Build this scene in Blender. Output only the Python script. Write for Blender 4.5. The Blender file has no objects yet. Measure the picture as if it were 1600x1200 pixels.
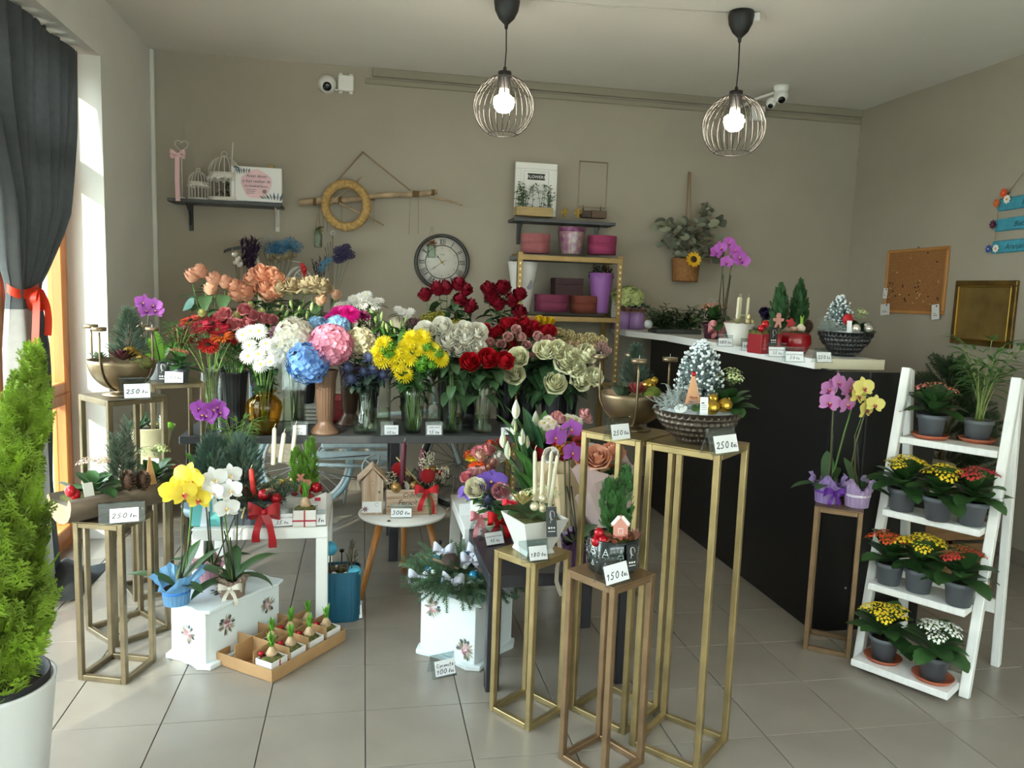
import bpy, math, random
import numpy as np
from mathutils import Matrix
SC = bpy.context.scene
R = random.Random(7)
PI = math.pi
# ---------------------------------------------------------------- camera, light, exposure
cam = bpy.data.objects.new('camera', bpy.data.cameras.new('camera'))
SC.collection.objects.link(cam)
def _camera():
    yaw, pitch, roll = 0.190952, -0.120615, 0.034978
    f = np.array([math.sin(yaw)*math.cos(pitch), math.cos(yaw)*math.cos(pitch), math.sin(pitch)])
    r = np.array([math.cos(yaw), -math.sin(yaw), 0.]); u = np.cross(r, f)
    r2 = math.cos(roll)*r + math.sin(roll)*u; u2 = -math.sin(roll)*r + math.cos(roll)*u
    m = np.eye(4); m[:3, 0] = r2; m[:3, 1] = u2; m[:3, 2] = -f; m[:3, 3] = (-0.0218, -2.6068, 1.4783)
    cam.matrix_world = Matrix(m.tolist())
    cam.data.sensor_width = 36; cam.data.sensor_fit = 'HORIZONTAL'; cam.data.lens = 36*1215.14/1600
    cam.data.clip_start = .05
_camera()
SC.camera = cam
SC.view_settings.view_transform = 'Standard'; SC.view_settings.look = 'None'
SC.view_settings.gamma = 1; SC.view_settings.use_curve_mapping = False
SC.view_settings.exposure = 0.66
SC.cycles.use_denoising = True
SC.cycles.max_bounces = 8; SC.cycles.diffuse_bounces = 4; SC.cycles.glossy_bounces = 3
SC.cycles.transmission_bounces = 6; SC.cycles.transparent_max_bounces = 24
SC.cycles.sample_clamp_indirect = 6; SC.cycles.caustics_reflective = False; SC.cycles.caustics_refractive = False
w = bpy.data.worlds.new('sky'); SC.world = w; w.use_nodes = True
bg = w.node_tree.nodes['Background']
_tc = w.node_tree.nodes.new('ShaderNodeTexCoord'); _sx = w.node_tree.nodes.new('ShaderNodeSeparateXYZ')
_rp = w.node_tree.nodes.new('ShaderNodeValToRGB')
w.node_tree.links.new(_tc.outputs['Generated'], _sx.inputs[0]); w.node_tree.links.new(_sx.outputs['Z'], _rp.inputs[0])
_rp.color_ramp.elements[0].position = .0; _rp.color_ramp.elements[0].color = (.94, .96, 1, 1)
_rp.color_ramp.elements[1].position = .8; _rp.color_ramp.elements[1].color = (.72, .84, 1, 1)
w.node_tree.links.new(_rp.outputs[0], bg.inputs[0]); bg.inputs[1].default_value = 11.0
sun = bpy.data.objects.new('sun', bpy.data.lights.new('sun', 'SUN')); SC.collection.objects.link(sun)
sun.data.energy = 4.8; sun.data.angle = math.radians(.6); sun.data.color = (1, .93, .82)
_d = np.array([1, 1.5, -.68]); _d /= np.linalg.norm(_d)
def look(d, spin=0.):
    """4x4 rotation whose z axis points along d"""
    z = np.array(d, float); z = z/np.linalg.norm(z)
    a = np.array([0, 0, 1.]) if abs(z[2]) < .95 else np.array([0, 1., 0])
    x = np.cross(a, z); x /= np.linalg.norm(x); y = np.cross(z, x)
    m = np.eye(4); m[:3, 0] = x; m[:3, 1] = y; m[:3, 2] = z
    return m @ rz(spin)
def tr(x, y=None, z=None):
    if y is None: x, y, z = x
    m = np.eye(4); m[:3, 3] = (x, y, z); return m
def rz(a):
    m = np.eye(4); c, s = math.cos(a), math.sin(a); m[0, 0] = c; m[0, 1] = -s; m[1, 0] = s; m[1, 1] = c; return m
def rx(a):
    m = np.eye(4); c, s = math.cos(a), math.sin(a); m[1, 1] = c; m[1, 2] = -s; m[2, 1] = s; m[2, 2] = c; return m
def ry(a):
    m = np.eye(4); c, s = math.cos(a), math.sin(a); m[0, 0] = c; m[0, 2] = s; m[2, 0] = -s; m[2, 2] = c; return m
def sc(x, y=None, z=None):
    if y is None: y = z = x
    return np.diag([x, y, z, 1.])
sun.matrix_world = Matrix(look(-_d).tolist())
# ---------------------------------------------------------------- materials
def lin(h):
    h = h.lstrip('#'); o = []
    for i in (0, 2, 4):
        c = int(h[i:i+2], 16)/255
        o.append(c/12.92 if c <= .04045 else ((c+.055)/1.055)**2.4)
    return (*o, 1)
_mats = {}
def M(col, rough=.5, metal=0., var=.0, vs=12., bump=0., bs=60., trans=0., ovar=0., coat=0., spec=.5, stretch=None, col2=None, emit=0.):
    key = (col, rough, metal, var, vs, bump, bs, trans, ovar, coat, spec, stretch, col2, emit)
    if key in _mats: return _mats[key]
    m = bpy.data.materials.new('paint_'+col.strip('#')); m.use_nodes = True
    nt = m.node_tree; N = nt.nodes; L = nt.links; b = N['Principled BSDF']; out = N['Material Output']
    b.inputs['Base Color'].default_value = lin(col); b.inputs['Roughness'].default_value = rough
    b.inputs['Metallic'].default_value = metal; b.inputs['Specular IOR Level'].default_value = spec
    b.inputs['Coat Weight'].default_value = coat
    if emit:
        b.inputs['Emission Color'].default_value = lin(col); b.inputs['Emission Strength'].default_value = emit
    csock = None
    vec = None
    if var or bump or col2:
        t = N.new('ShaderNodeTexCoord'); vec = t.outputs['Object']
        if stretch:
            mp = N.new('ShaderNodeMapping'); mp.inputs['Scale'].default_value = stretch; L.new(vec, mp.inputs[0]); vec = mp.outputs[0]
    if var or col2:
        n = N.new('ShaderNodeTexNoise'); n.inputs['Scale'].default_value = vs; n.inputs['Detail'].default_value = 4; L.new(vec, n.inputs['Vector'])
        r = N.new('ShaderNodeValToRGB'); L.new(n.outputs[0], r.inputs[0])
        c = lin(col)
        if col2: a, z = c, lin(col2)
        else: a = tuple(x*(1-var) for x in c[:3])+(1,); z = tuple(min(1, x*(1+var)) for x in c[:3])+(1,)
        r.color_ramp.elements[0].position = .32; r.color_ramp.elements[0].color = a
        r.color_ramp.elements[1].position = .68; r.color_ramp.elements[1].color = z
        csock = r.outputs[0]
    if ovar:
        oi = N.new('ShaderNodeObjectInfo'); hs = N.new('ShaderNodeHueSaturation')
        mr = N.new('ShaderNodeMapRange'); mr.inputs[3].default_value = 1-ovar; mr.inputs[4].default_value = 1+ovar
        L.new(oi.outputs['Random'], mr.inputs[0]); L.new(mr.outputs[0], hs.inputs['Value'])
        if csock: L.new(csock, hs.inputs['Color'])
        else: hs.inputs['Color'].default_value = lin(col)
        csock = hs.outputs[0]
    if csock: L.new(csock, b.inputs['Base Color'])
    if bump:
        n2 = N.new('ShaderNodeTexNoise'); n2.inputs['Scale'].default_value = bs; n2.inputs['Detail'].default_value = 5; L.new(vec, n2.inputs['Vector'])
        bp = N.new('ShaderNodeBump'); bp.inputs['Strength'].default_value = bump; bp.inputs['Distance'].default_value = .01
        L.new(n2.outputs[0], bp.inputs['Height']); L.new(bp.outputs[0], b.inputs['Normal'])
    if trans:
        tb = N.new('ShaderNodeBsdfTranslucent'); mx = N.new('ShaderNodeMixShader'); mx.inputs[0].default_value = trans
        if csock: L.new(csock, tb.inputs[0])
        else: tb.inputs[0].default_value = lin(col)
        L.new(b.outputs[0], mx.inputs[1]); L.new(tb.outputs[0], mx.inputs[2]); L.new(mx.outputs[0], out.inputs[0])
    _mats[key] = m
    return m
def glass(tint='ffffff', gl=.12, rough=.02):
    """thin clear sheet: tinted see-through plus a gloss that grows at grazing angles"""
    key = ('glass', tint, gl, rough)
    if key in _mats: return _mats[key]
    m = bpy.data.materials.new('glass_'+tint); m.use_nodes = True
    nt = m.node_tree; N = nt.nodes; L = nt.links; N.remove(N['Principled BSDF'])
    t = N.new('ShaderNodeBsdfTransparent'); t.inputs[0].default_value = lin(tint)
    g = N.new('ShaderNodeBsdfGlossy'); g.inputs['Roughness'].default_value = rough
    lw = N.new('ShaderNodeLayerWeight'); lw.inputs[0].default_value = .25
    ma = N.new('ShaderNodeMath'); ma.operation = 'MULTIPLY_ADD'; ma.inputs[1].default_value = .30; ma.inputs[2].default_value = gl*.12
    L.new(lw.outputs['Fresnel'], ma.inputs[0])
    mx = N.new('ShaderNodeMixShader'); L.new(ma.outputs[0], mx.inputs[0]); L.new(t.outputs[0], mx.inputs[1]); L.new(g.outputs[0], mx.inputs[2])
    L.new(mx.outputs[0], N['Material Output'].inputs[0])
    _mats[key] = m
    return m
# ---------------------------------------------------------------- mesh building
class MB:
    def __init__(s): s.v = []; s.n = 0; s.f = []
    def add(s, V, F, mi=0, T=None):
        V = np.asarray(V, float)
        if T is not None: V = V @ T[:3, :3].T + T[:3, 3]
        for a in (F if isinstance(F, list) else [F]):
            a = np.asarray(a, int)
            if len(a): s.f.append((a + s.n, mi))
        s.v.append(V); s.n += len(V); return s
    def stamp(s, V, F, Ts, mi=0):
        Ts = np.asarray(Ts); V = np.asarray(V, float); K = len(Ts)
        if not K: return s
        W = np.einsum('kij,vj->kvi', Ts[:, :3, :3], V) + Ts[:, None, :3, 3]
        off = (np.arange(K)*len(V))[:, None, None]
        for a in (F if isinstance(F, list) else [F]):
            a = np.asarray(a, int)
            if len(a): s.f.append(((a[None] + off).reshape(-1, a.shape[1]) + s.n, mi))
        s.v.append(W.reshape(-1, 3)); s.n += K*len(V); return s
    def mesh(s, name, smooth=True):
        me = bpy.data.meshes.new(name)
        V = np.concatenate(s.v).astype(np.float32)
        loops = np.concatenate([a.ravel() for a, _ in s.f]); tot = np.concatenate([np.full(len(a), a.shape[1]) for a, _ in s.f])
        mi = np.concatenate([np.full(len(a), m) for a, m in s.f])
        me.vertices.add(len(V)); me.vertices.foreach_set('co', V.ravel())
        me.loops.add(len(loops)); me.loops.foreach_set('vertex_index', loops.astype(np.int32))
        st = np.concatenate([[0], np.cumsum(tot)[:-1]])
        me.polygons.add(len(tot)); me.polygons.foreach_set('loop_start', st.astype(np.int32))
        me.polygons.foreach_set('material_index', mi.astype(np.int32))
        me.polygons.foreach_set('use_smooth', np.full(len(tot), bool(smooth)))
        me.update(calc_edges=True)
        return me
def put(name, me, mats, parent=None, T=None, label=None, smooth=True, kind=None):
    """link one object; me is an MB or a finished mesh that may be shared"""
    if isinstance(me, MB): me = me.mesh(name, smooth)
    if not isinstance(mats, (list, tuple)): mats = [mats]
    if len(me.materials) == 0:
        for m in mats: me.materials.append(m)
    o = bpy.data.objects.new(name, me); SC.collection.objects.link(o)
    for i, m in enumerate(mats):
        if i < len(me.materials) and me.materials[i] != m:
            o.material_slots[i].link = 'OBJECT'; o.material_slots[i].material = m
    if parent: o.parent = parent
    if T is not None:
        if len(np.shape(T)) == 1: T = tr(*T)
        o.matrix_basis = Matrix(np.asarray(T).tolist())
    if label: o['label'] = label
    if kind: o['kind'] = kind
    return o
def tag(o, label, cat, group=None):
    o['label'] = label; o['category'] = cat
    if group: o['group'] = group
    return o
def thing(name, label, cat, loc=(0, 0, 0), rot=0., group=None, T=None):
    o = bpy.data.objects.new(name, None); SC.collection.objects.link(o); o.empty_display_size = .05
    o.matrix_basis = Matrix((tr(*loc) @ rz(rot) if T is None else T).tolist())
    return tag(o, label, cat, group)
def struct(name, mb, mat, smooth=False, parent=None, T=None):
    o = put(name, mb, mat, parent, T, smooth=smooth)
    if parent is None: o['kind'] = 'structure'
    return o
# ---- primitives: each returns (V, [F...])
def box(x0, y0, z0, x1, y1, z1):
    V = [(x, y, z) for z in (z0, z1) for y in (y0, y1) for x in (x0, x1)]
    return V, [np.array([(0, 2, 3, 1), (4, 5, 7, 6), (0, 1, 5, 4), (2, 6, 7, 3), (0, 4, 6, 2), (1, 3, 7, 5)])]
def rbox(x0, y0, z0, x1, y1, z1, b=.004):
    """box with chamfered edges"""
    b = min(b, (x1-x0)*.45, (y1-y0)*.45, (z1-z0)*.45)
    V = []; idx = {}
    for i, X in enumerate((x0, x1)):
        for j, Y in enumerate((y0, y1)):
            for k, Z in enumerate((z0, z1)):
                sx, sy, sz = (1, -1)[i]*b, (1, -1)[j]*b, (1, -1)[k]*b
                for a, p in enumerate([(X, Y+sy, Z+sz), (X+sx, Y, Z+sz), (X+sx, Y+sy, Z)]):
                    idx[i, j, k, a] = len(V); V.append(p)
    Q = []; T3 = []
    cyc = [(0, 0), (1, 0), (1, 1), (0, 1)]
    for i in (0, 1):
        q = [idx[i, j, k, 0] for j, k in cyc]; Q.append(q if i else q[::-1])
        q = [idx[j, i, k, 1] for j, k in cyc]; Q.append(q[::-1] if i else q)
        q = [idx[j, k, i, 2] for j, k in cyc]; Q.append(q if i else q[::-1])
    for a in (0, 1):
        for c in (0, 1):
            q = [idx[0, a, c, 1], idx[1, a, c, 1], idx[1, a, c, 2], idx[0, a, c, 2]]; Q.append(q if (a ^ c) else q[::-1])
            q = [idx[a, 0, c, 0], idx[a, 1, c, 0], idx[a, 1, c, 2], idx[a, 0, c, 2]]; Q.append(q[::-1] if (a ^ c) else q)
            q = [idx[a, c, 0, 0], idx[a, c, 1, 0], idx[a, c, 1, 1], idx[a, c, 0, 1]]; Q.append(q if (a ^ c) else q[::-1])
    for i in (0, 1):
        for j in (0, 1):
            for k in (0, 1):
                t = [idx[i, j, k, 0], idx[i, j, k, 1], idx[i, j, k, 2]]; T3.append(t if (i+j+k) % 2 else t[::-1])
    return V, [np.array(Q), np.array(T3)]
def tube(P, r, n=6, cap=True, closed=False):
    P = np.asarray(P, float); k = len(P)
    rr = np.full(k, r, float) if np.isscalar(r) else np.asarray(r, float)
    d = np.gradient(P, axis=0)
    if closed: d = np.roll(P, -1, 0) - np.roll(P, 1, 0)
    d /= np.linalg.norm(d, axis=1)[:, None] + 1e-12
    a = np.array([0, 0, 1.]) if abs(d[0][2]) < .9 else np.array([1., 0, 0])
    x = np.cross(a, d[0]); x /= np.linalg.norm(x); V = []
    th = np.arange(n)*2*PI/n
    for i in range(k):
        x = x - d[i]*(x @ d[i]); x /= np.linalg.norm(x); y = np.cross(d[i], x)
        V.append(P[i] + rr[i]*(np.cos(th)[:, None]*x + np.sin(th)[:, None]*y))
    V = np.concatenate(V); F = []
    m = k if closed else k-1
    for i in range(m):
        a, b = i*n, ((i+1) % k)*n
        for j in range(n): F.append((a+j, a+(j+1) % n, b+(j+1) % n, b+j))
    out = [np.array(F)]
    if cap and not closed:
        out += [np.array([list(range(n))[::-1]]), np.array([[(k-1)*n+j for j in range(n)]])]
    return V, out
def lathe(pr, n=24, mod=None):
    """pr: list of (r, z); mod(theta, z) scales the radius"""
    th = np.arange(n)*2*PI/n; V = []
    for r, z in pr:
        k = np.ones(n) if mod is None else np.array([mod(t, z) for t in th])
        V.append(np.stack([r*k*np.cos(th), r*k*np.sin(th), np.full(n, z)], 1))
    V = np.concatenate(V); F = []
    for i in range(len(pr)-1):
        a, b = i*n, (i+1)*n
        for j in range(n): F.append((a+j, a+(j+1) % n, b+(j+1) % n, b+j))
    return V, [np.array(F)]
def ball(r=1., n=12, m=8, sz=1.):
    return lathe([(max(r*math.sin(PI*i/m), 1e-5), -r*sz*math.cos(PI*i/m)) for i in range(m+1)], n)
def strip(A, B):
    A = np.asarray(A, float); B = np.asarray(B, float); k = len(A)
    return np.concatenate([A, B]), [np.array([(i, i+1, k+i+1, k+i) for i in range(k-1)])]
def slab(P, t):
    """flat outline in xz (front at y=0) given thickness t along +y"""
    n = len(P); V = [(x, 0, z) for x, z in P] + [(x, t, z) for x, z in P]
    return V, [np.array([list(range(n))]), np.array([list(range(2*n-1, n-1, -1))]), np.array([(i, n+i, n+(i+1) % n, (i+1) % n) for i in range(n)])]
def bez(a, b, c, n=8):
    t = np.linspace(0, 1, n)[:, None]; a, b, c = map(np.asarray, (a, b, c))
    return (1-t)**2*a + 2*t*(1-t)*b + t*t*c
def leaf(L, W, droop=.6, fold=.15, n=7, prof='lance', scal=0, up=.0, m=2):
    """blade along +x, normal +z"""
    V = []; x = z = 0.; t0 = up
    for i in range(n+1):
        t = i/n
        if prof == 'lance': w_ = math.sin(PI*min(1, .03+.97*t)**.75)**.9
        elif prof == 'oval': w_ = max(0, math.sin(PI*min(.995, .06+.94*t)))**.55
        elif prof == 'strap': w_ = min(1, .35+t*3)*(1-max(0, (t-.55)/.45)**2.2)
        elif prof == 'heart': w_ = max(0, math.sin(PI*(.10+.90*t)**.6))**.8
        else: w_ = 1-.7*t
        if scal and 0 < i < n: w_ *= 1 + scal*(1 if i % 2 else -1)
        a = t0 - droop*t
        if i: x += math.cos(a)*L/n; z += math.sin(a)*L/n
        for j in range(-m, m+1):
            s = j/m
            V.append((x - math.sin(a)*abs(s)*fold*W*w_, s*W*.5*w_, z + math.cos(a)*abs(s)*fold*W*w_))
    q = 2*m+1
    F = [(i*q+j, (i+1)*q+j, (i+1)*q+j+1, i*q+j+1) for i in range(n) for j in range(q-1)]
    return np.array(V), [np.array(F)]
_mesh = {}
def cached(key, fn, smooth=True):
    if key not in _mesh: _mesh[key] = fn().mesh(key if isinstance(key, str) else str(key[0]), smooth)
    return _mesh[key]
def one(VF, mi=0): return MB().add(*VF, mi=mi)
def uni(a, b): return R.uniform(a, b)
def text(body, size, mat, parent, T, align='CENTER', shear=0., ext=.0004):
    c = bpy.data.curves.new('lettering', 'FONT'); c.body = body; c.size = size; c.align_x = align; c.extrude = ext; c.shear = shear
    c.resolution_u = 2; q = bpy.data.objects.new('lettering', c); me = bpy.data.meshes.new_from_object(q)
    bpy.data.objects.remove(q); return put('lettering', me, mat, parent, T, kind='stuff')
# handwriting: pen strokes in a unit cell
GL = {'0': [[(.5, 1), (.15, .8), (.05, .4), (.25, 0), (.55, .1), (.7, .5), (.6, .9), (.4, .97)]],
 '1': [[(.05, .6), (.4, 1), (.25, 0)]], '2': [[(.1, .75), (.3, 1), (.6, .95), (.6, .6), (.25, .15), (.08, .05), (.2, .2), (.45, 0), (.75, .1)]],
 '3': [[(.1, .95), (.6, .95), (.3, .6), (.6, .45), (.55, .1), (.2, 0), (.05, .15)]],
 '5': [[(.75, 1), (.3, .95), (.2, .55), (.5, .6), (.65, .3), (.4, 0), (.05, .1)]],
 '4': [[(.35, 1), (.08, .4), (.65, .4)], [(.5, .75), (.42, 0)]], '7': [[(.1, .95), (.65, .95), (.3, 0)]], '8': [[(.6, .85), (.35, 1), (.15, .8), (.55, .35), (.4, 0), (.1, .15), (.35, .5), (.62, .8)]],
 'l': [[(.0, .2), (.35, .8), (.3, 1), (.15, .8), (.15, .1), (.35, .05)]], 'e': [[(0, .25), (.35, .4), (.3, .55), (.1, .4), (.15, .05), (.4, .1)]],
 'i': [[(.05, .5), (.08, .05), (.3, .1)], [(.12, .7), (.14, .74)]], 'C': [[(.7, .8), (.5, 1), (.15, .7), (.1, .25), (.4, 0), (.7, .15)]],
 'o': [[(.4, .5), (.1, .4), (.12, .05), (.4, .05), (.45, .4), (.3, .5)]], 'r': [[(.05, .5), (.1, 0), (.12, .3), (.35, .5), (.42, .4)]],
 'n': [[(.05, .5), (.05, 0), (.15, .4), (.35, .45), (.38, .05), (.5, .05)]], 't': [[(.2, .9), (.15, .1), (.35, .05)], [(0, .6), (.4, .62)], [(.15, -.12), (.2, -.25)]],
 'a': [[(.4, .45), (.1, .4), (.1, .05), (.35, .1), (.4, .45), (.4, .05), (.5, .05)], [(.15, .65), (.25, .6), (.38, .68)]],
 's': [[(.35, .5), (.1, .4), (.3, .2), (.25, 0), (.02, .05)]], 'u': [[(.05, .5), (.08, .05), (.35, .1), (.4, .5), (.4, .05), (.5, .05)]],
 'm': [[(.05, .5), (.05, 0), (.12, .4), (.28, .45), (.28, 0), (.36, .4), (.52, .45), (.54, .05)]],
 'G': [[(.7, .85), (.4, 1), (.1, .6), (.15, .1), (.5, 0), (.65, .4), (.4, .42)]], 'd': [[(.4, .45), (.1, .4), (.1, .05), (.4, .1), (.42, 1), (.42, .05)]],
 'c': [[(.4, .45), (.12, .4), (.12, .05), (.4, .08)]], 'h': [[(.05, 1), (.05, 0), (.15, .4), (.35, .45), (.38, .05)]]}
def pen(txt, h, w_=.0009, slant=.2):
    """returns an MB of pen strokes in the xz plane, centred on x, and its width"""
    mb = MB(); x = 0.
    for ch in txt:
        if ch == ' ': x += .4; continue
        small = ch in 'lei' and txt[-3:] == 'lei'
        k = .8 if small else 1.
        mx = 0
        for st in GL[ch]:
            st = [(px*k + x + slant*py*k, py*k) for px, py in st]; mx = max(mx, max(p[0] for p in st))
            P = []
            for i in range(len(st)-1):
                for t in (0, .5): P.append((st[i][0]*(1-t)+st[i+1][0]*t, st[i][1]*(1-t)+st[i+1][1]*t))
            P.append(st[-1]); P = np.array(P)
            if len(P) > 4: P[1:-1] = (P[:-2] + 2*P[1:-1] + P[2:])/4
            mb.add(*tube(np.stack([P[:, 0]*h, np.zeros(len(P)), P[:, 1]*h], 1), w_, 4))
        x = mx + .12
    for v in mb.v: v[:, 0] -= x*h/2
    return mb, x*h

# ================================================================ the room
XL, XR, YB, YF, ZC, T = -1.40, 3.73, 3.0, -3.6, 2.94, .335
m_white = M('dcd7ce', .85, var=.03, vs=3, bump=.05, bs=90); m_taupe = M("a29888", .8, var=.035, vs=2.5, bump=.06, bs=120)
m_ceil = M('e3ddd3', .9, var=.02, vs=2)
f = struct('floor', MB().add(*box(XL-.35, YF-.2, -.12, XR+.1, YB+.1, -.005)), M('4c4648', .8))
m_tile = M("8c8276", .27, var=.05, vs=5, bump=.015, bs=30, ovar=.025, spec=.55)
tm = cached('tile', lambda: one(rbox(-T/2+.0016, -T/2+.0016, -.006, T/2-.0016, T/2-.0016, 0, .0012)), False)
far = MB()
for i in range(-5, 12):
    for j in range(-11, 10):
        c = ((i+.5)*T, (j+.5)*T)
        if c[0]-T/2 > XR: continue
        if -5 <= j <= 8 and c[0] > -1.9: put('tile', tm, m_tile, f, (c[0], c[1], 0), smooth=False)
        else: far.add(*rbox(c[0]-T/2+.0016, c[1]-T/2+.0016, -.006, c[0]+T/2-.0016, c[1]+T/2-.0016, 0, .0012))
put('tile_field', far, m_tile, f, smooth=False, kind='stuff')
struct('ceiling', MB().add(*box(XL-.35, YF-.2, ZC, XR+.2, YB+.2, ZC+.12)), m_ceil)
struct('wall_back', MB().add(*box(XL-.35, YB, -.1, XR+.2, YB+.2, ZC)), m_taupe)
struct('wall_right', MB().add(*box(XR, YF-.2, -.1, XR+.2, YB, ZC)), m_taupe)
WY0, WY1, WZ = -1.19, 2.005, 2.625
wl = MB()
for b in [(WY1, YB, -.1, ZC), (YF-.2, WY0, -.1, ZC), (WY0, WY1, WZ, ZC)]: wl.add(*box(XL-.35, b[0], b[2], XL, b[1], b[3]))
struct('wall_left', wl, m_white)
wf = MB()   # shop front behind the camera: a wide glazed opening
for b in [(XL, -1.2, -.1, ZC), (3.5, XR, -.1, ZC), (-1.2, 3.5, 2.72, ZC), (-1.2, 3.5, -.1, .12)]: wf.add(*box(b[0], YF-.2, b[2], b[1], YF, b[3]))
struct('wall_front', wf, m_white)
gw = M('9a5a2c', .4, var=.25, vs=3, stretch=(6, 6, .6)); w2 = MB()
for x in (-1.2, .34, 1.88, 3.42): w2.add(*rbox(x, YF-.14, .12, x+.08, YF-.06, 2.72))
for z in (.12, 2.64): w2.add(*rbox(-1.2, YF-.14, z, 3.5, YF-.06, z+.08))
win2 = struct('window_2', w2, gw)
for i, x in enumerate((-1.12, .42, 1.96)): put('pane', one(box(x, YF-.105, .20, x+1.46, YF-.10, 2.64)), glass('f4fbf8'), win2, smooth=False)
# window in the left recess
wm = MB(); m_wood = M('c77a3c', .38, var=.22, vs=2.2, stretch=(8, 8, .5)); x0, x1 = -1.665, -1.595
for y0, y1 in ((WY1-.05, WY1), (WY0, WY0+.06)): wm.add(*rbox(x0, y0, 0, x1, y1, WZ))
wm.add(*rbox(x0, WY0, WZ-.06, x1, WY1, WZ)); wm.add(*rbox(x0, WY0, -.01, x1, WY1, .055))
win1 = struct('window_1', wm, m_wood)
for k, (a, b) in enumerate(((WY0+.06, -.35), (-.35, .42), (.42, 1.19), (1.19, WY1-.05))):
    for z0, z1 in ((.055, .845), (.845, 2.07), (2.07, WZ-.06)):
        s = MB(); e = .062
        s.add(*rbox(x0+.005, a, z0, x1+.012, a+e, z1, .006)); s.add(*rbox(x0+.005, b-e, z0, x1+.012, b, z1, .006))
        s.add(*rbox(x0+.005, a+e, z0, x1+.012, b-e, z0+e, .006)); s.add(*rbox(x0+.005, a+e, z1-e, x1+.012, b-e, z1, .006))
        so = put('sash', s, m_wood, win1, smooth=False)
        put('pane', one(box(x0+.03, a+e, z0+e, x0+.036, b-e, z1-e)), glass('f4fbf8'), so, smooth=False)
# rails, mouldings, skirting
t = MB(); t.add(*rbox(.02, YB-.03, 2.885, XR, YB, ZC, .004)).add(*rbox(-.03, YB-.018, 2.835, XR, YB, 2.872, .004))
struct('trim_1', t, M('8f8775', .6))
struct('trim_2', MB().add(*rbox(XL, YB-.03, 0, XL+.028, YB, ZC, .006)), m_white)
bb = struct('baseboard_back', one(box(XL+.03, YB-.004, 0, XR, YB, .08)), M('6f6868', .8))
bm = cached('skirting_tile', lambda: one(rbox(.001, -.012, 0, T-.001, 0, .08, .002)), False)
x = XL+.03
while x < XR-T: put('tile', bm, m_tile, bb, (x, YB-.002, 0), smooth=False); x += T
struct('baseboard_right', one(rbox(XR-.012, YF, 0, XR, YB-.02, .08, .002)), m_tile)
# outside: ground and fence seen through the glass
struct('ground', one(box(-30, -30, -.3, XL-.36, 30, -.08)), M('a8a698', .9, var=.3, vs=1.2))
struct('forecourt', one(box(XL-.36, -30, -.3, 30, YF-.21, -.08)), M('b3b0a8', .9))
b = struct('sun_block_building', one(rbox(-7.4, -14, -.2, 12, -11.6, 6.4)), M('b9b2a5', .9, var=.05, vs=1))  # unseen block added across the street to keep sun out of the shop front
for i in range(6):
    for z in (1.2, 4.2): put('window_opening', one(box(-6.4+i*3, -11.62, z, -5.0+i*3, -11.58, z+1.6)), M('4a545c', .2), b, smooth=False)
t = thing('wire_fence', 'galvanised wire mesh fence outside the glass beside the curtain', 'fence', (-3.6, 0, -.08))
wv = MB()
for i in range(0, 80): wv.add(*box(-.004, -1+i*.1-.004, 0, .004, -1+i*.1+.004, 1.5))
for i in range(0, 16): wv.add(*box(-.004, -1, i*.1-.004, .004, 7, i*.1+.004))
put('mesh_wires', wv, M('b9bcb9', .5, .6), t, smooth=False)
for i in range(4): put('post', one(rbox(-.03, -.03, 0, .03, .03, 1.6)), M('9ea2a0', .5, .5), t, (0, -1+i*2.5, 0), smooth=False)
# ================================================================ curtain
PR = [(2.6, 1.92, .80), (2.19, 1.85, .85), (1.78, 1.70, 1.0), (1.47, 1.38, 1.07), (1.42, 1.315, 1.095), (1.38, 1.31, 1.095), (1.31, 1.325, 1.085), (1.02, 1.375, 1.045), (.73, 1.39, 1.025), (.33, 1.39, 1.02), (.07, 1.42, 1.0), (.0, 1.45, 1.0)]
cz = [p[0] for p in PR][::-1]
cu = MB(); NS, NT = 150, 46; V = []
for it in range(NT+1):
    z = 2.625-(2.61)*it/NT
    a = np.interp(z, cz, [p[1] for p in PR][::-1]); b = np.interp(z, cz, [p[2] for p in PR][::-1])
    amp = np.interp(abs(z-1.4), [0, .25, 1.2], [.022, .04, .035])
    for i in range(NS+1):
        s = i/NS; ph = s*2*PI*8 + .5*math.sin(z*2.2)*s + .3*math.sin(5*s)
        V.append((-1.505 + amp*math.sin(ph) + .012*math.sin(ph*2.3+z*3), a+(b-a)*s + .012*math.cos(ph*1.0), z - (.03*abs(math.sin(ph)) if it == 0 else 0)))
F = [(i*(NS+1)+j, i*(NS+1)+j+1, (i+1)*(NS+1)+j+1, (i+1)*(NS+1)+j) for i in range(NT) for j in range(NS)]
m_cur = M('47494a', .9, var=.08, vs=30, trans=.12)
ct = thing('curtain', 'long slate grey curtain tied back with an orange red ribbon beside the window', 'curtain', (0, 0, 0))
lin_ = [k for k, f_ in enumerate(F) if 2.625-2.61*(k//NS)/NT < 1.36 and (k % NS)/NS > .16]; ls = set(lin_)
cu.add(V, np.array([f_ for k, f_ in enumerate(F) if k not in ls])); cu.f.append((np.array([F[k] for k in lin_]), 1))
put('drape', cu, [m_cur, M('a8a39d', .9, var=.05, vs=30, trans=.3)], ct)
V = []
for i in range(13):
    for j in range(17):
        u, v_ = i/12, j/16
        h = .12*math.sin(PI*u)*(.6+.4*math.sin(v_*9+u*4))*(1-.6*abs(v_-.5)*2)
        V.append((-1.55+.26*u, 1.08+.48*v_+.05*math.sin(u*7), .004+max(0, h)))
F = [(i*17+j, i*17+j+1, (i+1)*17+j+1, (i+1)*17+j) for i in range(12) for j in range(16)]
put('hem', one((V, np.array(F))), m_cur, ct)
rb = M('e8452a', .45, trans=.35)
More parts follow.
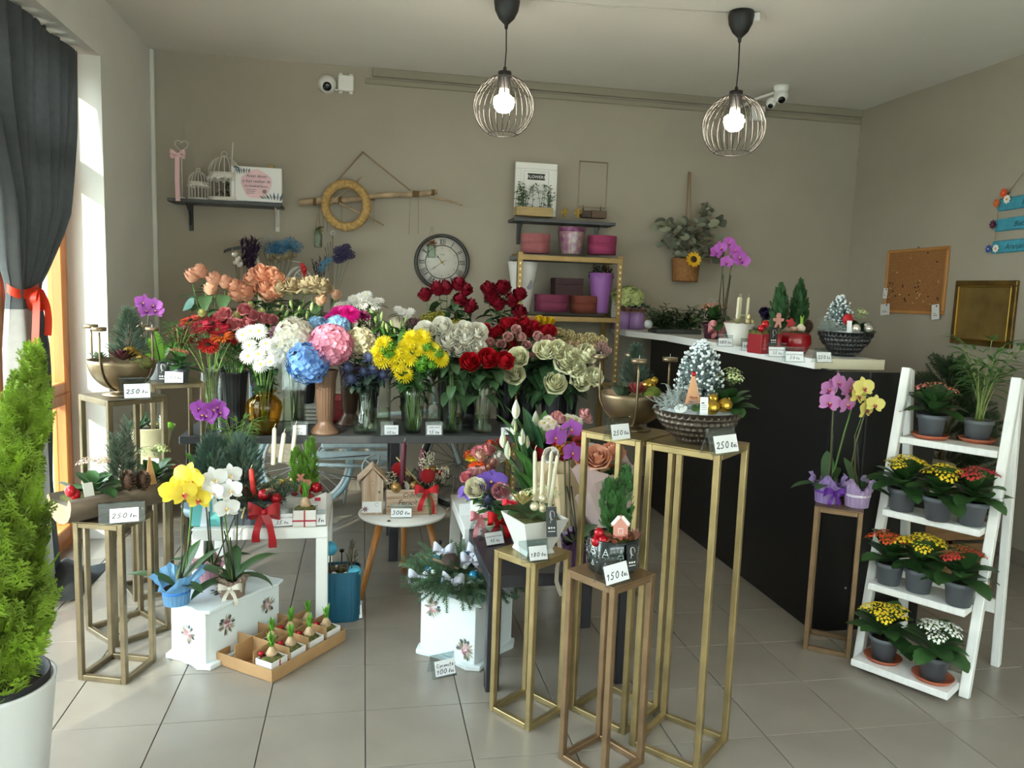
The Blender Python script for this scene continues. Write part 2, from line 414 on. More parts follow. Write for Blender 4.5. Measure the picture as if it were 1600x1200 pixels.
o = MB(); th = np.linspace(0, 2*PI, 25); A = np.stack([-1.505+.045*np.cos(th), 1.205+.125*np.sin(th), 1.42+.015*np.sin(2*th)], 1)
o.add(*strip(A, A-[0, 0, .04])); put('ribbon_band', o, rb, ct)
def ribbon(P, w_, up=(0, 0, 1)):
    P = np.asarray(P, float); d = np.gradient(P, axis=0); s = np.cross(d, up); s /= np.linalg.norm(s, axis=1)[:, None]+1e-9
    return strip(P-s*w_/2, P+s*w_/2)
for e in ((1.10, 1.06), (1.26, 1.17)):
    P = bez((-1.45, 1.2, 1.41), (-1.41, e[0], 1.36), (-1.42, e[0]-.03, e[1]+.03), 9); put('ribbon_tail', one(ribbon(P, .03, (0, 1, .1))), rb, ct)
P = [(-1.45, 1.2+.06*math.sin(a), 1.41-.05+.05*math.cos(a)) for a in np.linspace(0, 2*PI, 14)]
put('ribbon_loop', one(ribbon(P, .04, (0, 1, 0))), rb, ct)
# ================================================================ ceiling lamps
m_blk = M('1d1c1b', .5); bulbm = M('fff1dc', .5, emit=30)
def lamp(p, r, zc, zr, rr, label):
    t = thing('pendant_lamp', label, 'lamp', (p[0], p[1], ZC))
    z = lambda q: q-ZC
    put('canopy', one(lathe([(.001, 0), (.062, 0), (.066, -.02), (.060, -.06), (.040, -.10), (.018, -.122), (.010, -.13), (.008, -.15), (.001, -.15)], 24)), m_blk, t)
    top = z(zc)+r
    put('cord', one(tube([(0, 0, -.14), (.004, 0, (top-.14)/2), (0, 0, top+.04)], .0035, 6)), m_blk, t)
    put('socket', one(lathe([(.001, top+.045), (.008, top+.04), (.010, top+.02), (.034, top+.018), (.036, top-.012), (.030, top-.015), (.022, top-.09), (.001, top-.09)], 20)), m_blk, t)
    c = MB(); n = 26; a1 = math.acos(max(-1, (zr-zc)/r))
    for i in range(n):
        q = 2*PI*i/n; tw = .22
        P = []
        for k in range(13):
            al = .20+(a1-.20)*k/12; qq = q + tw*math.sin(al)
            P.append((r*math.sin(al)*math.cos(qq), r*math.sin(al)*math.sin(qq), z(zc)+r*math.cos(al)))
        c.add(*tube(P, .0025, 4, cap=False))
    th = np.linspace(0, 2*PI, 33)[:-1]
    for rad, zz, q in ((r*math.sin(a1), z(zr), .0026), (r*math.sin(.22), z(zc)+r*math.cos(.22), .003)):
        c.add(*tube(np.stack([rad*np.cos(th), rad*np.sin(th), np.full(32, zz)], 1), q, 5, closed=True))
    put('cage', c, M('6a6763', .3, .8), t)
    put('bulb', one(lathe([(.001, -.062), (.03, -.055), (.048, -.035), (.055, -.008), (.052, .012), (.040, .022), (.026, .03), (.024, .045), (.001, .045)], 20)), bulbm, t, (0, 0, top-.125))
    put('bulb_collar', one(lathe([(.001, .02), (.024, .02), (.027, -.02), (.001, -.02)], 16)), M('e8e2d8', .4), t, (0, 0, top-.07))
lamp((.672, 1.47), .155, 2.408, 2.272, .073, 'black wire cage pendant lamp hanging left, above the wall clock side')
lamp((1.873, 1.32), .162, 2.365, 2.232, .073, 'black wire cage pendant lamp hanging right, above the counter')
t = thing('ceiling_cable', 'thin pale lamp cable run along the ceiling to the right lamp canopy', 'cable', (0, 0, ZC))
put('wire', one(tube([(.70, 1.46, -.004), (1.2, 1.43, -.006), (1.84, 1.33, -.004)], .003, 5)), M('c9c2b5', .5), t)
t = thing('wire_connector', 'small white terminal connector beside the right lamp canopy', 'connector', (1.935, 1.30, ZC))
put('block', one(rbox(-.012, -.03, -.05, .012, .03, -.008, .003)), M('e6e2da', .4), t, rz(.8), smooth=False)
put('clip', one(rbox(-.008, .0, -.02, .008, .02, 0, .002)), M('5a5751', .4), t, smooth=False)
# ================================================================ cameras
m_pl = M('e9e6e0', .35)
def dome(T, parent, name='camera_head'):
    h = put(name, one(lathe([(.001, .0), (.052, 0), (.054, .012), (.048, .03), (.046, .036), (.040, .052), (.026, .066), (.001, .07)], 24)), m_pl, parent, T)
    put('lens', one(lathe([(.001, .045), (.026, .045), (.027, .062), (.022, .0745), (.012, .077), (.001, .077)], 20)), M('101012', .1), h, rx(.15))
t = thing('security_camera', 'white dome security camera with its junction box high left on the taupe wall', 'camera', (-0.2824,3.0000,2.8107))
dome(look((.05, -1, -.25)) @ sc(1.15), t)
put('junction_box', one(rbox(-.052, -.036, -.052, .052, 0, .052, .006)), m_pl, t, (.125, 0, .012), smooth=False)
for i in (-1, 1):
    for k in (-1, 1): put('mount_lug', one(rbox(-.012, -.02, -.01, .012, 0, .01, .003)), m_pl, t, (.125+i*.034, 0, .012+k*.056), smooth=False)
put('cable_stub', one(tube([(.04, -.02, -.02), (.06, -.015, -.035), (.08, -.012, -.03)], .006, 6)), m_pl, t)
t = thing('security_camera', 'white twin dome security camera under the ceiling by the right wall corner', 'camera', (2.8002,2.5500,2.8748))
put('bracket', one(lathe([(.001, .075), (.050, .075), (.052, .05), (.044, .02), (.001, .02)], 20)), m_pl, t)
dome(look((-.35, -1, -.6)) @ sc(.95), t); dome(tr(-.05, .03, -.04) @ look((-.6, -.8, -.7)) @ sc(.7), t)
put('arm', one(tube([(-.02, .02, .03), (-.10, .18, .01), (-.16, .40, -.03)], .011, 6)), m_pl, t)
t = thing('junction_box', 'white plastic junction box on the wall behind the right lamp', 'box', (2.8541,2.9800,2.8476))
put('housing', one(rbox(-.055, -.025, -.055, .055, .02, .055, .006)), m_pl, t, smooth=False)
put('cover', one(rbox(-.045, -.032, -.045, .045, -.024, .045, .004)), M('f0ede8', .35), t, smooth=False)

# ================================================================ furniture
m_gold = M('a08c62', .38, .75, var=.22, vs=9, bump=.05, bs=40); m_gold2 = M('866c50', .42, .7, var=.2, vs=9)
m_gold_shade = M('786a52', .4, .75, var=.2, vs=9)  # gold of the left stands, base colour darkened for their backlit silhouette
def stand(cx, cy, yaw, s, s2, h, label, mat=None, r=.02):
    mat = mat or m_gold
    t = thing('plant_stand', label, 'stand', (cx, cy, 0), yaw, 'gold metal plant stands')
    k = (round(s, 3), round(s2, 3), round(h, 3))
    a, b = s/2, s2/2
    pm = cached(('post',)+k, lambda: one(rbox(-r/2, -r/2, 0, r/2, r/2, h-.004, .002)), False)
    r1 = cached(('rail',)+k+(1,), lambda: one(rbox(-a+r, -r/2, -r/2, a-r, r/2, r/2, .002)), False)
    r2 = cached(('rail',)+k+(2,), lambda: one(rbox(-r/2, -b+r, -r/2, r/2, b-r, r/2, .002)), False)
    for i in (-1, 1):
        for j in (-1, 1): put('post', pm, mat, t, (i*(a-r/2), j*(b-r/2), 0), smooth=False)
        for z in (r/2, h-r/2-.004):
            put('rail', r1, mat, t, (0, i*(b-r/2), z), smooth=False); put('rail', r2, mat, t, (i*(a-r/2), 0, z), smooth=False)
    put('top_plate', one(rbox(-a, -b, h-.004, a, b, h, .001)), mat, t, smooth=False)
    return t
stand(.562, -.075, .631, .19, .19, .588, 'low gold metal stand under the white pot with four candles')
stand(.737, -.396, .549, .194, .194, .627, 'bronze metal stand in front under the dark pot with a little cypress', m_gold2)
stand(1.026, -.336, .731, .243, .243, 1.019, 'tall gold metal stand under the dark hammered bowl')
stand(.877, -.106, .666, .235, .235, 1.012, 'tall gold metal stand under the bronze bowl by the counter, right of the bouquets')
stand(-.917, .40, 1.249, .192, .192, .601, 'low bronze metal stand under the log planter', m_gold_shade)
stand(-.978, .761, .726, .240, .25, 1.0, 'tall gold metal stand under the bronze bowl beside the window', m_gold_shade)
stand(1.968, .283, -.621, .188, .20, .627, 'low gold metal stand at the counter end under two wrapped orchids', m_gold2)
stand(-.99, 1.22, .5, .24, .24, .60, 'low gold metal stand behind the log, under the cream pot', m_gold_shade)
stand(-.92, 1.33, .45, .24, .24, .99, 'tall gold metal stand at the left, under the purple orchid and greenery', m_gold_shade)
def lack(x, y, w_, d, h, label, mat, name='side_table', th=.05):
    t = thing(name, label, 'table', (x, y, 0))
    put('tabletop', one(rbox(0, 0, h-th, w_, d, h, .003)), mat, t, smooth=False)
    lm = cached(('leg', h), lambda: one(rbox(0, 0, 0, .05, .05, h-th, .003)), False)
    for i in (0, w_-.05):
        for j in (0, d-.05): put('leg', lm, mat, t, (i, j, 0), smooth=False)
m_lw = M('e9e7e3', .3); m_lb = M('26252a', .4, var=.05, vs=40)
lack(-.71, .69, .55, .55, .45, 'white square side table at left carrying the candle wreath', m_lw)
lack(.415, .625, .55, .55, .45, 'white square side table behind the black one, under the flower boxes', m_lw)
lack(.435, .065, .55, .55, .45, 'black square side table behind the gold stands', m_lb)
t = thing('flower_table', 'long dark grey table that carries the vases of cut flowers', 'table', (-.92, 1.45, 0))
m_dk = M('4b4a4c', .45, var=.06, vs=20)
put('tabletop', one(rbox(0, 0, .655, 1.95, .56, .695, .003)), m_dk, t, smooth=False)
lm = cached(('leg', 'flower'), lambda: one(rbox(-.025, -.025, 0, .025, .025, .655, .003)), False)
for i in (.05, 1.07, 1.9):
    for j in (.06, .5): put('leg', lm, m_lb, t, (i, j, 0), smooth=False)
# round table
t = thing('round_table', 'round white table with splayed wooden legs under the birdhouse crate', 'table', (.175, 1.12, 0))
put('tabletop', one(lathe([(.001, .365), (.195, .365), (.208, .370), (.212, .378), (.208, .385), (.001, .385)], 48)), M('dedad3', .35, var=.03), t)
for a, rr in ((3.75, .24), (5.95, .22), (1.45, .20)):
    put('leg', one(tube([(.13*math.cos(a), .13*math.sin(a), .365), (rr*math.cos(a), rr*math.sin(a), 0)], [.018, .013], 10)), M('b5793f', .45, var=.2, vs=4, stretch=(9, 9, 1)), t)
# ---------------------------------------------------------------- counter
t = thing('counter', 'black shop counter with a white worktop edge and rounded end panel', 'counter', (0, 0, 0))
m_ctr = M('0f0e0f', .38, var=.05, vs=3, spec=.4)
put('front_panel', one(rbox(1.975, .43, 0, 2.0, 2.60, 1.18, .002)), m_ctr, t, smooth=False)
put('inner_panel', one(rbox(2.0, 2.58, 0, 2.35, 2.60, 1.18, .002)), m_ctr, t, smooth=False)
P = [(1.975, 0), (2.42, 0), (2.42, .9)] + [(2.42+.12*(1-math.cos(a))-.12+.12*0, 1.0) for a in ()] 
P = [(1.975, 0), (2.50, 0), (2.50, 1.0)] + [(2.50-.20*(1-math.cos(a)), 1.0+.175*math.sin(a)) for a in np.linspace(.15, PI/2, 9)] + [(1.975, 1.175)]
V, F = slab(P, .02); put('end_panel', MB().add(np.array(V)+[0, .41, 0], F), m_ctr, t, smooth=False)
put('seam_strip', one(rbox(2.145, .406, 0, 2.152, .412, 1.175, .001)), M('29282a', .4), t, smooth=False)
for z in (1.02, .55, .2): put('rivet', one(ball(.005, 8, 6), 0), M('b9b7b2', .3, .8), t, (2.12, .408, z))
V, F = slab([(1.935, .52), (2.28, .52), (2.36, 2.99), (1.80, 2.99), (1.80, 2.66), (1.935, 2.2)], .04)
V = np.array([(x, z, 1.22-y) for x, y, z in V]); put('worktop', MB().add(V, F), M('e6e2dc', .3, var=.02), t, smooth=False)
put('edge_band', one(rbox(1.931, .50, 1.178, 1.937, 2.2, 1.222, .001)), M('f0eeea', .3), t, smooth=False)
put('end_band', one(rbox(1.937, .512, 1.176, 2.29, .524, 1.222, .001)), M('d8cfb4', .4), t, smooth=False)
put('shelf', one(rbox(2.0, .60, .6, 2.3, 2.5, .62, .001)), m_ctr, t, smooth=False)
# ---------------------------------------------------------------- gold rack
t = thing('storage_rack', 'gold painted slotted angle rack holding hat boxes against the wall', 'shelf', (1.0, 2.62, 0))
m_rk = M('96794a', .4, .55, var=.15, vs=8)
def angle_post(sx, sy):
    m = MB(); m.add(*rbox(0, 0, 0, .035, .003, 1.735, .001)).add(*rbox(0, 0, 0, .003, .035, 1.735, .001))
    for v in m.v: v[:, 0] *= sx; v[:, 1] *= sy
    m.f = [(a[:, ::-1] if sx*sy < 0 else a, k) for a, k in m.f]; return m
hm = cached('slot', lambda: one(rbox(-.006, -.0015, -.008, .006, .0005, .008, .0005)), False)
for x, y, sx, sy in ((0, 0, 1, 1), (.745, 0, -1, 1), (.02, .34, 1, -1), (.745, .34, -1, -1)):
    p = put('post', angle_post(sx, sy), m_rk, t, (x, y, 0), smooth=False)
    if y == 0:
        for k in range(42): put('slot', hm, M('e8d9a8', .4), p, (sx*.018, 0, .06+k*.04), smooth=False)
for z in (1.715, 1.305, .85, .4):
    s = put('shelf_board', one(rbox(.004, .004, z-.03, .741, .336, z, .002)), M('6a6d6a', .5), t, smooth=False)
    put('shelf_lip', one(rbox(.002, -.002, z-.032, .743, .003, z+.002, .001)), m_rk, s, smooth=False)
# ---------------------------------------------------------------- wall shelves
m_sh = M('46484b', .5, var=.04)
def bracket(name, x, h, mat, parent):
    m = MB(); m.add(*rbox(-.014, -.012, -h, .014, 0, 0, .003)).add(*rbox(-.014, -.2, -.012, .014, 0, 0, .003))
    m.add(*tube([(0, -.015, -h*.8), (0, -.06, -h*.35), (0, -.17, -.01)], .007, 5)); put(name, m, mat, parent, (x, 0, 0), smooth=False)
t = thing('wall_shelf', 'grey wall shelf at left with bird cages and a shop sign on it', 'shelf', (-1.26, 3.0, 1.985), 0)
V, F = rbox(0, -.22, -.022, .70, 0, 0, .003); put('board', MB().add(V, F), m_sh, t, smooth=False)
bracket('bracket', .10, .19, M('2f3133', .5), t); bracket('bracket', .655, .17, M('cfcbc3', .5), t)
t = thing('wall_shelf', 'dark grey wall shelf above the gold rack with a framed sign on it', 'shelf', (.99, 3.0, 1.975), 0)
V, F = rbox(0, -.22, -.022, .74, 0, 0, .003); put('board', MB().add(V, F), m_sh, t, smooth=False)
bracket('bracket', .08, .17, m_sh, t); bracket('bracket', .66, .13, M('8b8984', .5), t)
t = thing('wall_shelf', 'white ledge behind the cut flowers holding the dried flower vases', 'shelf', (-.86, 3.0, 1.14), 0)
put('board', one(rbox(0, -.28, -.03, 1.15, 0, 0, .003)), m_lw, t, smooth=False)
bracket('bracket', .1, .2, m_lw, t); bracket('bracket', 1.05, .2, m_lw, t)
# ---------------------------------------------------------------- ladder shelf
LF = tr(2.231, -.179, 0) @ rz(math.atan2(-.84, .54)); lt = thing('ladder_shelf', 'white painted wooden ladder shelf with four steps of potted flowers', 'shelf', T=LF)
m_lad = M('e6e4e0', .5, var=.05, vs=6, stretch=(10, 10, 1))
def beam(P, Q, wx, wy):
    P, Q = np.array(P, float), np.array(Q, float); m = MB(); L = np.linalg.norm(Q-P)
    V, F = rbox(-wx/2, -wy/2, 0, wx/2, wy/2, L, .003); return m.add(V, F, T=tr(P) @ shear(P, Q, L))
def shear(P, Q, L):
    d = (Q-P)/L; m = np.eye(4); z = d; x = np.array([1., 0, 0]); y = np.cross(z, x); y /= np.linalg.norm(y); x = np.cross(y, z)
    m[:3, 0], m[:3, 1], m[:3, 2] = x, y, z; return m
for x in (.014, -.386):
    put('front_leg', beam((x, 0, 0), (x, .236, 1.21), .035, .035), m_lad, lt, smooth=False)
    put('rear_leg', beam((x+(.0 if x > 0 else .03), .40, 0), (x, .262, 1.2), .032, .035), m_lad, lt, smooth=False)
STEP = [(.16, .28, .93), (.05, .20, .64), (-.03, .15, .345), (-.13, .085, .05)]
for y0, y1, z in STEP: put('step', one(rbox(-.366, y0, z-.028, -.006, y1, z, .003)), m_lad, lt, smooth=False)
for z in (.26,): put('rear_rail', one(rbox(-.36, .355, z-.03, -.0, .375, z+.03, .003)), m_lad, lt, smooth=False)
# ---------------------------------------------------------------- painted flower boxes
def painted_box(T, w_, d, h, label, flowers, scal=True):
    """white box with wavy base and lid; front face along x (width w_), depth d along +y"""
    t = thing('painted_box', label, 'box', T=T); mw = M('e4ebed', .35, var=.02)
    put('body', one(rbox(0, 0, .02, w_, d, h-.012, .002)), mw, t, smooth=False)
    def plate(z0, z1, over):
        P = []
        for (ax, ay), (bx, by), nx, ny in (((0, 0), (w_, 0), 0, -1), ((w_, 0), (w_, d), 1, 0), ((w_, d), (0, d), 0, 1), ((0, d), (0, 0), -1, 0)):
            for k in range(12):
                s = k/12; o = over*(.75+.45*math.cos(s*2*PI)*1.0) - over*.5*math.exp(-((s-.5)/.12)**2)*-.9
                P.append((ax+(bx-ax)*s+nx*o, ay+(by-ay)*s+ny*o))
        c = np.array([w_/2, d/2]); n = len(P); P = np.array(P); m = MB()
        rings = [(.985, z0), (1, z0+.003), (1, z1-.003), (.985, z1)]
        V = np.concatenate([np.c_[c+(P-c)*k, np.full(n, z)] for k, z in rings]); F = []
        for i in range(3):
            for j in range(n): F.append((i*n+j, i*n+(j+1) % n, (i+1)*n+(j+1) % n, (i+1)*n+j))
        return m.add(V, [np.array(F), np.array([list(range(3*n, 4*n))]), np.array([list(range(n))[::-1]])])
    put('base_plate', plate(0, .02, .022), mw, t, smooth=False); put('lid', plate(h-.012, h, .020), mw, t, smooth=False)
    # painted roses: thin raised brushwork on the faces
    for face, fx, fz, k, seed in flowers:
        q = random.Random(seed); m = MB()
        def stroke(x, z, a, L, W, mi):
            c, s = math.cos(a), math.sin(a)
            P = [(0, 0), (L*.35, W*.5), (L*.7, W*.4), (L, 0), (L*.7, -W*.4), (L*.35, -W*.5)]
            P = [(x+px*c-pz*s, z+px*s+pz*c) for px, pz in P]
            if face == 'front': V = [(px, -.0008, pz) for px, pz in P]
            elif face == 'side': V = [(w_+.0008, px, pz) for px, pz in P]
            else: V = [(px, pz, h+.0008) for px, pz in P]
            m.add(V, [np.array([list(range(6))])], mi)
        for i in range(26):
            a = q.uniform(0, 2*PI); r_ = k*q.uniform(.4, 1.); stroke(fx+.3*r_*math.cos(a), fz+.3*r_*math.sin(a), a+q.uniform(-.3, .3), k*.55, k*.14, q.choice((0, 0, 3)))
        for i in range(5):
            a = q.uniform(0, 2*PI); stroke(fx+.4*k*math.cos(a), fz+.4*k*math.sin(a), a, k*.36, k*.22, 2)
        for i in range(24):
            a = q.uniform(0, 2*PI); r_ = k*.30*q.random(); stroke(fx+r_*math.cos(a), fz+r_*math.sin(a), a+1.5, k*.26, k*.16, 1 if q.random() < .6 else 4)
        put('painted_rose', m, [M('a9ab97', .5), M('e0a3ad', .5), M('4a5a66', .5), M('b9a596', .5), M('f0d3d6', .5)], t, smooth=False)
yaw1 = math.atan2(.356-.496, -.595+.757)
painted_box(tr(-.750, .500, 0) @ rz(yaw1), .20, .37, .235, 'white box painted with roses, its lid carrying three wrapped orchids', [('front', .10, .115, .055, 1), ('side', .10, .14, .055, 2), ('side', .31, .15, .05, 3), ('top', .10, .16, .065, 4)])
yaw2 = math.atan2(.219-.423, .423-.204)
painted_box(tr(.22, .425, 0) @ rz(yaw2), .27, .27, .27, 'white box painted with roses under the blue and silver wreath', [('front', .06, .20, .055, 5), ('front', .225, .07, .06, 6), ('side', .14, .13, .055, 7)])
# ---------------------------------------------------------------- things on the walls
t = thing('wall_clock', 'round wall clock with roman numerals in a dark frame', 'clock', (.522, 3.0, 1.655))
Tc = rx(PI/2)
put('frame', one(lathe([(.155, 0), (.197, 0), (.199, .02), (.192, .04), (.180, .042), (.174, .03), (.174, .01), (.155, .01)], 64), 0), M('3a3735', .45), t, Tc)
put('face', one(lathe([(.001, .014), (.176, .014), (.176, .005)], 64)), M('cfcac0', .6, var=.07, vs=14), t, Tc)
NUM = ['XII', 'I', 'II', 'III', 'IIII', 'V', 'VI', 'VII', 'VIII', 'IX', 'X', 'XI']
def bar(a, b, w_): return box(-.5, -.5, -.5, .5, .5, .5)
for k, s in enumerate(NUM):
    wd = {'I': .011, 'V': .022, 'X': .022}; tot = sum(wd[c] for c in s); x = -tot/2; A = rz(-k*PI/6); nm = MB()
    for c in s:
        L = [(-.0, .0)] if c == 'I' else [(-.007, 0), (.007, 0)] if c == 'V' else [(-.007, .007), (.007, -.007)]
        for top, bot in L:
            V = [(x+wd[c]/2+u, 0, 0) for u in (0,)]
            a0, a1 = x+wd[c]/2+bot, x+wd[c]/2+top; e = .0022
            V = [(a0-e, .122, .0150), (a0+e, .122, .0150), (a1+e, .164, .0150), (a1-e, .164, .0150)]
            nm.add(V, [np.array([(0, 1, 2, 3)])], T=A)
        x += wd[c]
    put('numeral', nm, M('1c1a19', .6), t, Tc, smooth=False)
th = np.linspace(0, 2*PI, 49)[:-1]
put('minute_ring', one(tube(np.stack([.118*np.cos(th), .118*np.sin(th), np.full(48, .0145)], 1), .0026, 4, closed=True)), M('1c1a19', .6), t, Tc)
dm = cached('minute_dot', lambda: one(lathe([(.003, .0145), (.003, .0156), (.0001, .0156)], 8)))
for k in range(12): put('minute_dot', dm, M('5b5650', .6), t, Tc @ rz(k*PI/6) @ tr(.098, 0, 0))
def hand(ang, L, w_, name, col, tail=.03):
    P = [(-w_*.3, -tail), (w_*.3, -tail), (w_*.35, L*.5), (w_, L*.68), (w_*.3, L*.8), (0, L), (-w_*.3, L*.8), (-w_, L*.68), (-w_*.35, L*.5)]
    V, F = slab([(x, y) for x, y in P], .002); put(name, MB().add(np.array([(x, z, .018+y) for x, y, z in V]), F), M(col, .4, .5), t, Tc @ rz(-math.radians(ang)), smooth=False)
hand(319, .072, .005, 'hour_hand', '4a443c'); hand(234, .110, .005, 'minute_hand', '8f7d57')
put('centre_cap', one(lathe([(.009, .016), (.008, .026), (.001, .027)], 16)), M('d7b75a', .3, .8), t, Tc)
text('clock', .016, M('8d877c', .6), t, Tc @ tr(0, .05, .0152))
# corkboard, brass frame on the right wall
TR_ = lambda y, z: tr(XR, y, z) @ rz(-PI/2)      # local x runs towards the viewer's right, local -y out of the wall
def rframe(mb, x0, z0, x1, z1, w_, d, mi=0):
    for b in ((x0, z0, x1, z0+w_), (x0, z1-w_, x1, z1), (x0, z0+w_, x0+w_, z1-w_), (x1-w_, z0+w_, x1, z1-w_)): mb.add(*rbox(b[0], -d, b[1], b[2], 0, b[3], .004), mi=mi)
    return mb
t = thing('corkboard', 'cork pinboard with a light wooden frame on the right wall', 'pinboard', T=TR_(2.515, 1.405) @ ry(-.01))
put('frame', rframe(MB(), 0, 0, .61, .45, .022, .018), M('b0793f', .5, var=.15, vs=5), t, smooth=False)
put('cork', one(box(.02, -.009, .02, .59, -.002, .43)), M('946436', .9, var=.22, vs=160, bump=.3, bs=200), t, smooth=False)
pm = cached('push_pin', lambda: one(ball(.0055, 8, 6)))
for i in range(36): put('push_pin', pm, M(R.choice(('d9c58a', 'c9b27a', '3a2a22', '5a3a2a')), .3, .6), t, (uni(.04, .57), -.012, uni(.04, .42) if i > 22 else uni(.05, .2)))
put('hanger', one(lathe([(.008, 0), (.006, .006), (.001, .007)], 10)), M('7a736a', .4, .6), t, tr(.31, -.004, .455) @ rx(PI/2))
for n_, (x, z, wx, h, a) in enumerate(((-.002, .105, .045, .075, .05), (-.01, -.02, .10, .08, -.1), (.52, -.03, .07, .10, -.12))):
    c = thing('note_card', ('small white card pinned halfway up the left edge of the corkboard', 'white folded cards pinned to the lower left corner of the corkboard', 'white card pinned to the lower right corner of the corkboard')[n_], 'card', T=TR_(2.515, 1.405) @ tr(x, -.021, z) @ ry(a))
    put('paper', one(rbox(0, -.002, 0, wx, 0, h, .0005)), M('dedbd6', .7), c, smooth=False); put('pin', pm, M('3a3330', .3), c, (wx*.7, -.004, h*.88))
    put('print', MB().add(*box(wx*.2, -.0026, h*.25, wx*.75, -.002, h*.3)).add(*box(wx*.2, -.0026, h*.38, wx*.6, -.002, h*.42)), M('8a8680', .7), c, smooth=False)
t = thing('picture_frame', 'antique brass framed panel on the right wall', 'picture', T=TR_(1.815, 1.235))
put('frame', rframe(MB(), 0, 0, .485, .40, .035, .022), M('6b5226', .4, .6, var=.3, vs=14), t, smooth=False)
put('inner_bead', rframe(MB(), .033, .033, .452, .367, .008, .026), M('a07c35', .35, .7), t, smooth=False)
put('panel', one(box(.035, -.010, .035, .45, -.004, .365)), M('8a713f', .35, .5, var=.25, vs=6), t, smooth=False)

# ================================================================ decor on the wall shelves
m_wire = M('d8d2c8', .45); m_pink = M('e9bfc2', .6)
def bow(parent, T, w_, mat, tails=.0, name='bow', n=10, wd=.35):
    """two loops, a knot and optional tails; faces local -y"""
    m = MB(); b = w_*wd
    for s in (-1, 1):
        P = [(s*(.5*w_*math.sin(a*.5)**1.0)*(1 if a < PI else 1), -.22*w_*math.sin(a), .14*w_*math.sin(a)+.06*w_*math.sin(a*.5)) for a in np.linspace(0, 2*PI, n+4)]
        P = np.array(P); wz = b*(.35+.65*np.sin(np.linspace(0, PI, len(P)))); o = np.zeros_like(P); o[:, 2] = wz/2
        m.add(*strip(P-o, P+o))
    m.add(*ball(.10*w_, 8, 6), T=tr(0, -.05*w_, .03*w_))
    if tails:
        for s in (-1, 1):
            P = bez((0, -.02*w_, 0), (s*.30*w_, -.10*w_, -tails*.5), (s*.26*w_, -.02*w_, -tails*(1 if s > 0 else .85)), 9); o = np.zeros_like(P); o[:, 0] = b*.24; o[:, 1] = .1*b*np.sin(np.arange(9)*1.1)
            m.add(*strip(P-o, P+o))
    return put(name, m, mat, parent, T)
def cage(p, r, h, label, r0=1.):
    t = thing('bird_cage', label, 'bird cage', p); m = MB(); n = 18; zb = h*.58
    for i in range(n):
        a = 2*PI*i/n; P = [(r*math.cos(a), r*math.sin(a), .0), (r*math.cos(a), r*math.sin(a), zb)]
        P += [(r*math.cos(b)*math.cos(a), r*math.cos(b)*math.sin(a), zb+(h*.34)*math.sin(b)) for b in np.linspace(.2, PI/2-.12, 6)]
        m.add(*tube(P, .0022, 4, cap=False))
    put('bars', m, m_wire, t)
    put('base', one(lathe([(.001, 0), (r*1.05, 0), (r*1.06, h*.07), (r*1.0, h*.075), (.001, h*.02)], 28)), m_wire, t)
    b = MB().add(*lathe([(r*1.02, zb*.78), (r*1.03, zb), (r*1.0, zb)], 28))
    sc_ = cached('scallop', lambda: one(ball(1, 8, 6)))
    for i in range(14): b.add(*ball(r*.13, 6, 4), T=tr(r*1.03*math.cos(i*2*PI/14), r*1.03*math.sin(i*2*PI/14), zb*.78))
    put('filigree_band', b, m_wire, t)
    c = MB().add(*lathe([(.001, h*.90), (r*.22, h*.915), (r*.12, h*.94), (.001, h*.95)], 14)); th = np.linspace(0, 2*PI, 15)[:-1]
    c.add(*tube(np.stack([r*.18*np.cos(th), 0*th, h*.97+r*.18*np.sin(th)], 1), .003, 4, closed=True)); put('finial', c, m_wire, t)
    return t
t = cage((-.925, 2.86, 1.986), .098, .31, 'large cream wire bird cage beside the shop sign on the left wall shelf')
lv = cached('small_leaf', lambda: one(leaf(1, .5, .5, .15, 5, 'oval')))
f = MB()
for i in range(26): f.stamp(*leaf(.04, .02, .6, .1, 4, 'oval'), [tr(uni(-.05, .05), uni(-.05, .05), uni(.02, .16)) @ rz(uni(0, 6.3)) @ ry(uni(-1, .3))])
put('ivy', f, M('5a604e', .6), t)
cage((-1.09, 2.88, 1.986), .062, .20, 'small cream wire bird cage with a flower, between the heart hook and the large cage')
t = thing('heart_hook', 'white wire heart hook tied with a pink satin bow at the shelf end', 'ornament', (-1.185, 2.80, 1.986))
a = np.linspace(0, 2*PI, 33); H = np.stack([.036*np.sin(a)**3*1.1+.012, 0*a, .33+.033*(np.cos(a)-.36*np.cos(2*a)-.15*np.cos(3*a)-.08*np.cos(4*a))], 1)
put('wire_heart', MB().add(*tube(H, .0022, 5)).add(*tube([(.012, 0, 0), (.012, 0, .30)], .0025, 5)), m_wire, t)
put('foot', one(lathe([(.001, 0), (.03, 0), (.03, .006), (.001, .006)], 18)), m_wire, t)
bow(t, tr(-.01, -.012, .27), .095, m_pink, 0)
P = np.array([(-.012, -.012, .26), (-.012, -.025, .12), (-.008, -.03, -.02)]); put('ribbon_tail', one(strip(P-[.014, 0, 0], P+[.014, 0, 0])), m_pink, t)
t = thing('shop_sign', 'white box sign with pink watercolour wash and grey leaves on the left wall shelf', 'sign', (-0.8753,2.8000,1.9905), 0)
SW, SH = 0.3168, 0.2209
put('panel', one(rbox(0, 0, 0, SW, .07, SH, .003)), M('e8e5e1', .6), t, smooth=False)
V = [(SW*.5+SW*.30*(1+.07*math.sin(3*q))*math.cos(q), -.0012, SH*.5+SH*.42*(1+.05*math.sin(5*q))*math.sin(q)) for q in np.linspace(0, 2*PI, 41)[:-1]]
put('watercolour_wash', one((V, [np.array([list(range(40))])])), M('e6c2c6', .7, var=.08, vs=14), t, smooth=False)
gl = [M('5c656b', .6), M('8b959a', .6)]
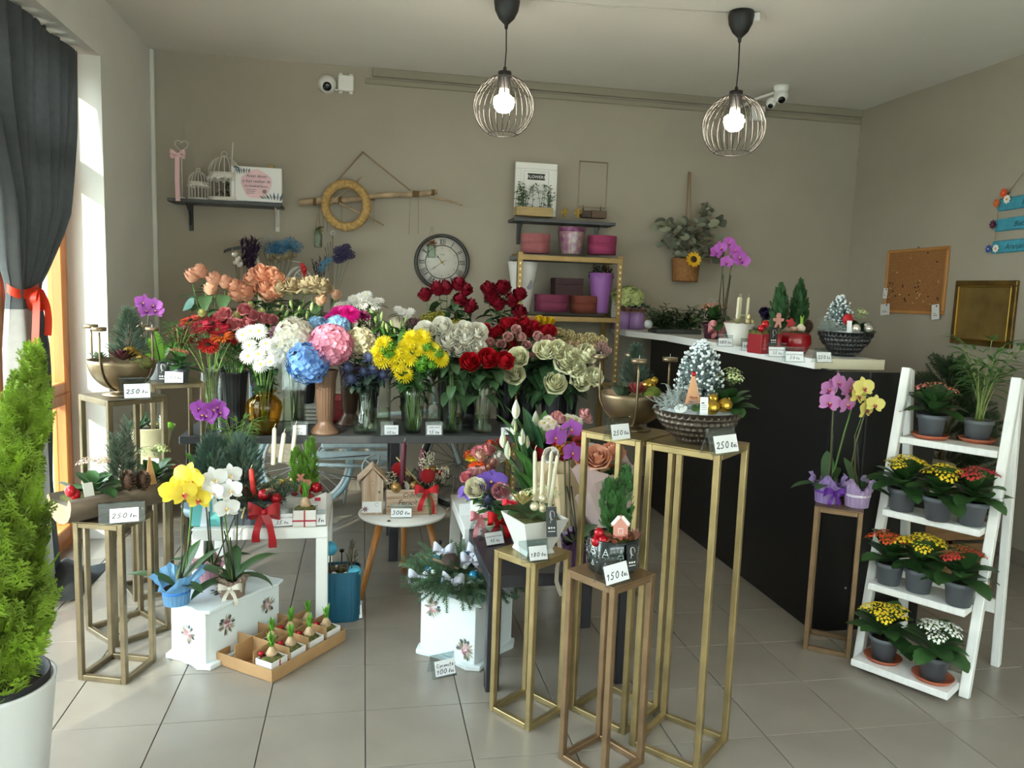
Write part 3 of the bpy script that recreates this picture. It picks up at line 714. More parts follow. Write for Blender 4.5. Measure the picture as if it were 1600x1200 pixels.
def sleaf(x, z, a, L):
    c, s = math.cos(a), math.sin(a); P = [(0, 0), (L*.4, L*.16), (L, 0), (L*.4, -L*.16)]
    return [(x+px*c-pz*s, -.0018, z+px*s+pz*c) for px, pz in P], [np.array([(0, 3, 2, 1)])]
m = MB()
for k in range(7): m.add(*sleaf(.01+.018*k, SH-.004-.001*k, -1.1-.12*k+.9*(k == 0), .055-.003*k), mi=k % 2)
for k in range(7): m.add(*sleaf(SW-.012-.016*k, .008+.002*k, 1.2+.24*k, .062-.004*k), mi=k % 2)
put('printed_leaves', m, gl, t, smooth=False)
k_ = M('3a2f33', .7); TX = rx(PI/2)
text('Acest decor', .026, k_, t, tr(SW*.5, -.0022, SH*.70) @ TX, shear=.25); text('a fost realizat de', .026, k_, t, tr(SW*.5, -.0022, SH*.55) @ TX, shear=.25)
text('Bon Events & Flowers', .0165, M('2c2427', .7), t, tr(SW*.5, -.0022, SH*.42) @ TX)
for i in range(3): put('small_print', one(box(SW*.30, -.002, SH*(.33-.05*i), SW*(.50-.02*i), -.001, SH*(.345-.05*i))), M('8b7c80', .7), t, smooth=False)
m = MB()
for i in range(8): m.add([(SW*.66, -.002, SH*.30), (SW*.66+.017*math.cos(i*.785), -.0022, SH*.30+.017*math.sin(i*.785)), (SW*.66+.012*math.cos(i*.785+.5), -.0022, SH*.30+.012*math.sin(i*.785+.5))], [np.array([(0, 1, 2)])])
put('printed_flower', m, M('2b1e28', .7), t, smooth=False)
put('tape', one(rbox(SW*.74, .01, SH-.004, SW*.84, .06, SH+.022)), M('a98b5c', .7), t, smooth=False)
put('white_twig', one(tube([(-.005, .02, 0), (.0, .02, .18), (.004, .02, .25), (.012, .02, .37)], .003, 5)), m_wire, t)
# ---------------------------------------------------------------- driftwood hanger
m_bark = M('a58d70', .85, var=.3, vs=14, bump=.4, bs=40); m_rope = M('8d7459', .9); m_straw = M('b8945c', .9, var=.25, vs=50, bump=.5, bs=120)
A = (-0.4554,2.9300,2.0100); B = (0.4706,2.9300,2.1345)
t = thing('driftwood_hanger', 'birch branch hung by a rope triangle on the wall above the clock', 'wall decor', A); A = np.array(A); B = np.array(B)-A
P = [B*k+np.array([0, .01*math.sin(k*9), .006*math.sin(k*13)]) for k in np.linspace(0, 1, 13)]
put('branch', one(tube(P, [.022-.006*k for k in np.linspace(0, 1, 13)], 9)), m_bark, t)
C_ = np.array((-0.0395,2.9700,2.3759))-A
put('nail', one(ball(.007, 8, 6)), M('6a625a', .4, .7), t, C_)
for k in (.16, .80): put('rope', one(tube([B*k+[0, -.02, .02], C_+[0, -.01, 0]], .0055, 6)), m_rope, t)
for k in (.10, .28, .52, .82, .96):
    m = MB()
    for q in range(3 if k != .82 else 6): th = np.linspace(0, 2*PI, 13)[:-1]; rr = .0235-.005*k; m.add(*tube(np.stack([q*.008+0*th, rr*np.cos(th), rr*np.sin(th)], 1)+B*k, .0035, 5, closed=True))
    put('rope_wrap', m, M('7a5f3e', .9), t)
for a, b in (((-0.2786,2.9300,1.9855), (-0.0417,2.9000,2.2040)), ((-0.1935,2.9200,2.0190), (0.1094,2.9300,1.8890)), ((0.4225,2.9300,2.0969), (0.6475,2.9300,2.0523))):
    a = np.array(a)-A; b = np.array(b)-A; c = (a+b)/2+[0, 0, .012]
    put('twig', one(tube(bez(a, c, b, 6), [.010, .009, .008, .007, .006, .005], 6)), m_bark, t)
for x0, y0, x1, z1 in (((-0.3331,2.9200,2.0029), 0, (-0.3619,2.9200,1.8480), 0),): pass
for i, k in enumerate((.14, .17, .20, .30, .49, .53, .80, .86)):
    p = B*k; L = (.16, .17, .19, .20, .14, .16, .26, .26)[i]; put('string', one(tube([p+[0, -.018, -.018], p+[.006*math.sin(i*3), -.012, -.018-L]], .0014, 4)), m_rope, t)
t = thing('straw_wreath', 'plain straw wreath ring hanging on the birch branch', 'wreath', (-0.1458,2.8850,2.0053)); th = np.linspace(0, 2*PI, 49)[:-1]
put('straw_ring', one(tube(np.stack([.138*np.cos(th), .012*np.sin(3*th), .142*np.sin(th)], 1), .029, 12, closed=True)), m_straw, t)
m = MB()
for i in range(34):
    a = i*2*PI/34; q = np.linspace(0, 2*PI, 11)[:-1]; c, s = math.cos(a), math.sin(a)
    m.add(*tube([((.138+.0305*math.cos(u))*math.cos(a+.05*math.sin(u)), .0305*math.sin(u)+.012*math.sin(3*a), (.142+.0305*math.cos(u))*math.sin(a+.05*math.sin(u))) for u in q], .0012, 3, closed=True))
put('binding_twine', m, M('94713f', .9), t)
def hang_jar(p, r, h, fill, label):
    t = thing('hanging_jar', label, 'jar', p)
    put('glass', one(lathe([(.001, 0), (r*.95, 0), (r, .008), (r, h*.72), (r*.66, h*.86), (r*.66, h), (r*.60, h), (r*.60, h*.86), (r*.93, h*.70), (r*.93, .012), (.001, .008)], 22)), glass('e8efe9', .25), t)
    m = MB()
    for i in range(14): m.stamp(*leaf(r*1.5, r*.8, .8, .15, 4, 'oval'), [tr(0, -r*.3, h*fill[1]) @ rz(uni(0, 6.3)) @ ry(uni(-1.1, .2))])
    put('flower', m, M(fill[0], .6, ovar=.1), t)
    put('cord', MB().add(*tube([(-r*.7, 0, h*.9), (-.004, .0, h+.10)], .0014, 4)).add(*tube([(r*.7, 0, h*.9), (.004, 0, h+.10)], .0014, 4)), m_rope, t)
hang_jar((-0.3306,2.9000,1.7156), .028, .125, ('7d8244', .95), 'small hanging glass jar with a green flower, below the left end of the branch')
hang_jar((0.4382,2.9000,1.6788), .030, .115, ('b06a45', .85), 'small hanging glass jar with an orange flower, in front of the clock')
# ---------------------------------------------------------------- right wall shelf
t = thing('framed_sign', 'white framed sign reading FLOWERS on the wall shelf above the rack', 'sign', (1.0139,2.9000,2.0025), 0); w_, h = .305, .37
put('frame', rframe(MB(), 0, 0, w_, h, .045, .02), M('e4e0d9', .4), t, tr(0, .02, 0), smooth=False)
put('paper', one(box(.04, .004, .04, w_-.04, .008, h-.04)), M('e9e6e0', .7), t, smooth=False)
put('inner_line', rframe(MB(), .062, .06, w_-.062, h-.058, .0022, .003), M('a5a09a', .6), t, tr(0, .0045, 0), smooth=False)
put('black_plate', one(box(.09, .0015, .252, w_-.09, .004, .295)), M('1e1d1d', .6), t, smooth=False)
text('FLOWERS', .030, M('f0ede8', .6), t, tr(w_/2, .0010, .262) @ rx(PI/2)); text('garden', .036, M('5a5650', .6), t, tr(w_/2, .0025, .165) @ rx(PI/2), shear=.3)
t = thing('planter_box', 'wooden trough of leafy green sprigs in front of the framed sign', 'planter', (1.0087,2.8000,1.9937), 0)
put('trough', MB().add(*rbox(0, 0, 0, .265, .085, .005)).add(*rbox(0, 0, 0, .265, .007, .062)).add(*rbox(0, .078, 0, .265, .085, .062)).add(*rbox(0, 0, 0, .007, .085, .062)).add(*rbox(.258, 0, 0, .265, .085, .062)), M('a98f5f', .6, var=.15, vs=6, stretch=(1, 6, 6)), t, smooth=False)
put('soil', one(box(.006, .006, .02, .259, .079, .052)), M('3a3226', .9), t, smooth=False)
for i in range(22):
    m = MB(); x, y = uni(.0, .265), uni(.01, .07); L = uni(.07, .17); dx, dy = uni(-.04, .04), uni(-.05, .02)
    P = bez((x, y, .05), (x+dx*.3, y, .05+L*.6), (x+dx, y+dy, .05+L), 6); m.add(*tube(P, .0015, 4)); Ts = []
    for k in range(12): q = P[min(5, 1+k//2)]; Ts.append(tr(*(q+np.array([0, 0, uni(-.012, .012)]))) @ rz(uni(0, 6.3)) @ ry(uni(-.9, .2)))
    m.stamp(*leaf(.026, .014, .5, .15, 4, 'oval'), Ts); put('sprig', m, M('55704c', .6, ovar=.2), t)
def cactus(p, s, label):
    t = thing('cactus_figurine', label, 'figurine', p); g = M('c9a447', .28, .9)
    put('trunk', one(lathe([(.001, 0), (.016*s, 0), (.016*s, .004*s), (.009*s, .008*s), (.010*s, .05*s), (.008*s, .066*s), (.001, .07*s)], 14)), g, t)
    for q, z in ((-1, .022), (1, .03)): put('arm', one(tube([(0, 0, z*s), (q*.016*s, 0, z*s), (q*.023*s, 0, (z+.008)*s), (q*.024*s, 0, (z+.03)*s)], [.006*s, .006*s, .006*s, .004*s], 8)), g, t)
cactus((1.3545,2.7900,1.9974), .95, 'left gold cactus figurine on the wall shelf edge, by the trough'); cactus((1.4521,2.7900,1.9980), .98, 'right gold cactus figurine on the wall shelf edge, before the wood block')
t = thing('photo_stand', 'thin metal rectangle frame on a wooden block, at the right of the shelf', 'frame', (1.5755,2.8600,2.0055), 0)
put('block', one(rbox(-.01, -.03, 0, .10, .03, .055)), M('5a4637', .7, var=.2), t, smooth=False); put('block', one(rbox(-.085, -.025, 0, -.015, .03, .05)), M('4a3a30', .7), t, smooth=False)
put('frame', rframe(MB(), -.115, .07, .10, .395, .010, .010), M('8f836c', .35, .6), t, smooth=False)
for x in (-.07, .06): put('clip', one(tube([(x, -.004, .05), (x, -.004, .085)], .004, 6)), M('2f2c2a', .4, .5), t)
# ---------------------------------------------------------------- on the rack
def hatbox(p, r, h, col, label, ry_=None):
    t = thing('hat_box', label, 'box', p); v = M(col, .85, var=.06, vs=30)
    S = sc(1, (ry_ or r)/r, 1)
    put('box', one(lathe([(.001, 0), (r, 0), (r, h*.62), (.001, h*.62)], 40)), v, t, S)
    put('lid', one(lathe([(r*1.015, h*.60), (r*1.02, h), (r*1.0, h+.003), (.001, h+.003)], 40)), v, t, S)
hatbox((1.1466,2.7600,1.7345), 0.1003, 0.1293, '9c5a5c', 'dusty pink round hat box at the left of the rack top')
hatbox((1.6291,2.7600,1.7461), 0.0997, 0.1269, '8e2f55', 'magenta round hat box at the right of the rack top')
hatbox((1.2732,2.7400,1.3343), 0.1192, 0.1170, '7a2f4c', 'plum round hat box lower left on the rack shelf'); hatbox((1.5057,2.7200,1.3327), 0.0994, 0.1175, '713425', 'rust brown round hat box lower right on the rack shelf')
t = thing('hat_box', 'dark brown square hat box stacked on top of the two round ones', 'box', (1.3948,2.7800,1.4497)); k = 0.0998; h = 0.1225
put('box', one(rbox(-k, -.05, 0, k, .09, h*.65, .003)), M('3a2022', .7), t, smooth=False); put('lid', one(rbox(-k*1.02, -.053, h*.63, k*1.02, .093, h, .003)), M('3a2022', .7), t, smooth=False)
t = thing('flower_pot', 'cellophane wrapped pot printed with pink flowers between the pink hat boxes', 'pot', (1.4018,2.7500,1.7406)); k = 0.0897; h = 0.1793
put('pot', one(lathe([(.001, 0), (k*.80, 0), (k*.98, h*.86), (k*1.02, h*.87), (k*1.02, h), (k*.95, h), (.001, h*.9)], 30)), M('d9cbb4', .5, var=0, col2='a05a8a', vs=26), t)
put('rim', one(lathe([(k*.99, h*.85), (k*1.04, h*.86), (k*1.03, h*1.01), (k*.95, h*1.01)], 30)), M('7d3566', .4), t)
put('cellophane', one(lathe([(k*.86, 0), (k*1.06, h*.8), (k*1.10, h*1.02)], 18, lambda a, z: 1+.03*math.sin(a*9+z*60))), glass('fdf6fa', .35, .12), t, smooth=False)
def cone_vase(p, r0, r1, h, mat, label, extra=None):
    t = thing('cone_vase', label, 'vase', p)
    put('body', one(lathe([(.001, 0), (r0, 0), (r0*1.0, .01), (r0+(r1-r0)*.8, h*.8), (r1, h), (r1*.95, h), (r0*.9, .02), (.001, .015)], 32)), mat, t); return t
t = cone_vase((1.0640,2.7500,1.3279), 0.0537, 0.1068, 0.3436, M('d9d5cf', .4), 'tall white conical vase with an oval label behind the rack post')
a = np.linspace(0, 2*PI, 25)[:-1]; put('label', one((np.stack([.032+.025*np.cos(a), -.078+.01*np.sin(a)*0-.014*np.cos(a)*0, .19+.033*np.sin(a)], 1), [np.array([list(range(23, -1, -1))])])), M('8d8790', .6), t, smooth=False)
t = cone_vase((1.6171,2.7000,1.3366), 0.0542, 0.0854, 0.2797, M('8a5598', .5), 'tall lilac conical vase filled with dark dried leaves')
m = MB()
for i in range(90): m.stamp(*leaf(.04, .018, .9, .2, 4, 'oval'), [tr(uni(-.06, .06), uni(-.06, .06), .255+uni(0, .07)) @ rz(uni(0, 6.3)) @ ry(uni(-1, .5))])
put('dried_leaves', m, M('2b2a22', .7, ovar=.2), t)
# ---------------------------------------------------------------- hanging basket with eucalyptus
P0 = np.array((2.3266,2.9000,1.5828)); t = thing('hanging_basket', 'woven basket of eucalyptus with a sunflower hanging on the wall', 'basket', P0); r = .105; h = .17
wv = lambda a, z: 1+.012*math.sin(a*60)*(1 if int(z*90) % 2 else -1)
pr = [(.001, 0)] + [(r*(.88+.12*k/14)*(1+.012*(k % 2)), h*k/14) for k in range(15)] + [(r*.93, h), (r*.8, .02), (.001, .015)]
put('woven_body', one(lathe(pr, 60, wv)), M('8c5f33', .85, var=.25, vs=60), t)
rp = M('96775a', .9); N0 = np.array((2.3395,2.9700,2.3846))-P0
for s in (-1, 1): put('rope', one(tube([N0+[s*.006, -.01, 0], N0*.45+[s*.02, -.02, .0], (s*r*.9, 0, h*.95)], .005, 6)), rp, t)
put('nail', one(ball(.008, 8, 6)), M('5a5148', .5, .5), t, N0)
eu = cached('eucalyptus_leaf', lambda: one(leaf(.075, .062, .5, .10, 6, 'oval'))); em = [M('6c7060', .6, ovar=.25), M('8a8c74', .6, ovar=.2), M('6f6650', .65, ovar=.2)]
for i in range(24):
    a = -PI*(.02+.96*((i*7) % 24)/23); sp = uni(.14, .30); up = uni(.10, .38) if i % 3 else uni(-.02, .12)
    e = np.array([sp*math.cos(a)*1.0, -.06-.05*R.random(), h+up]); Pq = bez((uni(-.05, .05), 0, h*.8), (e[0]*.4, -.04, h+up*.8), e, 8)
    st = put('stem', one(tube(Pq, .0022, 4)), M('6b5a44', .7), t)
    for k in range(2, 8):
        for s in (-1, 1):
            if R.random() < .18: continue
            put('leaf', eu, em[R.choice((0, 0, 1, 1, 2))], st, tr(*Pq[k]) @ rz(uni(0, 6.3)) @ rx(s*uni(.3, 1.2)) @ ry(uni(-1.2, .4)) @ sc(uni(.7, 1.15)))
sp = cached('sunflower_petal', lambda: one(leaf(.042, .019, .4, .12, 5, 'lance', up=.35)))
fl = put('sunflower', one(lathe([(.001, .014), (.012, .016), (.024, .010), (.027, 0), (.001, -.004)], 20)), M('3b2412', .8, var=.3, vs=90), t, tr(0, -r-.025, h*.93) @ rx(PI/2-.25))
for k in range(22): put('petal', sp, M('e8b21c', .5, ovar=.1), fl, rz(k*2*PI/22+uni(-.08, .08)) @ tr(.020, 0, (k % 2)*.006) @ ry(-.1*(k % 2)))
# ---------------------------------------------------------------- blue hanging sign on the right wall
t = thing('hanging_sign', 'turquoise three plank hanging sign with felt flowers at the right edge', 'sign', T=TR_(1.54, 2.0)); tq = M('3f93a8', .6, var=.15, vs=20)
TY = [(.12, .03), (0, .0), (-.135, -.02)]
pl = MB()
for k, (z, x) in enumerate(((.085, .0), (-.035, -.01), (-.165, -.02))):
    s = put('plank', one(rbox(x, -.018, z-.04, x+.42, -.004, z+.035, .006)), tq, t, ry(-.03), smooth=False)
    text(('Flori', 'Buchete', 'Aranjamente')[k], .045, M('1d3f46', .6), s, tr(x+.22, -.0185, z-.02) @ rx(PI/2), shear=.3)
for z in (.02, -.1): put('link', one(tube([(.0, -.012, z-.02), (.0, -.012, z+.02)], .002, 4)), rp, t)
put('rope', one(tube([(.03, -.012, .11), (.20, -.012, .30), (.38, -.012, .12)], .0025, 4)), rp, t)
def felt(x, z, r, c1, c2):
    m = MB()
    for k in range(8): m.stamp(*leaf(r, r*.62, .3, .1, 4, 'oval', up=.3), [rz(k*PI/4)])
    o = put('felt_flower', m, M(c1, .9), t, tr(x, -.024, z) @ rx(PI/2)); put('felt_centre', one(ball(r*.25, 8, 6, .6)), M(c2, .9), o, (0, 0, .006))
for a in ((.045, .15, .030, 'd9532c', 'e8763a'), (.0, .095, .028, 'c4602f', 'e08a3a'), (.075, .11, .028, 'efe8dc', 'e0a05a'), (-.01, -.03, .030, '4a2238', '7a3a4a'), (-.025, -.175, .026, '1f4f9a', 'd8d2c0'), (.03, -.175, .026, 'efe6dc', 'e09a7a')): felt(*a)

# ================================================================ plant building
m_leafd = M('35562c', .42, ovar=.35, trans=.12); m_leaf = M('4a7636', .45, ovar=.25, trans=.15); m_leafl = M('6d9a3c', .5, ovar=.2, trans=.2)
m_rosel = M('44603c', .5, ovar=.3, trans=.12); m_stem = M('5d7f38', .5, ovar=.2); m_steml = M('8a9c52', .5, ovar=.15)
m_soil = M('33261c', .95, var=.4, vs=60); m_moss = M('5a5a28', .95, var=.45, vs=50, bump=.6, bs=150)
def petal(m, a0, hw, r0, h, curl, z0=0., n=5, k=4, mi=0, ruf=0., bul=.25):
    """one petal wrapped round the z axis"""
    V = []
    for j in range(k+1):
        v = j/k; rr = r0*(.5+.62*math.sin(min(1, v*1.35)*PI/2)) + curl*max(0, v-.6)**1.3*.62; w_ = hw*(math.sin(PI*(.2+.52*v)))**.8
        if j == k: w_ *= .82
        for i in range(n+1):
            u = i/n*2-1; a = a0+u*w_
            zz = z0+h*v*(1-.22*u*u*v) - curl*max(0, v-.7)*h*1.1 + ruf*math.sin(u*9+a0*3)*h*v
            V.append((rr*math.cos(a), rr*math.sin(a), zz))
    F = [(j*(n+1)+i, j*(n+1)+i+1, (j+1)*(n+1)+i+1, (j+1)*(n+1)+i) for j in range(k) for i in range(n)]
    m.add(V, np.array(F), mi)
def rose_mesh(seed, op=1., ruf=0.):
    """rose head of unit width; axis +z, sepals below"""
    def fn():
        q = random.Random(seed); m = MB()
        for ring, (r0, h, cnt, hw, curl) in enumerate(((.05, .80, 2, 2.2, 0), (.11, .81, 3, 1.6, .02), (.18, .79, 3, 1.4, .06), (.25, .74, 4, 1.15, .15*op), (.31, .66, 5, 1.0, .28*op), (.36, .54, 5, .95, .45*op))):
            if ring == 5 and op < .6: continue
            for i in range(cnt): petal(m, i*2*PI/cnt+ring*.7+q.uniform(-.2, .2), hw*q.uniform(.9, 1.1), r0, h*q.uniform(.93, 1.06), curl*q.uniform(.6, 1.3), z0=.03*(5-ring)*0+q.uniform(0, .03), ruf=ruf)
        for i in range(5): m.stamp(*leaf(.28, .10, -.6, .1, 4), [rz(i*2*PI/5) @ tr(.06, 0, .0) @ ry(.35)], mi=1)
        m.add(*lathe([(.03, -.06), (.10, -.03), (.15, .03), (.12, .10)], 10), mi=1)
        k = .5/max(np.hypot(v[:, 0], v[:, 1]).max() for v in m.v if len(v) == 30)
        m.v = [v*k for v in m.v]; return m
    return cached(('rose_head', seed, op, ruf), fn)
def daisy_mesh(np_=30, rings=2, w_=.13, cup=.25, cen=.14, dome=False, tipn=4):
    def fn():
        m = MB()
        for r in range(rings):
            L = .5-.06*r if not dome else .5-.38*r/rings
            el = cup+r*(.28 if not dome else 1.15/rings)
            B = leaf(L, w_, .35, .12, tipn, 'strap', m=1)
            cnt = int(np_*(1-.1*r)) if not dome else max(6, int(np_*(1-.8*r/rings)))
            m.stamp(*B, [rz(i*2*PI/cnt+r*.4) @ tr(.03, 0, .02*r) @ ry(-el+R.uniform(-.12, .12)) for i in range(cnt)])
        if cen: m.add(*ball(cen, 12, 6, .55), mi=1, T=tr(0, 0, .05))
        m.add(*lathe([(.02, -.10), (.07, -.06), (.11, 0), (.05, .02)], 10), mi=2)
        return m
    return cached(('daisy_head', np_, rings, w_, cup, cen, dome), fn)
def ball_mesh(n=110, fl=.15, seed=1, flat=.9, jit=.06, lobes=0.):
    """hydrangea-like head: four-petalled florets over a globe"""
    def fn():
        q = random.Random(seed); m = MB(); P = []
        pet = leaf(fl*.6, fl*.62, .55, .12, 3, 'oval', up=.5, m=1)
        for i in range(n):
            z = 1-2*(i+.5)/n*.86; a = i*2.39996; s = math.sqrt(max(0, 1-z*z)); d = np.array([s*math.cos(a), s*math.sin(a), z])
            r = .5*(1+q.uniform(-jit, jit)+lobes*math.sin(3*a+1)*math.sin(4*z)); p = d*r*np.array([1, 1, flat])
            B = tr(*p) @ look(d+np.array([q.uniform(-.55, .55) for _ in range(3)]), q.uniform(0, 6))
            P += [B @ rz(k*PI/2) @ tr(fl*.04, 0, 0) for k in range(4)]
        m.stamp(*pet, P); m.add(*ball(.40, 10, 8, flat), mi=1); return m
    return cached(('hydrangea_head', n, fl, seed, lobes), fn)
def thistle_mesh():
    def fn():
        q = random.Random(3); m = MB(); m.add(*ball(.20, 10, 8, 1.25), T=tr(0, 0, .08)); sp = ([(0, -.018, 0), (0, .018, 0), (.16, 0, 0)], [np.array([(0, 1, 2)])])
        Ts = []
        for i in range(90):
            z = 1-2*(i+.5)/90*.8; a = i*2.4; s = math.sqrt(max(0, 1-z*z)); d = (s*math.cos(a), s*math.sin(a), z)
            Ts.append(tr(d[0]*.18, d[1]*.18, d[2]*.24+.08) @ look(d) @ ry(-PI/2))
        m.stamp(*sp, Ts)
        m.stamp(*leaf(.48, .055, .3, .2, 4, 'lance', m=1), [rz(i*2*PI/11) @ tr(.1, 0, -.05) @ ry(-.35+q.uniform(-.2, .2)) for i in range(11)])
        return m
    return cached('thistle_head', fn)
def kal_mesh(n=26, seed=0, dome=.5):
    """umbel of little four-petalled flowers, unit width"""
    def fn():
        q = random.Random(seed); m = MB(); pet = leaf(.085, .075, .4, .0, 2, 'oval', up=.2, m=1); Ts = []; cs = []
        for i in range(n):
            rr = .5*math.sqrt((i+.5)/n); a = i*2.4; p = (rr*math.cos(a), rr*math.sin(a), dome*(.25-rr*rr)+q.uniform(-.04, .04))
            B = tr(*p) @ look((p[0], p[1], .6)) @ rz(q.uniform(0, 6)); Ts += [B @ rz(k*PI/2) @ tr(.006, 0, 0) for k in range(4)]; cs.append(B)
            if i % 3 == 0: m.add(*tube([(p[0]*.95, p[1]*.95, p[2]-.01), (p[0]*.25, p[1]*.25, -.32)], .007, 3, cap=False), mi=1)
        m.stamp(*pet, Ts); m.stamp(*ball(.016, 5, 4), cs, mi=2); return m
    return cached(('flower_cluster', n, seed, dome), fn)
def frond_mesh(kind='cypress', seed=0):
    """a flat feathery spray about 1 long along +x"""
    def fn():
        q = random.Random(seed); m = MB()
        def shoot(T, L, w_): 
            V = [(0, -w_*.4, 0), (L*.45, -w_*.5, w_*.15), (L, 0, 0), (L*.45, w_*.5, w_*.15), (0, w_*.4, 0), (L*.45, 0, -w_*.3)]
            m.add(V, [np.array([(0, 1, 5), (1, 2, 5), (2, 3, 5), (3, 4, 5)]), np.array([(0, 4, 3, 2)])], T=T)
        if kind == 'cypress':
            for k in range(8):
                t = .08+.11*k
                for s in (-1, 1):
                    L = .42*(1-t)**.75+.07; B = tr(t, 0, q.uniform(-.02, .02)) @ rz(s*(.62+q.uniform(-.1, .1))) @ ry(q.uniform(-.25, .2))
                    shoot(B, L, .045)
                    for j in range(2):
                        for s2 in (-1, 1): shoot(B @ tr(L*(.3+.3*j), 0, 0) @ rz(s2*.7) @ ry(q.uniform(-.3, .2)), L*.42, .035)
            shoot(np.eye(4), 1, .04)
        else:
            m.add(*tube([(0, 0, 0), (1, 0, .0)], [.02, .01], 4), mi=1); nd = ([(0, -.008, 0), (0, .008, 0), (1, 0, 0)], [np.array([(0, 1, 2)])])
            Ls = .22 if kind == 'fir' else .15; n = 74 if kind == 'fir' else 56
            m.stamp(*nd, [tr(i/n*.97, 0, 0) @ rx(i*2.4) @ rz(.95+q.uniform(-.2, .2)) @ sc(Ls*q.uniform(.8, 1.1)*(1-.35*i/n), 2.6 if kind == 'spruce' else 2.2, 1) for i in range(n)])
        return m
    return cached(('spray', kind, seed), fn, False)
def conifer(name, parent, base, h, r, mat, n, prof=.0, fr=.12, kind='cypress', up=.9, tips=1, mats=None, lean=(0, 0), bare=.05, ex=.8):
    """crown: n sprays around a trunk; joined (nobody could count the sprays)"""
    q = random.Random(int(h*1000)+n); m = MB(); b = np.array(base)
    sprays = [frond_mesh(kind, s) for s in (0, 1)]
    arr = []
    for me in sprays:
        V = np.empty(len(me.vertices)*3); me.vertices.foreach_get('co', V); polys = [(tuple(p.vertices), p.material_index) for p in me.polygons]
        F = {}
        for vs, mi in polys: F.setdefault((len(vs), mi), []).append(vs)
        arr.append((V.reshape(-1, 3), F))
    tops = [(0, 0, 1.)] if tips == 1 else [(-.5*r, 0, .82), (.4*r, 0, 1.)] if tips == 2 else [(q.uniform(-.3, .3)*r, q.uniform(-.3, .3)*r, q.uniform(.8, 1.)) for _ in range(tips)]
    Ts = [[], []]
    for i in range(n):
        tp = tops[i % len(tops)]; t = q.random()**(.85)*(1-bare)+bare; z = t*h*tp[2]
        rr = r*(.9 if tips == 2 else 1)*((1-t)**ex*(1-prof)+prof*math.sin(PI*min(1, t*1.0+.02))**.6)*(.45+.55*q.random()); a = q.uniform(0, 2*PI)
        ax = np.array([tp[0]*t+lean[0]*t*t, tp[1]*t+lean[1]*t*t, 0])
        p = b+ax+[rr*.72*math.cos(a), rr*.72*math.sin(a), z]
        T_ = tr(*p) @ rz(a) @ ry(-(up+q.uniform(-.3, .3)+.35*t)) @ rx(q.uniform(-1.2, 1.2)) @ sc(fr*(1.1-.45*t)*q.uniform(.75, 1.2))
        Ts[i % 2].append(T_)
    for (V, F), T_ in zip(arr, Ts):
        for (k, mi), fs in F.items(): m.stamp(V, [np.array(fs)], T_, mi)
    m.add(*tube([b, b+[lean[0]*.2, lean[1]*.2, h*.5], b+[lean[0]*.8, lean[1]*.8, h*.9]], [.012*h/.4*.5+.002, .006*h/.4*.5, .002], 5), mi=1)
    return put(name, m, [mat, M('5b4630', .9)]+([] if mats is None else mats), parent, kind='stuff')
def pot(parent, r0, r1, h, mat, rim=.004, name='pot', p=(0, 0, 0), n=32):
    put(name, one(lathe([(.001, 0), (r0, 0), (r0+(r1-r0)*.78, h*.78), (r1+rim*.5, h*.80), (r1+rim, h), (r1-rim*.4, h), (r0*.9, h*.3), (.001, h*.3)], n)), mat, parent, tr(*p))
    put('soil', one(lathe([(.001, h*.88), (r1*.92, h*.86), (r1*.92, h*.80)], 20)), m_soil, parent, tr(*p))
m_gpot = M('5e6268', .5, var=.04)
KL = lambda i: cached(('leaf', 'kal', i), lambda: one(leaf(1, .66, .55+.25*i, .10, 9, 'oval', scal=.05, up=.2)))
def kalanchoe(p, fc, label, s=1., nc=5, nl=16, heads=None, group=None, cen='e8d060', rot=0., dense=24, pr=.05, nd=1.0, leafm=None, T=None, potm=None):
    t = thing('potted_kalanchoe', label, 'potted plant', p, rot, group, T=T); q = random.Random(label)
    h = .085*s; pot(t, pr*.76*s, pr*s, h, potm or m_gpot)
    for i in range(nl):
        a = i*2.4+q.uniform(-.3, .3); el = .05+1.05*(i/nl)+q.uniform(-.25, .2); L = (.118-.04*i/nl)*s*q.uniform(.85, 1.2)
        put('leaf', KL(i % 3), leafm or m_leafd, t, tr(.012*math.cos(a), .012*math.sin(a), h*.95+.06*s*i/nl) @ rz(a) @ ry(-el) @ sc(L))
    for i in range(nc):
        a = i*2.4+q.uniform(0, 1); rr = (.012+.062*math.sqrt(i/nc))*s; sz = q.uniform(.055, .08)*s
        d = (rr*math.cos(a)*6, rr*math.sin(a)*6, 1)
        put('flower_cluster', kal_mesh(dense, i % 3), [M(fc, .5, ovar=.15), m_leafl, M(cen, .5)], t, tr(rr*math.cos(a), rr*math.sin(a), h+nd*(.105+.015*q.random()-.25*rr)*s) @ look(d) @ sc(sz))
    return t
def orchid_bloom(col, lip, thr='e8c060'):
    def fn():
        m = MB()
        for a, L, w_ in ((PI/2, .52, .30), (PI/2+2.2, .48, .28), (PI/2-2.2, .48, .28)): m.stamp(*leaf(L, w_, .35, .08, 6, 'oval', up=.15), [rz(a)])
        for s in (-1, 1): m.stamp(*leaf(.52, .56, .30, .05, 6, 'oval', up=.25), [tr(0, 0, .015) @ rz(PI/2-s*1.22)])
        for s in (-1, 1): m.stamp(*leaf(.18, .13, -.9, .25, 4, 'oval', up=.5), [tr(0, -.02, .03) @ rz(-PI/2+s*.7)], mi=1)
        m.stamp(*leaf(.27, .15, -.3, .2, 5, 'heart', up=.6), [tr(0, -.03, .03) @ rz(-PI/2)], mi=1); m.add(*ball(.05, 8, 6), mi=2, T=tr(0, -.01, .07)); return m
    return cached('orchid_bloom', fn), [M(col, .45, trans=.25, ovar=.06), M(lip, .45), M(thr, .5)]
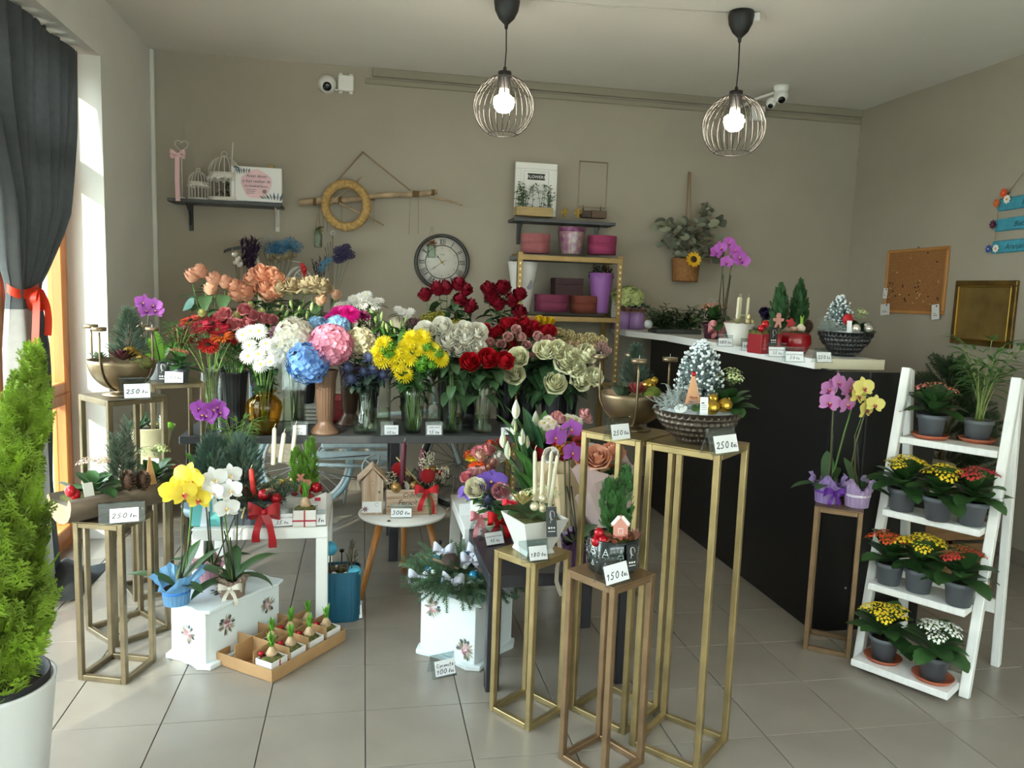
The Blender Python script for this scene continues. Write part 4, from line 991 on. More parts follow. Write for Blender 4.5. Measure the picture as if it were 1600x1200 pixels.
def orchid(p, label, leaves, stems, col, lip, wrap=None, T=None, potm=None, r=.055, h=.10, stakes=True, lm=None, extra=None, bs=.085):
    """leaves: (azimuth, length, width, elevation, droop); stems: list of (path points, [bloom positions])  - all relative to the base"""
    t = thing('potted_orchid', label, 'potted plant', p, T=T); q = random.Random(label); p0 = np.array(p)
    if wrap: wrap(t, r, h)
    else: pot(t, r*.85, r, h, potm or M('cfd4d6', .3))
    for a, L, w_, el, dr in leaves: put('leaf', one(leaf(L, w_, dr, .12, 10, 'strap', up=el)), lm or M('3c5a34', .35, ovar=.15, trans=.08), t, tr(.01*math.cos(a), .01*math.sin(a), h*.95) @ rz(a))
    me, mats = orchid_bloom(col, lip)
    for P, blooms in stems:
        P = [np.array(x)-p0 for x in P]; S = put('flower_stem', one(tube([(0, 0, h*.8)]+P, .0035, 6)), m_stem if q.random() < .5 else M('4a4a2a', .5), t)
        if stakes: put('stake', one(tube([(.012, 0, h*.8), tuple(P[min(1, len(P)-1)]+np.array([.008, .004, 0]))], .0028, 5)), M('1c1b18', .5), t)
        for b in blooms:
            d = (q.uniform(-.45, .45), -1, q.uniform(-.15, .25)) if len(b) == 3 else b[3:6]
            b_ = np.array(b[:3])-p0
            put('bloom', me, mats, S, tr(*b_) @ face(d) @ rz(q.uniform(-.25, .25)) @ sc(bs*q.uniform(.9, 1.1)))
            k = min(P, key=lambda x: np.linalg.norm(x-b_)); put('pedicel', one(tube([k, (k+b_)/2+[0, 0, .01], b_+[0, .01, 0]], .0016, 4)), m_stem, S)
    return t
def face(d):
    """z axis along d, y axis as upright as it can be"""
    z = np.array(d, float); z /= np.linalg.norm(z); x = np.cross([0, 0, 1.], z); x /= np.linalg.norm(x); m = np.eye(4); m[:3, 0] = x; m[:3, 1] = np.cross(z, x); m[:3, 2] = z; return m
def wrapper(col, band=None, r2=1.9, h2=1.0, trans=.35, seed=1, bowc=None):
    """crumpled paper or film gathered round a pot"""
    def fn(t, r, h):
        q = random.Random(seed); m = MB(); n = 40; V = []; pr = [(1.0, 0), (1.04, .02), (1.10, h*.55), (1.12, h*.75), (1.25, h*1.0), (r2*.85, h*(1+.28*h2)), (r2, h*(1+.5*h2))]
        for j, (k, z) in enumerate(pr):
            for i in range(n):
                a = i*2*PI/n; amp = .03+.14*max(0, j-3)/3
                kk = k*(1+amp*(1 if i % 2 else -1)*.6+amp*.8*math.sin(a*3+seed)*math.sin(j*.8)); zz = z+max(0, j-3)*h*.16*math.sin(a*4+seed*2)*h2
                V.append((r*kk*math.cos(a), r*kk*math.sin(a), zz))
        F = [(j*n+i, j*n+(i+1) % n, (j+1)*n+(i+1) % n, (j+1)*n+i) for j in range(len(pr)-1) for i in range(n)]
        m.add(V, [np.array(F), np.array([list(range(n))[::-1]])]); put('wrapping', m, M(col, .5, trans=trans, bump=.2, bs=60), t, smooth=False)
        if band: put('ribbon_band', one(lathe([(r*1.12, h*.60), (r*1.14, h*.62), (r*1.15, h*.72), (r*1.12, h*.74)], 30)), M(band, .4), t)
        if bowc: bow(t, tr(0, -r*1.15, h*.66), .09, M(bowc, .5, trans=.2), .07)
        put('soil', one(lathe([(.001, h*.85), (r*1.0, h*.82)], 16)), m_soil, t)
    return fn
def baubles(t, pts, r, mat, name='bauble', capm=None):
    me = cached(name, lambda: one(ball(1, 18, 12)).add(*lathe([(.18, .97), (.18, 1.16), (.001, 1.17)], 10), mi=1))
    for p in pts: put(name, me, [mat, capm or M('b89b5a', .3, .8)], t, tr(*p) @ rx(uni(-.6, .6)) @ ry(uni(-.6, .6)) @ sc(r*uni(.93, 1.05)))
def candle(t, a, b, r, mat, name='candle'):
    a, b = np.array(a, float), np.array(b, float); d = b-a
    c = put(name, one(tube([a, a+d*.02, a+d*.93, a+d*.985, b], [r*.96, r, r*.88, r*.62, r*.18], 12)), mat, t)
    put('wick', one(tube([b-d*.005, b+[.001, 0, .009], b+[.006, 0, .018]], .0013, 4)), M('d9cfba', .7), c)
def rosette(t, p, R_, mat, n=26, name='succulent', up=.2, w_=.42, T=None):
    m = MB(); L = leaf(1, w_, -.5, .18, 5, 'lance', up=0)
    for i in range(n):
        k = i/n; m.stamp(*L, [rz(i*2.4) @ tr(.05, 0, 0) @ ry(-(up+1.15*k)) @ sc(1-.5*k)])
    return put(name, m, mat, t, tr(*p) @ (T if T is not None else np.eye(4)) @ sc(R_))
def cone(t, p, s):
    m = MB(); S = leaf(.5, .42, .2, .1, 3, 'oval', m=1); Ts = []
    for i in range(70): k = i/70; rr = .5*math.sin(PI*(.12+.85*k))**.8; Ts.append(tr(0, 0, k*1.2) @ rz(i*2.4) @ tr(rr*.5, 0, 0) @ ry(-.5-.6*k) @ sc(.35+.55*rr))
    m.stamp(*S, Ts); m.add(*ball(.3, 8, 8, 1.9), T=tr(0, 0, .6)); put('pine_cone', m, M('4a3222', .8, var=.4, vs=20), t, tr(*p) @ rx(uni(-.7, .7)) @ ry(uni(-.5, .5)) @ sc(s))
def fir(t, pts, L, mat=None, name='fir_branch'):
    """pts: (x,y,z, azimuth, elevation)"""
    mat = mat or M('2f4a34', .6, ovar=.25)
    for p in pts: put(name, frond_mesh('fir', R.randint(0, 1)), [mat, M('5b4630', .9)], t, tr(*p[:3]) @ rz(p[3]) @ ry(-p[4]) @ rx(uni(0, 6)) @ sc(L*uni(.8, 1.2)))
def tagc(t, p, w_, h, mat, yaw=0., tilt=-.12, name='tag', lines=0, script=True):
    c = put(name, one(rbox(-w_/2, -.001, 0, w_/2, .001, h, .0004)), mat, t, tr(*p) @ rz(yaw) @ rx(tilt), smooth=False)
    if script:
        ink = M('e9e6e0', .6); m = MB()
        th = np.linspace(-.4, 5.2, 16); m.add(*tube(np.stack([w_*.05+w_*.26*np.cos(th)*(1-.06*th), -.0016+0*th, h*.72+h*.15*np.sin(th)], 1), .0007, 4))
        m.add(*tube([(-w_*.1, -.0016, h*.86), (-w_*.02, -.0016, h*.62), (-w_*.12, -.0016, h*.46)], .0007, 4)); put('logo', m, ink, c)
        m = MB()
        for k in (-1, 0, 1): m.add(*lathe([(w_*.09, 0), (w_*.09, .0006), (.0001, .0007)], 10), T=tr(k*w_*.24, -.0012, h*.30) @ rx(PI/2))
        put('round_icon', m, ink, c, kind='stuff')
        put('small_print', one(box(-w_*.34, -.0015, h*.17, w_*.34, -.001, h*.195)), ink, c, smooth=False)
    return c
# ---- price cards
m_acr = glass('f2f6f6', .22); m_ink = M('2a2b33', .6); m_card = M('eeeef0', .6)
def price(p, label, lines, w_=.085, h=.062, yaw=0., cw=.75, tilt=.28, cx=0., T=None, group='acrylic price card stands'):
    """tent shaped acrylic stand; lines: (text, height, z as a share of the card)"""
    t = thing('price_card', label, 'price card', p, yaw, group, T=T); rh = h*1.0; W2 = w_/2; c, s = math.cos(tilt), math.sin(tilt); d = .0022
    F_ = tr(0, -rh*s, 0) @ rx(-tilt); B_ = tr(0, rh*s, 0) @ rx(tilt)
    put('acrylic_sheet', MB().add(*box(-W2, 0, 0, W2, d, rh), T=F_).add(*box(-W2, -d, 0, W2, 0, rh), T=B_).add(*box(-W2, -.004, rh*c-.001, W2, .004, rh*c+.002)).add(*box(-W2, -.006, -.0, W2, .0, .002), T=tr(0, -rh*s, 0)), m_acr, t, smooth=False)
    cwid, chei = w_*cw, h*.66
    cd = put('card', one(rbox(-cwid/2, -.0012, 0, cwid/2, -.0002, chei, .0002)), m_card, t, F_ @ tr(cx*w_, -.0002, h*.06), smooth=False)
    for txt, hh, z in lines:
        if txt.isupper() or len(txt) > 14: text(txt, hh, m_ink, cd, tr(0, -.0014, chei*z) @ rx(PI/2), ext=.0001)
        else:
            mb, wd = pen(txt, hh, hh*.075); k = min(1, cwid*.9/wd); put('handwriting', mb, m_ink, cd, tr(0, -.0018, chei*z) @ sc(k), kind='stuff')
    return t

# ================================================================ vases and cut flowers on the long table
ORD = ['second', 'third', 'fourth', 'fifth', 'sixth', 'seventh', 'eighth', 'ninth', 'tenth']
NUMW = {2: 'two', 3: 'three', 4: 'four', 5: 'five', 6: 'six', 7: 'seven', 8: 'eight', 9: 'nine', 10: 'ten', 11: 'eleven', 12: 'twelve', 13: 'thirteen', 14: 'fourteen', 15: 'fifteen', 16: 'sixteen'}
def ordinals(n):
    if n == 1: return ['only']
    o = []
    for i in range(n):
        if i == 0: o.append('leftmost')
        elif i == n-1: o.append('rightmost')
        elif i <= (n-1)/2: o.append(ORD[i-1]+' from the left')
        else: o.append(ORD[n-2-i]+' from the right')
    return o
LF_ROSE = lambda i: cached(('leaf', 'rose', i), lambda: one(leaf(1, .62, .5+.3*i, .12, 7, 'heart', scal=.03)))
LF_LONG = lambda i: cached(('leaf', 'long', i), lambda: one(leaf(1, .22, .5+.4*i, .15, 7, 'lance')))
LF_MUM = lambda i: cached(('leaf', 'mum', i), lambda: one(leaf(1, .55, .6+.3*i, .15, 8, 'oval', scal=.22)))
def bunch(name, cat, desc, heads, sz, head, mats, foot, neck, nr=.04, nl=4, lsz=.06, lf=None, lmat=None, up=(0, -.35, 1), out=.6, stem=None, sr=.0028, jit=.25, lo=.35, hi=.86, skirt=0):
    """every flower is its own thing: stem from the vase, bloom, leaves"""
    heads = sorted(heads, key=lambda p: (p[0]+.02)/(p[1]+2.6)); n = len(heads); nt = NUMW.get(n, str(n)); grp = desc
    for i, (p, o) in enumerate(zip(heads, ordinals(n))):
        p = np.array(p); ft = np.array(foot)+[uni(-nr, nr)*.6, uni(-nr, nr)*.6, .012]
        nk = np.array(neck)+[np.clip((p[0]-neck[0])*.3, -nr, nr)+uni(-.3, .3)*nr, uni(-.7, .7)*nr, 0]
        lab = (o+' of '+nt+' '+desc) if n > 1 else desc
        t = thing(name, lab, cat, ft, group=grp if n > 1 else None)
        d = np.array(up)+out*np.array([(p[0]-neck[0])*2.2, (p[1]-neck[1])*1.0, 0])+[uni(-jit, jit), uni(-jit, jit), 0]; d /= np.linalg.norm(d)
        hd = p-ft; dn = d.copy(); tip = hd-d*sz*.12
        P = np.concatenate([bez(np.zeros(3), (nk-ft)*.5, nk-ft, 4)[:-1], bez(nk-ft, (nk-ft)*.5+tip*.5+[0, 0, .04]-dn*.02, tip, 7)])
        put('stem', one(tube(P, sr, 5)), stem or m_stem, t)
        s = sz[i % len(sz)] if isinstance(sz, (list, tuple)) else sz
        put('bloom', head(i), mats(i) if callable(mats) else mats, t, tr(*hd) @ look(d) @ rz(uni(0, 6.3)) @ sc(s*uni(.93, 1.07)))
        for k in range(-(-skirt//n)):
            a = uni(0, 6.3); z = neck[2]-ft[2]+uni(-.10, .09); put('leaf', (lf or LF_ROSE)(k % 2), lmat or m_rosel, t, tr(neck[0]-ft[0]+nr*1.3*math.cos(a), neck[1]-ft[1]+nr*1.3*math.sin(a), z) @ rz(a+uni(-.4, .4)) @ ry(uni(-.2, .9)) @ sc(lsz*uni(1., 1.5)))
        u0 = 3.2/(len(P)-1)
        for k in range(int(nl*1.8)):
            u = u0+(.97-u0)*(k+uni(0, .9))/max(1, int(nl*1.8)); j = u*(len(P)-1); a = int(j); q = P[a]+(P[min(a+1, len(P)-1)]-P[a])*(j-a)
            put('leaf', (lf or LF_ROSE)(k % 2), lmat or m_rosel, t, tr(*q) @ rz(k*2.4+i+uni(-.5, .5)) @ ry(-uni(-.6, .7)) @ sc(lsz*uni(.9, 1.5)))
TZ = .696
def tb(p): return (p[0], p[1], TZ)
def vase(p, prof, label, mat, name='glass_vase', n=36, mod=None, water=None, smooth=True, thick=.0035):
    t = thing(name, label, 'vase', p); out = [(r, z) for r, z in prof]; inn = [(max(r-thick, .001), z+(.006 if k == 0 else 0)) for k, (r, z) in enumerate(prof)][::-1]
    put('body', one(lathe([(.001, 0)]+out+inn+[(.001, .007)], n, mod)), mat, t, smooth=smooth)
    if water:
        zs = [z for _, z in prof]; rs = [r-thick*1.3 for r, _ in prof]; w_ = [(float(np.interp(z, zs, rs)), z) for z in np.linspace(.009, water, 6)]
        put('water', one(lathe([(.001, .009)]+w_+[(.001, water)], 24)), glass('f1f6ea', .05), t)
    return t
gcl = glass('fbfdfb', .25)
def bucket(p, r0, r1, h, label, col='222226', foot=False):
    mt = M(col, .35, .1 if foot else 0., var=.04)
    pr = [(r0, 0), (r0*1.02, h*.1), (r1*.92, h*.85), (r1, h*.97), (r1*1.08, h)] if not foot else [(r0*1.25, 0), (r0*1.2, .012), (r0*.95, h*.09), (r0*.62, h*.17), (r0*.62, h*.21), (r1*.72, h*.24), (r1*.86, h*.82), (r1*.98, h*.90), (r1*1.08, h*.97), (r1*1.1, h)]
    return vase(p, pr, label, mt, 'flower_urn' if foot else 'flower_bucket', 100, lambda a, z: 1+.035*math.cos(a*20)*(1 if .24*h < z < .88*h else .2))
# -- front row vases
Vg = tb((-0.7837,1.5600,0.6928)); vase(Vg, [(.046, 0), (.048, .01), (.046, .15), (.062, .32)], 'tall clear glass vase full of red gerbera stems at the left table end', gcl, water=.12)
Vb = tb((-0.6797,1.6200,0.6952)); bucket(Vb, .048, .068, .31, 'black fluted bucket holding pink lisianthus, left of the amber vase')
Va = tb((-0.5197,1.5250,0.6994)); am = glass('d9981e', .3)
vase(Va, [(.054, 0), (.060, .01), (.080, .08), (.090, .135), (.086, .165), (.058, .195), (.044, .205), (.048, .213), (.066, .222)], 'amber ribbed glass vase of white chrysanthemums at the table front', glass('fbe6a6', .35), n=96, mod=lambda a, z: 1+.02*abs(math.sin(a*10)) if .02 < z < .2 else 1, water=.07)
Vs = tb((-0.3788,1.6400,0.6916)); t = thing('glass_vase', 'square clear glass vase with hydrangea stems behind the amber vase', 'vase', Vs)
m = MB(); hw = .058
for b in ((-hw, -hw, 0, hw, -hw+.004, .37), (-hw, hw-.004, 0, hw, hw, .37), (-hw, -hw, 0, -hw+.004, hw, .37), (hw-.004, -hw, 0, hw, hw, .37), (-hw, -hw, 0, hw, hw, .01)): m.add(*box(*b))
put('body', m, gcl, t, smooth=False); put('water', one(box(-hw+.005, -hw+.005, .011, hw-.005, hw-.005, .17)), glass('f1f6ea', .05), t, smooth=False)
Vu = tb((-0.2136,1.5350,0.6905)); bucket(Vu, .062, .060, .335, 'bronze footed urn under the big pink hydrangea at the table front', '7c5f4c', True)
Vu2 = tb((-0.0928,1.8000,0.6767)); bucket(Vu2, .060, .060, .335, 'second bronze footed urn standing behind the thistle vase', '4d382c', True)
Vt = tb((-0.0050,1.5450,0.6954)); vase(Vt, [(.060, 0), (.068, .012), (.069, .05), (.055, .11), (.038, .16), (.036, .19), (.042, .225)], 'clear bottle shaped glass vase with blue thistles', gcl, water=.07)
Vc = tb((0.0912,1.7600,0.6695)); vase(Vc, [(.044, 0), (.044, .01), (.044, .29)], 'clear cylinder glass vase behind the first table price card', gcl, water=.10)
Vy = tb((0.2463,1.5500,0.6909)); vase(Vy, [(.040, 0), (.046, .01), (.056, .10), (.062, .20), (.068, .265)], 'cut crystal glass vase with yellow and green chrysanthemums', glass('f8fbf8', .6, .06), n=60, mod=lambda a, z: 1+.022*math.sin(a*15+z*70)*math.sin(a*15-z*70), water=.14)
Vj = tb((0.3734,1.7800,0.6733)); vs = vase(Vj, [(.042, 0), (.042, .01), (.044, .26)], 'clear cylinder glass vase with a round white sticker', gcl, water=.12)
put('sticker', one(lathe([(.026, 0), (.026, .0008), (.0001, .001)], 24)), M('c9c8c6', .6), vs, tr(-.004, -.0455, .10) @ rx(PI/2))
Vw = tb((0.4593,1.5650,0.6915)); vase(Vw, [(.050, 0), (.056, .012), (.056, .08), (.054, .20), (.062, .30)], 'clear glass vase of large white roses', gcl, water=.10)
Vl = tb((0.5790,1.8000,0.6623)); bucket(Vl, .060, .060, .33, 'black footed urn standing behind the white and red rose vases', '1d1c1f', True)
Vr = tb((0.6247,1.5600,0.6924)); vase(Vr, [(.050, 0), (.056, .01), (.046, .06), (.046, .12), (.062, .22), (.078, .285)], 'flared clear glass vase with three red roses', gcl, water=.09)
Vcr = tb((1.0437,1.6600,0.6884)); bucket(Vcr, .055, .080, .30, 'black bucket at the right table end holding cream roses')
# -- back row buckets
def bk(p, what): q = tb(p); bucket(q, .048, .072, .30, 'black bucket at the table back holding '+what); return q
K1 = bk((-0.7978,1.9000,0.6868), 'loose peach roses'); K2 = bk((-0.5763,1.9100,0.6855), 'a dense bunch of peach roses'); K3 = bk((-0.3486,1.9100,0.6860), 'beige cabbage roses')
K4 = bk((0.0104,1.9100,0.6868), 'white daisy mums'); K6 = bk((0.2502,1.9200,0.6856), 'green lily buds'); K7 = bk((0.4759,1.9200,0.6861), 'dark red roses below the clock'); K8 = bk((0.8145,1.9200,0.6869), 'dark red roses beside the rack')
K9 = bk((0.9286,1.8300,0.7029), 'red carnations'); K10 = bk((1.1773,1.8400,0.7017), 'small cream flowers')
def nk(v, h): return (v[0], v[1], v[2]+h)
grose = [rose_mesh(s, 1.) for s in (1, 2, 3)]; bud = [rose_mesh(s, .62) for s in (4, 5)]; brose = [rose_mesh(s, 1.35, .05) for s in (6, 7)]
# gerberas
ger = daisy_mesh(24, 2, .10, .10, .12)
bunch('gerbera', 'gerbera', 'red and orange gerberas in the tall glass vase', [(-0.9299,1.5000,1.2144),(-0.8826,1.5800,1.2628),(-0.8174,1.4800,1.2405),(-0.7775,1.5600,1.2535),(-0.8758,1.4400,1.1847),(-0.7396,1.5000,1.2222),(-0.7349,1.6000,1.2559),(-0.7148,1.4600,1.1965),(-0.6790,1.5400,1.1856),(-0.7768,1.4500,1.1513)], .122, lambda i: ger, lambda i: [M(('7c1020', '941626', 'b83a1c', '98142a', 'a82420', '7c1020', '8e1524', 'b8541e', '94142a', 'a01a26')[i], .5, ovar=.1), M('2a1512' if i % 3 else '5a3a18', .9), m_steml], Vg, nk(Vg, .30), .035, 0, up=(0, -.5, 1), out=.9, stem=m_steml, sr=.0035, jit=.3)
lis = [rose_mesh(s, 1.2, .06) for s in (11, 12)]
bunch('lisianthus', 'lisianthus', 'dusty pink lisianthus above the black bucket', [(-0.7222,1.6200,1.2915),(-0.7381,1.6200,1.2681),(-0.6786,1.6200,1.2366),(-0.6212,1.6200,1.3109),(-0.5896,1.6200,1.2820),(-0.6121,1.6200,1.2449),(-0.5387,1.6200,1.2634),(-0.4939,1.6200,1.2613),(-0.6470,1.6200,1.2308),(-0.7582,1.6200,1.1453)], .08, lambda i: lis[i % 2], [M('c77478', .5, ovar=.12, trans=.15), m_leafl], Vb, nk(Vb, .31), .045, 6, .07, LF_LONG, m_leaf, up=(0, -.8, .7))
bunch('lisianthus_bud', 'bud', 'pale green lisianthus buds among the dusty pink blooms', [(-0.6012,1.6600,1.3267),(-0.6750,1.6600,1.2746),(-0.5531,1.6600,1.2980),(-0.8361,1.6600,1.2835)], .05, lambda i: bud[i % 2], [M('c6c27c', .5), m_leafl], Vb, nk(Vb, .31), .04, 3, .06, LF_LONG, m_leaf, up=(0, -.1, 1))
# white chrysanthemums
wm_ = daisy_mesh(24, 3, .085, .2, .12)
bunch('chrysanthemum', 'chrysanthemum', 'white chrysanthemums with green centres above the amber vase', [(-0.6172,1.5000,1.2026),(-0.5800,1.5000,1.2229),(-0.5397,1.5000,1.2238),(-0.5866,1.5000,1.1515),(-0.5057,1.5000,1.1597),(-0.5433,1.5000,1.1068),(-0.5931,1.5000,1.0961),(-0.4557,1.5000,1.1477),(-0.5311,1.5000,1.0547),(-0.4841,1.5000,1.0686),(-0.4401,1.5000,1.0989),(-0.4620,1.5000,1.1247)], .088, lambda i: wm_, [M('f2f0ea', .55, ovar=.05, trans=.12), M('aeb23f', .7), m_stem], Va, nk(Va, .22), .03, 1, .06, LF_MUM, m_leafd, up=(0, -.9, .5), out=.8, lo=.5, hi=.9)
# hydrangeas
def hyd(px, sz, col, desc, v, h, lob=0., n=120, fl=.17, s=1, up=(0, -.7, .7), c2=None):
    bunch('hydrangea', 'hydrangea', desc, px, sz, lambda i: ball_mesh(n, fl, s, .92, .05, lob), [M(col, .55, trans=.18, var=.12 if c2 is None else 0, vs=9, col2=c2), M(c2 or col, .7)], v, nk(v, h), .025, 2, .10, LF_ROSE, m_leafd, up=up, stem=m_leaf, sr=.0045)
hyd([(-0.3758,1.5600,1.1978)], .185, 'f2ecd9', 'large cream white hydrangea head left of the pink one', Vs, .37, n=150, s=2)
hyd([(-0.2965,1.4400,1.0744)], .185, '5f92d8', 'deep blue hydrangea head hanging low in front of the urns', Vs, .37, .10, s=3, up=(-.2, -1, .1), c2='8fb8ea')
hyd([(-0.1849,1.4800,1.1647)], .215, 'ee92ae', 'big ruffled pink hydrangea head above the bronze urn', Vu, .34, n=190, fl=.15, s=4, c2='eda3b6')
hyd([(-0.0406,1.6000,1.1688)], .165, 'e0d5b4', 'cream yellow hydrangea head right of the big pink one', Vu2, .34, .06, s=5)
hyd([(-0.2603,1.6800,1.2371)], .12, '9cc4e6', 'left of the two pale blue hydrangea heads behind the big pink one', Vs, .37, s=6); hyd([(-0.1600,1.6800,1.2465)], .12, '93bde4', 'right of the two pale blue hydrangea heads behind the big pink one', Vu2, .34, s=7)
pk = daisy_mesh(30, 5, .10, .2, 0, True)
bunch('chrysanthemum', 'chrysanthemum', 'lilac pink pompon mum left of the cream white hydrangea', [(-0.4469,1.6000,1.2169)], .125, lambda i: pk, [M('d893b4', .5, trans=.15), M('c98', .5) if 0 else M('cc8899', .5), m_stem], Vs, nk(Vs, .37), .03, 2, .07, LF_MUM, m_leafd, up=(0, -.6, .8))
sp_ = daisy_mesh(34, 6, .07, .15, 0, True)
bunch('spider_chrysanthemum', 'chrysanthemum', 'bright magenta spider mums behind the hydrangeas', [(-0.1936,1.7600,1.2798),(-0.1529,1.7600,1.3158),(-0.1150,1.7600,1.2854),(-0.0981,1.7600,1.3174)], .125, lambda i: sp_, [M('d8148a', .5, trans=.2), M('a01068', .5), m_stem], Vu2, nk(Vu2, .34), .04, 3, .08, LF_LONG, m_leaf, up=(0, -.6, .8))
bunch('spider_chrysanthemum', 'chrysanthemum', 'dark magenta spider mum in shade right of the bright ones', [(-0.0257,1.8400,1.3023)], .10, lambda i: sp_, [M('8e1460', .5), M('6e0c48', .5), m_stem], Vu2, nk(Vu2, .34), .03, 2, .08, LF_LONG, m_leafd)  # same mum with its shade put into a darker magenta
# thistles
bunch('thistle', 'thistle', 'dark blue thistles over the bottle vase', [(-0.0838,1.5000,0.9816),(-0.0155,1.5000,1.0195),(-0.0974,1.5000,1.0417),(0.0770,1.5000,1.0039),(0.0894,1.5000,1.0614),(0.0304,1.5000,1.0302),(0.0131,1.5000,1.0971)], .105, lambda i: thistle_mesh(), [M('4c5478', .6, ovar=.2)], Vt, nk(Vt, .22), .025, 6, .05, LF_MUM, M('33463a', .6, ovar=.25), up=(0, -.5, .8), stem=M('4a5a4a', .6), out=1.)
# yellow and green mums
ym = daisy_mesh(24, 4, .09, .2, .09)
bunch('chrysanthemum', 'chrysanthemum', 'yellow chrysanthemums above the crystal vase', [(0.0522,1.5000,1.1246),(0.0845,1.5000,1.1722),(0.0791,1.5000,1.0916),(0.1590,1.5000,1.0727),(0.2041,1.5000,1.1612),(0.2266,1.5000,1.2088),(0.2801,1.5000,1.2100),(0.1914,1.5000,1.1273),(0.2186,1.5000,1.1008),(0.1516,1.5000,1.1164),(0.3387,1.5000,1.1437),(0.3803,1.5000,1.1036),(0.1900,1.5000,1.0190),(0.2511,1.5000,1.1521)], .11, lambda i: ym, [M('f4dc1e', .5, ovar=.08, trans=.12), M('d8a818', .7), m_stem], Vy, nk(Vy, .265), .04, 4, .06, LF_MUM, m_leafd, skirt=28, up=(0, -.9, .5), out=.9)
gb = ball_mesh(60, .22, 9, .7, .03)
bunch('button_chrysanthemum', 'chrysanthemum', 'green button mums among the yellow ones', [(0.0814,1.4900,1.1461),(0.1173,1.4900,1.1669),(0.1081,1.4900,1.1232),(0.2586,1.4900,1.0787),(0.2951,1.4900,1.0963),(0.3394,1.4900,1.0767),(0.3104,1.4900,1.1676),(0.3651,1.4900,1.1348),(0.2792,1.4900,1.0553)], .055, lambda i: gb, [M('5f9a22', .5, ovar=.12), M('487a1a', .5)], Vy, nk(Vy, .265), .04, 2, .05, LF_MUM, m_leafd, up=(0, -.8, .6))
# roses
bunch('rose', 'rose', 'white roses in the clear vase', [(0.3164,1.5800,1.2227),(0.4019,1.5800,1.2454),(0.4211,1.5800,1.1664),(0.4845,1.5800,1.1329),(0.5111,1.5800,1.1821),(0.5686,1.5800,1.1310),(0.5100,1.5800,1.2238),(0.5730,1.5800,1.2218),(0.4514,1.5800,1.2016)], .135, lambda i: grose[i % 3], [M('f7f3e6', .5, ovar=.03, trans=.25), m_leaf], Vw, nk(Vw, .30), .04, 6, .075, skirt=18, up=(0, -.95, .55), out=.7)
bunch('rose', 'rose', 'bright red roses in the flared vase', [(0.5286,1.4500,1.0668),(0.6168,1.4500,1.0887),(0.6966,1.4500,1.0729)], .125, lambda i: (bud[0], grose[0], grose[1])[i], [M('b5121f', .45, ovar=.06), m_leaf], Vr, nk(Vr, .285), .04, 7, .09, skirt=12, up=(0, -.75, .7), hi=.9)
bunch('rose', 'rose', 'dark red roses just below the clock', [(0.3330,1.9300,1.3973),(0.4063,1.9300,1.4328),(0.4508,1.9300,1.4380),(0.5098,1.9300,1.4659),(0.5519,1.9300,1.4339),(0.5771,1.9300,1.3379),(0.5197,1.9300,1.3735)], .102, lambda i: grose[i % 3], [M('7d0f22', .45, ovar=.08), m_rosel], K7, nk(K7, .3), .045, 7, .08, skirt=21, up=(0, -.3, 1), out=.7, lo=.4, hi=.92)
bunch('rose', 'rose', 'dark red roses beside the gold rack', [(0.6953,1.9300,1.4386),(0.7864,1.9300,1.4528),(0.8722,1.9300,1.4181),(0.7666,1.9300,1.3584),(0.8388,1.9300,1.3794),(0.8721,1.9300,1.3124),(0.7272,1.9300,1.3948)], .105, lambda i: grose[(i+1) % 3], [M('7d0f22', .45, ovar=.08), m_rosel], K8, nk(K8, .3), .045, 7, .08, skirt=21, up=(0, -.4, 1), out=.7, lo=.4, hi=.92)
bunch('rose', 'rose', 'tall loose peach roses at the far left', [(-0.9416,1.9300,1.4581),(-0.8916,1.9300,1.4842),(-0.8462,1.9300,1.3917),(-0.8289,1.9300,1.4412),(-0.7722,1.9300,1.4292)], .092, lambda i: bud[i % 2], [M('ecb193', .5, ovar=.05, trans=.2), m_rosel], K1, nk(K1, .3), .045, 5, .085, up=(0, -.15, 1), out=.4, lo=.45, hi=.9)
bunch('rose', 'rose', 'peach roses packed in the dense bunch', [(-0.7003,1.9200,1.3966),(-0.6904,1.9200,1.3653),(-0.6497,1.9200,1.3701),(-0.6086,1.9200,1.4524),(-0.5711,1.9200,1.4819),(-0.5336,1.9200,1.4762),(-0.5646,1.9200,1.4081),(-0.5133,1.9200,1.3921),(-0.5442,1.9200,1.3663),(-0.4995,1.9200,1.4492)], .115, lambda i: grose[i % 3], [M('e8aa8a', .5, ovar=.06, trans=.2), m_rosel], K2, nk(K2, .3), .05, 5, .08, up=(0, -.5, .9), lo=.4, hi=.9)
bunch('rose', 'rose', 'beige cabbage roses below the dried flowers', [(-0.4790,1.9200,1.4039),(-0.4204,1.9200,1.4129),(-0.3512,1.9200,1.4188),(-0.3025,1.9200,1.4240),(-0.2535,1.9200,1.4149)], .125, lambda i: brose[i % 2], [M('b9a582', .6, ovar=.1), m_leafl], K3, nk(K3, .3), .05, 5, .09, up=(0, -.45, 1), out=.5)
bunch('rose', 'rose', 'small peach roses beside the beige roses', [(-0.1788,1.9000,1.3925),(-0.2626,1.9000,1.3541)], .075, lambda i: grose[i], [M('e8bd9c', .5), m_leafl], K3, nk(K3, .3), .04, 3, .08)
